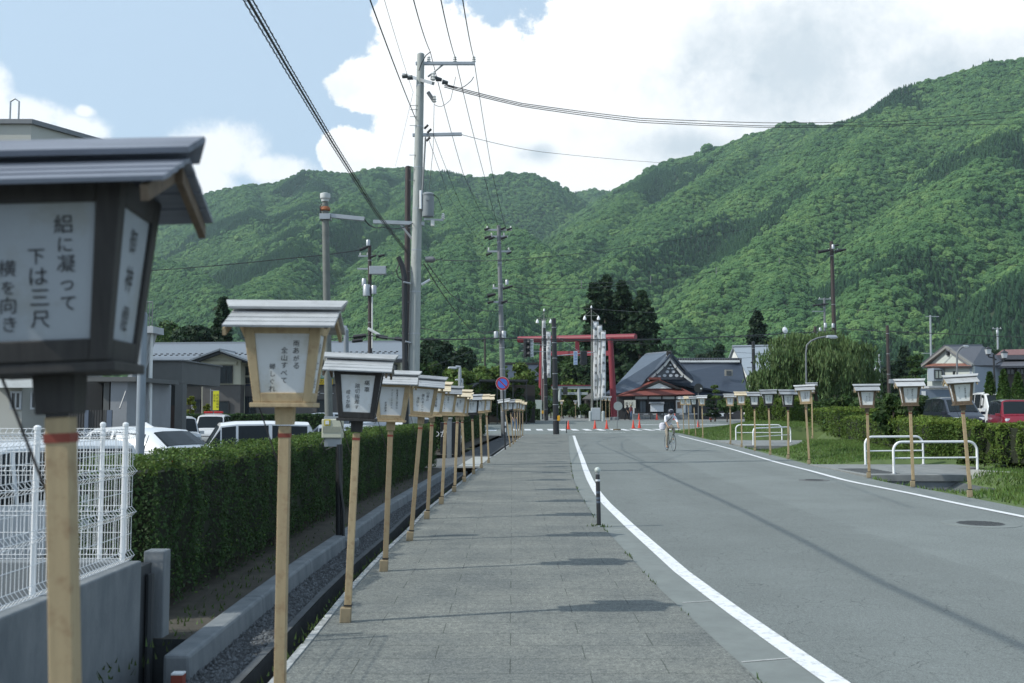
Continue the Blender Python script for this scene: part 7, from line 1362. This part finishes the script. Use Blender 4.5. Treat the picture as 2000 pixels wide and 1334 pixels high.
# ================================================================== cars
def paint(name, col, metal=0.0): return mat(name, col, .28, metal, var=.03, vs=1.0, coat=.6)
p_white = paint("white car paint", (.70, .71, .72)); p_navy = paint("navy car paint", (.018, .022, .036)); p_red = paint("dark red car paint", (.20, .008, .022)); p_silver = paint("silver car paint", (.38, .41, .45), .4); p_black = paint("black car paint", (.015, .016, .018))
SHAPES = {   # (fraction rear->front, low z, belt z, top z, belt width, top width)
 'box':   [(0, .42, .86, .88, .93, .92), (.004, .30, 1.00, 1.62, .97, .80), (.03, .24, 1.02, 1.76, 1, .83), (.34, .20, 1.0, 1.80, 1, .84), (.60, .20, .98, 1.79, 1, .84), (.72, .20, .97, 1.74, 1, .83), (.84, .22, .96, 1.00, 1, .90), (.95, .26, .90, .93, .97, .85), (.99, .34, .74, .76, .90, .80), (1, .42, .62, .64, .86, .78)],
 'van':   [(0, .45, .90, .92, .93, .92), (.006, .32, 1.02, 1.55, .97, .80), (.04, .26, 1.06, 1.80, 1, .82), (.30, .20, 1.04, 1.86, 1, .84), (.55, .20, 1.02, 1.85, 1, .84), (.66, .20, 1.01, 1.78, 1, .82), (.84, .22, .99, 1.04, 1, .88), (.95, .28, .86, .90, .95, .82), (.99, .36, .72, .75, .88, .76), (1, .44, .62, .64, .84, .74)],
 'hatch': [(0, .48, .86, .88, .90, .86), (.01, .34, .98, 1.02, .95, .88), (.03, .28, 1.02, 1.12, .98, .82), (.17, .22, 1.02, 1.50, 1, .74), (.40, .20, .98, 1.57, 1, .76), (.55, .20, .96, 1.54, 1, .76), (.70, .20, .94, .99, 1, .86), (.90, .26, .86, .90, .97, .80), (.98, .36, .70, .73, .88, .74), (1, .46, .60, .62, .82, .70)],
}
def car(label, kind, body_m, pos, rz, L_=4.0, Wd=1.6, H=1.6, roof_m=None, lightbar=False, group=None, name="parked_car", fin=False, cat="car"):
    S_ = SHAPES[kind]; zs = H / max(s[3] for s in S_); hw = Wd / 2; t = thing(name, label, cat, pos, R(rz), group); rows = []
    for f, zl, zb_, zt_, wb, wt in S_:
        y = L_ * (.5 - f); zl, zb2, zt2 = zl * zs, zb_ * zs, zt_ * zs; c = min(.07, (zt2 - zb2) * .3); a = hw * wb
        half = [(a * .86, zl), (a * .98, zl + .10), (a, zl + (zb2 - zl) * .62), (a * .975, zb2), (hw * wt, zt2 - c), (hw * wt - .11, zt2 - c * .12), (hw * wt * .45, zt2 + .012)]
        rows.append([(x, y, z) for x, z in half] + [(-x, y, z) for x, z in half[::-1]])
    k = 14; q = MB(); q.add([p for r in rows for p in r], [], 0); n = len(rows)
    for i in range(n - 1):
        for j in range(k): q.f.append((i * k + j, i * k + (j + 1) % k, (i + 1) * k + (j + 1) % k, (i + 1) * k + j)); q.m.append(1 if roof_m and j in (3, 4, 5, 6, 7, 8, 9) and S_[i][3] > S_[i][2] * 1.3 and S_[i + 1][3] > S_[i + 1][2] * 1.3 else 0)
    q.f += [tuple(range(k)), tuple((n - 1) * k + j for j in range(k))[::-1]]; q.m += [0, 0]
    q.build("body", [body_m, roof_m or body_m], t, smooth=True)
    V = lambda i, j: Vector(rows[i][j])
    def pane(A, B, C, D, m=(.08, .08, .10, .10), off=.006, nm="window"):
        u0, u1, v0, v1 = m; Pf = quadface(A, B, C, D); qq = [Pf(u0, v0), Pf(1 - u1, v0), Pf(1 - u1, 1 - v1), Pf(u0, 1 - v1)]; nrm = (qq[1] - qq[0]).cross(qq[3] - qq[0]).normalized(); c = sum(qq, Vector()) / 4
        if nrm.dot(c - Vector((0, 0, H * .55))) < 0: nrm = -nrm; qq = qq[::-1]
        s = MB(); s.slab([p + nrm * off for p in qq], .01); return s.build(nm, car_glass, t)
    full = [i for i in range(n) if S_[i][3] > S_[i][2] * 1.25]; i0, i1 = full[0], full[-1]; cow = i1 + 1
    def screen(ia, ib, nm, v0, v1):
        s = MB(); P = []
        for j in range(4, 10):
            a, b = V(ia, j), V(ib, j); sh = Vector((-.05 if j == 4 else .05 if j == 9 else 0, 0, 0)); P.append((a.lerp(b, v0) + sh, a.lerp(b, v1) + sh))
        nrm = (P[3][0] - P[2][0]).cross(P[2][1] - P[2][0]).normalized(); c = (P[2][0] + P[3][1]) / 2
        if nrm.dot(c - Vector((0, 0, H * .5))) < 0: nrm = -nrm
        for j in range(5):
            qd = [P[j][0], P[j + 1][0], P[j + 1][1], P[j][1]]; m_ = (qd[1] - qd[0]).cross(qd[3] - qd[0])
            if m_.dot(nrm) < 0: qd = qd[::-1]
            s.slab([p_ + nrm * .012 for p_ in qd], .012)
        return s.build(nm, car_glass, t)
    screen(cow, i1, "windscreen", .07, .90); rr0 = max(0, i0 - (1 if kind != 'hatch' else 1))
    if kind == 'hatch': screen(i0 - 1, i0, "rear_window", .10, .88)
    else:
        A, B = V(i0, 3), V(i0, 10); C, D = V(i0, 9), V(i0, 4); pane(A, B, C, D, (.10, .10, .12, .12), off=.02, nm="rear_window")
    lst = full if kind != 'hatch' else [i0 - 1] + full
    for s_ in (0, 1):
        J3, J4 = (3, 4) if s_ == 0 else (10, 9)
        for a, b in zip(lst[:-1], lst[1:]):
            if abs(rows[a][0][1] - rows[b][0][1]) < .25: continue
            pane(V(a, J3), V(b, J3), V(b, J4), V(a, J4), (.05, .05, .06, .06), nm="side_window")
        pane(V(i1, J3), V(cow, J3), V(cow, J4), V(i1, J4), (.04, .12, .08, .10), nm="side_window")
    yf = -L_ / 2; zb0 = .62 * zs
    for s_ in (-1, 1):
        q = MB(); M_ = rotm(R(-8), 0, R(s_ * -24)); q.box((s_ * hw * .68, yf + .06 + .06, zb0 + .12), (.36, .14, .15), M_); hl = q.build("headlight", lens, t, bevel=.04)
        q = MB(); q.box((s_ * hw * .80, L_ / 2 - .05, .82 * zs), (.14, .14, .34), rotm(0, 0, R(s_ * 18))); q.build("tail_light", red_lens, t, bevel=.03)
        q = MB(); ym = rows[cow][0][1] + .18; q.box((s_ * (hw + .11), ym, rows[cow][3][2] + .04), (.20, .11, .15)); q.tube([(s_ * hw * .96, ym, rows[cow][3][2]), (s_ * (hw + .06), ym, rows[cow][3][2] + .02)], .025, 6); q.build("wing_mirror", body_m if body_m is not p_white else p_white, t, bevel=.035)
        for fy in (-L_ * .33, L_ * .31):
            q = MB(); Mw = rotm(0, R(90), 0); q.lathe([(.16, -.10), (.29, -.10), (.31, -.06), (.31, .06), (.29, .10), (.16, .10)], (s_ * (hw - .10), fy, .31), 22, M=Mw); wh = q.build("wheel", rubber, t, smooth=True); q = MB(); q.lathe([(.19, -.101), (.18, .104), (.06, .09), (0, .09)] if s_ > 0 else [(.0, -.09), (.06, -.09), (.18, -.104), (.19, .101)], (s_ * (hw - .10), fy, .31), 18, M=Mw); q.build("rim", chrome, wh, smooth=True)
    q = MB(); q.box((0, yf + .025, zb0 - .02), (hw * .95, .05, .10)); q.build("grille", black_steel, t, bevel=.02); q = MB(); q.box((0, yf + .005, zb0 - .20), (.33, .03, .165)); q.build("number_plate", mat("plate white", (.62, .63, .60), .5), t); q = MB(); q.box((0, yf + .05, .30), (hw * 1.5, .10, .14)); q.build("bumper", black_steel, t, bevel=.03)
    if lightbar:
        q = MB(); zr = H + .02; q.box((0, .1, zr + .02), (.9, .2, .05)); b_ = q.build("light_bar", chrome, t, bevel=.015)
        for s_ in (-1, 1): q = MB(); q.box((s_ * .27, .1, zr + .09), (.48, .24, .11)); q.build("beacon", red_lens, b_, bevel=.03)
    if fin: q = MB(); f0 = next(i for i in full[1:]); z = H - .02; q.slab([(-.02, L_ * .22, z), (-.02, L_ * .16, z + .12), (-.02, L_ * .12, z + .13), (-.02, L_ * .10, z)][::1], .04); q.build("roof_fin", body_m, t)
    return t
def cpos(px, Y, z): p = at(px, 800, Y); return (p.x, Y, z)
GCAR = "cars parked in the left car park"
car("white crossover seen from behind over the near hedge, shark-fin on its roof", 'hatch', p_white, cpos(238, 24, LOT), -114, 4.5, 1.8, 1.60, group=GCAR, fin=True)
car("boxy white van with two dark side windows over the near hedge", 'box', p_white, cpos(484, 27.8, LOT), -70, 3.4, 1.5, 1.68, group=GCAR)
car("white car behind the white mesh fence at the left frame edge", 'box', p_white, (-6.3, 12.2, LOT), -20, 3.6, 1.6, 1.62, group=GCAR)
car("dark navy hatchback behind the second lantern's post", 'hatch', p_navy, cpos(640, 31, LOT), -85, 4.2, 1.7, 1.56, group=GCAR, roof_m=p_silver)
car("white patrol car with a red light bar facing the camera before the shop", 'box', p_white, cpos(417, 55, LOT), 8, 3.6, 1.62, 1.74, lightbar=True, group=GCAR)
car("white light truck half hidden behind the grey porch", 'box', p_white, cpos(350, 47, LOT), 30, 3.3, 1.48, 1.7, group=GCAR)
car("silver car facing left with bright headlight under the fourth lantern", 'hatch', p_silver, cpos(752, 57, -.1), -72, 4.6, 1.8, 1.66, group=GCAR)
car("silver car by the low hedge in front of the shop", 'box', p_silver, cpos(634, 66, LOT), -80, 3.8, 1.6, 1.80, group=GCAR)
car("tall white van glimpsed between the fourth and fifth lanterns", 'van', p_white, cpos(795, 47, .0), 10, 4.4, 1.7, 2.25, group=GCAR, roof_m=p_white)
car("pale car whose windscreen shows beside the grey pillar", 'hatch', p_silver, cpos(842, 43, -.25), 20, 4.2, 1.7, 1.5, group=GCAR)
GCR = "cars parked in the right car park"
car("dark navy minivan behind the hedge, facing the camera", 'van', p_navy, cpos(1862, 53, .40), -5, 4.7, 1.74, 1.86, group=GCR)
car("dark red small car with a black roof at the right frame edge", 'box', p_red, cpos(1976, 48.5, .40), -13, 3.4, 1.5, 1.70, roof_m=p_black, group=GCR)
car("tall white van parked behind the dark red car", 'van', p_white, cpos(1941, 58.5, .40), -9, 4.8, 1.72, 2.22, group=GCR)
# ================================================================== people
skin_m = mat("skin", (.42, .25, .17), .55, var=.08, vs=8); hair_m = mat("black hair", (.015, .013, .012), .5, vs=20)
def human(label, pos, rz, J, mats_by, hair=True, scale=1.0, hat=None):
    """one continuous skinned body; J joints (facing -Y), mats_by: region -> material"""
    t_seg = [("pelvis", "spine", 'top'), ("spine", "chest", 'top'), ("chest", "neck", 'top'), ("neck", "head", 'skin'), ("head", "crown", 'skin')]
    for s in "LR": t_seg += [("chest", "sh" + s, 'top'), ("sh" + s, "el" + s, 'sleeve'), ("el" + s, "wr" + s, 'arm'), ("wr" + s, "ha" + s, 'skin'), ("pelvis", "hip" + s, 'leg'), ("hip" + s, "kn" + s, 'leg'), ("kn" + s, "an" + s, 'leg'), ("an" + s, "to" + s, 'foot')]
    RAD = dict(pelvis=.135, spine=.125, chest=.135, neck=.055, head=.085, crown=.075); 
    for s in "LR": RAD.update({"sh" + s: .068, "el" + s: .045, "wr" + s: .030, "ha" + s: .028, "hip" + s: .095, "kn" + s: .062, "an" + s: .042, "to" + s: .035})
    J = dict(J); names = list(J); 
    me = bpy.data.meshes.new("person"); vs = [tuple(J[n]) for n in names]; es = [(names.index(a), names.index(b)) for a, b, _ in t_seg]; rad = [RAD[n] for n in names]; regs = [r for *_, r in t_seg]
    for s in "LR":                                            # five fingers on each palm
        h = Vector(J["ha" + s]); d = (h - Vector(J["wr" + s])).normalized(); sd = d.cross(Vector((0, 1, 0.2))).normalized()
        for i, (o_, ln) in enumerate(((-.03, .06), (-.011, .075), (.009, .07), (.027, .055), (.045, .045))):
            b = len(vs); st_ = h + sd * o_ * .7 - d * (.03 if i == 4 else 0); m_ = st_ + d * ln * .5 + sd * (o_ * .4 + (.02 if i == 4 else 0)); e_ = m_ + d * ln * .35 + Vector((0, .012, -.02))
            vs += [tuple(st_), tuple(m_), tuple(e_)]; es += [(names.index("ha" + s), b), (b, b + 1), (b + 1, b + 2)]; rad += [.011, .009, .007]; regs += ['skin'] * 3
    me.from_pydata(vs, es, []); o = bpy.data.objects.new("person", me); COL.objects.link(o); md = o.modifiers.new("skin", 'SKIN'); 
    for i, r in enumerate(rad): me.skin_vertices[0].data[i].radius = (r, r * (.72 if i < len(names) and names[i] in ("pelvis", "spine", "chest") else 1))
    me.skin_vertices[0].data[names.index("pelvis")].use_root = True; sb = o.modifiers.new("sub", 'SUBSURF'); sb.levels = 2; sb.render_levels = 2
    bm2 = bpy.data.meshes.new_from_object(o.evaluated_get(bpy.context.evaluated_depsgraph_get())); o.modifiers.clear(); o.data = bm2; bm2.name = "person"
    order = ['top', 'sleeve', 'arm', 'leg', 'foot', 'skin']
    for r in order: bm2.materials.append(mats_by.get(r, skin_m))
    segs = [(Vector(vs[a]), Vector(vs[b]), r, (rad[a] + rad[b]) / 2) for (a, b), r in zip(es, regs)]
    for p in bm2.polygons:
        c = p.center; best = min(segs, key=lambda g: (c - (g[0] + (g[1] - g[0]) * max(0, min(1, (c - g[0]).dot(g[1] - g[0]) / max(1e-6, (g[1] - g[0]).length_squared))))).length - g[3]); p.material_index = order.index(best[2]); p.use_smooth = True
    o.location = pos; o.rotation_euler = (0, 0, rz); o.scale = (scale,) * 3; tag(o, label, "person"); hd, cr = Vector(J["head"]), Vector(J["crown"]); up = (cr - hd).normalized(); 
    q = MB()
    if hair: q.lathe([(.098, -.01), (.108, .04), (.10, .10), (.06, .145), (0, .155)], hd + Vector((0, .025, .0)), 14); q.build("hair", hair_m, o, smooth=True)
    fc = MB(); f0 = hd + (cr - hd) * .42; fr_ = Vector((0, -1, 0)) - up * Vector((0, -1, 0)).dot(up); fr_.normalize(); fc.tube([f0 + fr_ * .078 + up * .01, f0 + fr_ * .105 - up * .025], [.012, .017], 6)
    for s_ in (-1, 1): fc.tube([f0 + Vector((s_ * .086, 0, .0)), f0 + Vector((s_ * .098, .015, .0))], [.026, .018], 6)
    fc.build("face", skin_m, o, smooth=True); ey = MB(); 
    for s_ in (-1, 1): ey.lathe([(0, -.012), (.013, 0), (0, .012)], f0 + fr_ * .080 + Vector((s_ * .034, 0, 0)) + up * .022, 8)
    ey.build("eye", hair_m, o); ey = MB(); ey.box(f0 + fr_ * .082 - up * .055, (.05, .012, .010)); ey.build("mouth", mat("lips", (.28, .11, .09), .6), o)
    if hat: q = MB(); q.lathe([(.21, .0), (.11, .03), (.10, .11), (.0, .13)], hd + Vector((0, 0, .06)), 16); q.build("hat", hat, o, smooth=True)
    return o
def standing(stride=.0, lean=0.0, w_=1.0):
    J = dict(pelvis=(0, 0, .95), spine=(0, -.01 + lean * .3, 1.13), chest=(0, lean * .7, 1.34), neck=(0, lean, 1.50), head=(0, -.02 + lean, 1.57), crown=(0, -.03 + lean, 1.70))
    for s, x in (("L", 1), ("R", -1)): J.update({"sh" + s: (x * .19, lean * .8, 1.41), "el" + s: (x * .25, lean * .5 + x * stride * .4, 1.13), "wr" + s: (x * .25, -.10 + x * stride * .8, .90), "ha" + s: (x * .245, -.13 + x * stride * .8, .82), "hip" + s: (x * .10, 0, .91), "kn" + s: (x * .11, -.04 - x * stride * .5, .50), "an" + s: (x * .11, -x * stride, .08), "to" + s: (x * .125, -.16 - x * stride, .035)})
    return J
tee = mat("white tee shirt", (.70, .70, .76), .8, vs=9, var=.06); khaki = mat("khaki trousers", (.29, .26, .21), .85, vs=9, var=.12); jeans = mat("blue jeans", (.10, .17, .28), .85, vs=12, var=.15); blackc = mat("black clothing", (.016, .017, .022), .85, vs=9, var=.2); shoe = mat("dark shoe", (.04, .035, .03), .6); straw = mat("straw hat", (.42, .34, .20), .8); sandal = mat("tan sandal", (.25, .15, .10), .7)
# cyclist and bicycle
bp = gnd(1309, 880.5); BZ = .0; SC = .94; HD = R(7)
bk = thing("bicycle", "drop-bar road bicycle ridden toward the camera on the road", "bicycle", (bp.x, bp.y, .002), HD); bk.scale = (SC,) * 3
def whl(y, nm, steer=0.0):
    q = MB(); M_ = rotm(0, R(90), 0); n_ = 40; q.tube([(0, y + .335 * math.cos(2 * math.pi * i / n_), .345 + .335 * math.sin(2 * math.pi * i / n_)) for i in range(n_ + 1)], .012, 6, cap=False); w_ = q.build(nm, rubber, bk, smooth=True); q = MB(); q.tube([(0, y + .318 * math.cos(2 * math.pi * i / n_), .345 + .318 * math.sin(2 * math.pi * i / n_)) for i in range(n_ + 1)], .008, 5, cap=False); q.build("rim", chrome, w_); q = MB()
    for i in range(20): a = 2 * math.pi * i / 20; q.tube([((-1) ** i * .02, y, .345), (0, y + .315 * math.cos(a), .345 + .315 * math.sin(a))], .0016, 3)
    q.tube([(-.05, y, .345), (.05, y, .345)], .018, 8); q.build("spokes", chrome, w_)
whl(-.50, "wheel"); whl(.50, "wheel")
frm = mat("grey green bike paint", (.20, .24, .22), .35, .2); q = MB(); BB, ST, HT, HB = (0, .06, .28), (0, .24, .84), (0, -.36, .86), (0, -.40, .70)
for a, b, r in ((BB, ST, .016), (ST, HT, .015), (BB, HB, .018), (HT, HB, .019)): q.tube([a, b], r, 8)
for s_ in (-1, 1): q.tube([(s_ * .012, .22, .80), (s_ * .045, .50, .345)], .008, 6); q.tube([(s_ * .02, .06, .28), (s_ * .045, .50, .345)], .009, 6); q.tube([(s_ * .02, -.41, .68), (s_ * .04, -.46, .5), (s_ * .045, -.50, .345)], .010, 6)
q.build("frame", frm, bk, smooth=True)
q = MB(); q.tube([ST, (0, .26, .95)], .013, 8); q.box((0, .28, .965), (.13, .26, .04), top=(.10, .24)); q.build("saddle", black_steel, bk, bevel=.015)
q = MB(); q.tube([HT, (0, -.38, .93), (0, -.44, .95)], .014, 8); q.tube([(-.20, -.45, .95), (.20, -.45, .95)], .013, 8)
for s_ in (-1, 1): q.tube([(s_ * .20, -.45, .95), (s_ * .21, -.53, .945), (s_ * .215, -.56, .90), (s_ * .215, -.53, .84), (s_ * .215, -.45, .82)], .014, 8); q.tube([(s_ * .21, -.53, .96), (s_ * .21, -.58, .95), (s_ * .21, -.585, .85)], .010, 6)
q.build("handlebar", rubber, bk, smooth=True)
q = MB(); q.tube([(-.06, .06, .28), (.06, .06, .28)], .02, 8); q.lathe([(.09, -.004), (.09, .004)], (-.05, .06, .28), 24, M=rotm(0, R(90), 0)); q.tube([(.07, .06, .28), (.075, .06, .45)], .009, 6); q.tube([(-.07, .06, .28), (-.075, .06, .11)], .009, 6); q.box((.12, .06, .45), (.09, .08, .02)); q.box((-.12, .06, .11), (.09, .08, .02)); q.build("crankset", chrome, bk)
J = dict(pelvis=(0, .28, 1.06), spine=(0, .20, 1.20), chest=(0, .02, 1.38), neck=(0, -.08, 1.49), head=(0, -.13, 1.54), crown=(0, -.20, 1.65))
for s, x in (("L", 1), ("R", -1)): J.update({"sh" + s: (x * .19, -.0, 1.42), "el" + s: (x * .255, -.22, 1.20), "wr" + s: (x * .215, -.45, 1.01), "ha" + s: (x * .212, -.52, .975), "hip" + s: (x * .10, .26, 1.02)})
J.update(knL=(.125, -.14, .86), anL=(.115, .0, .50), toL=(.12, -.12, .47), knR=(-.12, .0, .64), anR=(-.115, .10, .19), toR=(-.125, -.04, .135))
cy = human("cyclist in white tee, khaki trousers and dark helmet riding a drop-bar bicycle", (bp.x, bp.y, .002), HD, J, dict(top=tee, sleeve=tee, arm=skin_m, leg=khaki, foot=sandal, skin=skin_m), hair=False, scale=SC)
q = MB(); hc = Vector(J["head"]) + Vector((0, -.03, .055)); q.lathe([(.122, -.02), (.128, .03), (.105, .09), (.06, .12), (0, .13)], hc, 16, M=rotm(R(28), 0, 0)); hm_ = q.build("helmet", mat("dark helmet shell", (.03, .032, .05), .3), cy, smooth=True); q = MB()
for a in (-40, 0, 40): M_ = rotm(R(28), 0, 0) ; q.tube([hc + M_ @ Vector((.11 * math.sin(R(a)), -.09 + abs(a) * .0004, .05)), hc + M_ @ Vector((.06 * math.sin(R(a)), .0, .128)), hc + M_ @ Vector((.11 * math.sin(R(a)), .09, .06))], .014, 6)
q.build("vent_stripe", white_sign, hm_)
q = MB(); q.tube([(.15, .0, 1.50), (.04, -.125, 1.37), (-.10, -.02, 1.22), (-.19, .16, 1.10)], .016, 6); st = q.build("bag_strap", blackc, cy)
q = MB(); q.lathe([(.05, -.16), (.13, -.12), (.15, 0), (.12, .13), (.05, .16)], (-.24, .26, 1.0), 12); q.build("shoulder_bag", mat("white bag cloth", (.62, .62, .70), .8), cy, smooth=True)
p = at(1224, 819, 113.5); human("walker in dark clothes at the lodge entrance, left of the one in jeans", (p.x, 113.5, gz(113.5)), R(60), standing(.22, -.06), dict(top=blackc, sleeve=blackc, leg=blackc, foot=shoe, arm=skin_m))
p = at(1233, 819, 113.2); human("walker in blue jeans and straw hat at the lodge entrance", (p.x, 113.2, gz(113.2)), R(-60), standing(.12, -.03), dict(top=mat("maroon top", (.16, .03, .045), .85), sleeve=skin_m, leg=jeans, foot=shoe, arm=skin_m), hat=straw)
p = gnd(1005, 841); human("pedestrian in jeans and black top behind the far lantern cluster", (p.x, p.y, .0), R(30), standing(.15), dict(top=blackc, sleeve=blackc, leg=jeans, foot=shoe, arm=skin_m), scale=.94)
p = gnd(1012, 841); human("pedestrian dressed all in black behind the far lantern cluster", (p.x + .1, p.y + .3, .0), R(10), standing(.1), dict(top=blackc, sleeve=blackc, leg=blackc, foot=shoe, arm=skin_m), scale=.92)
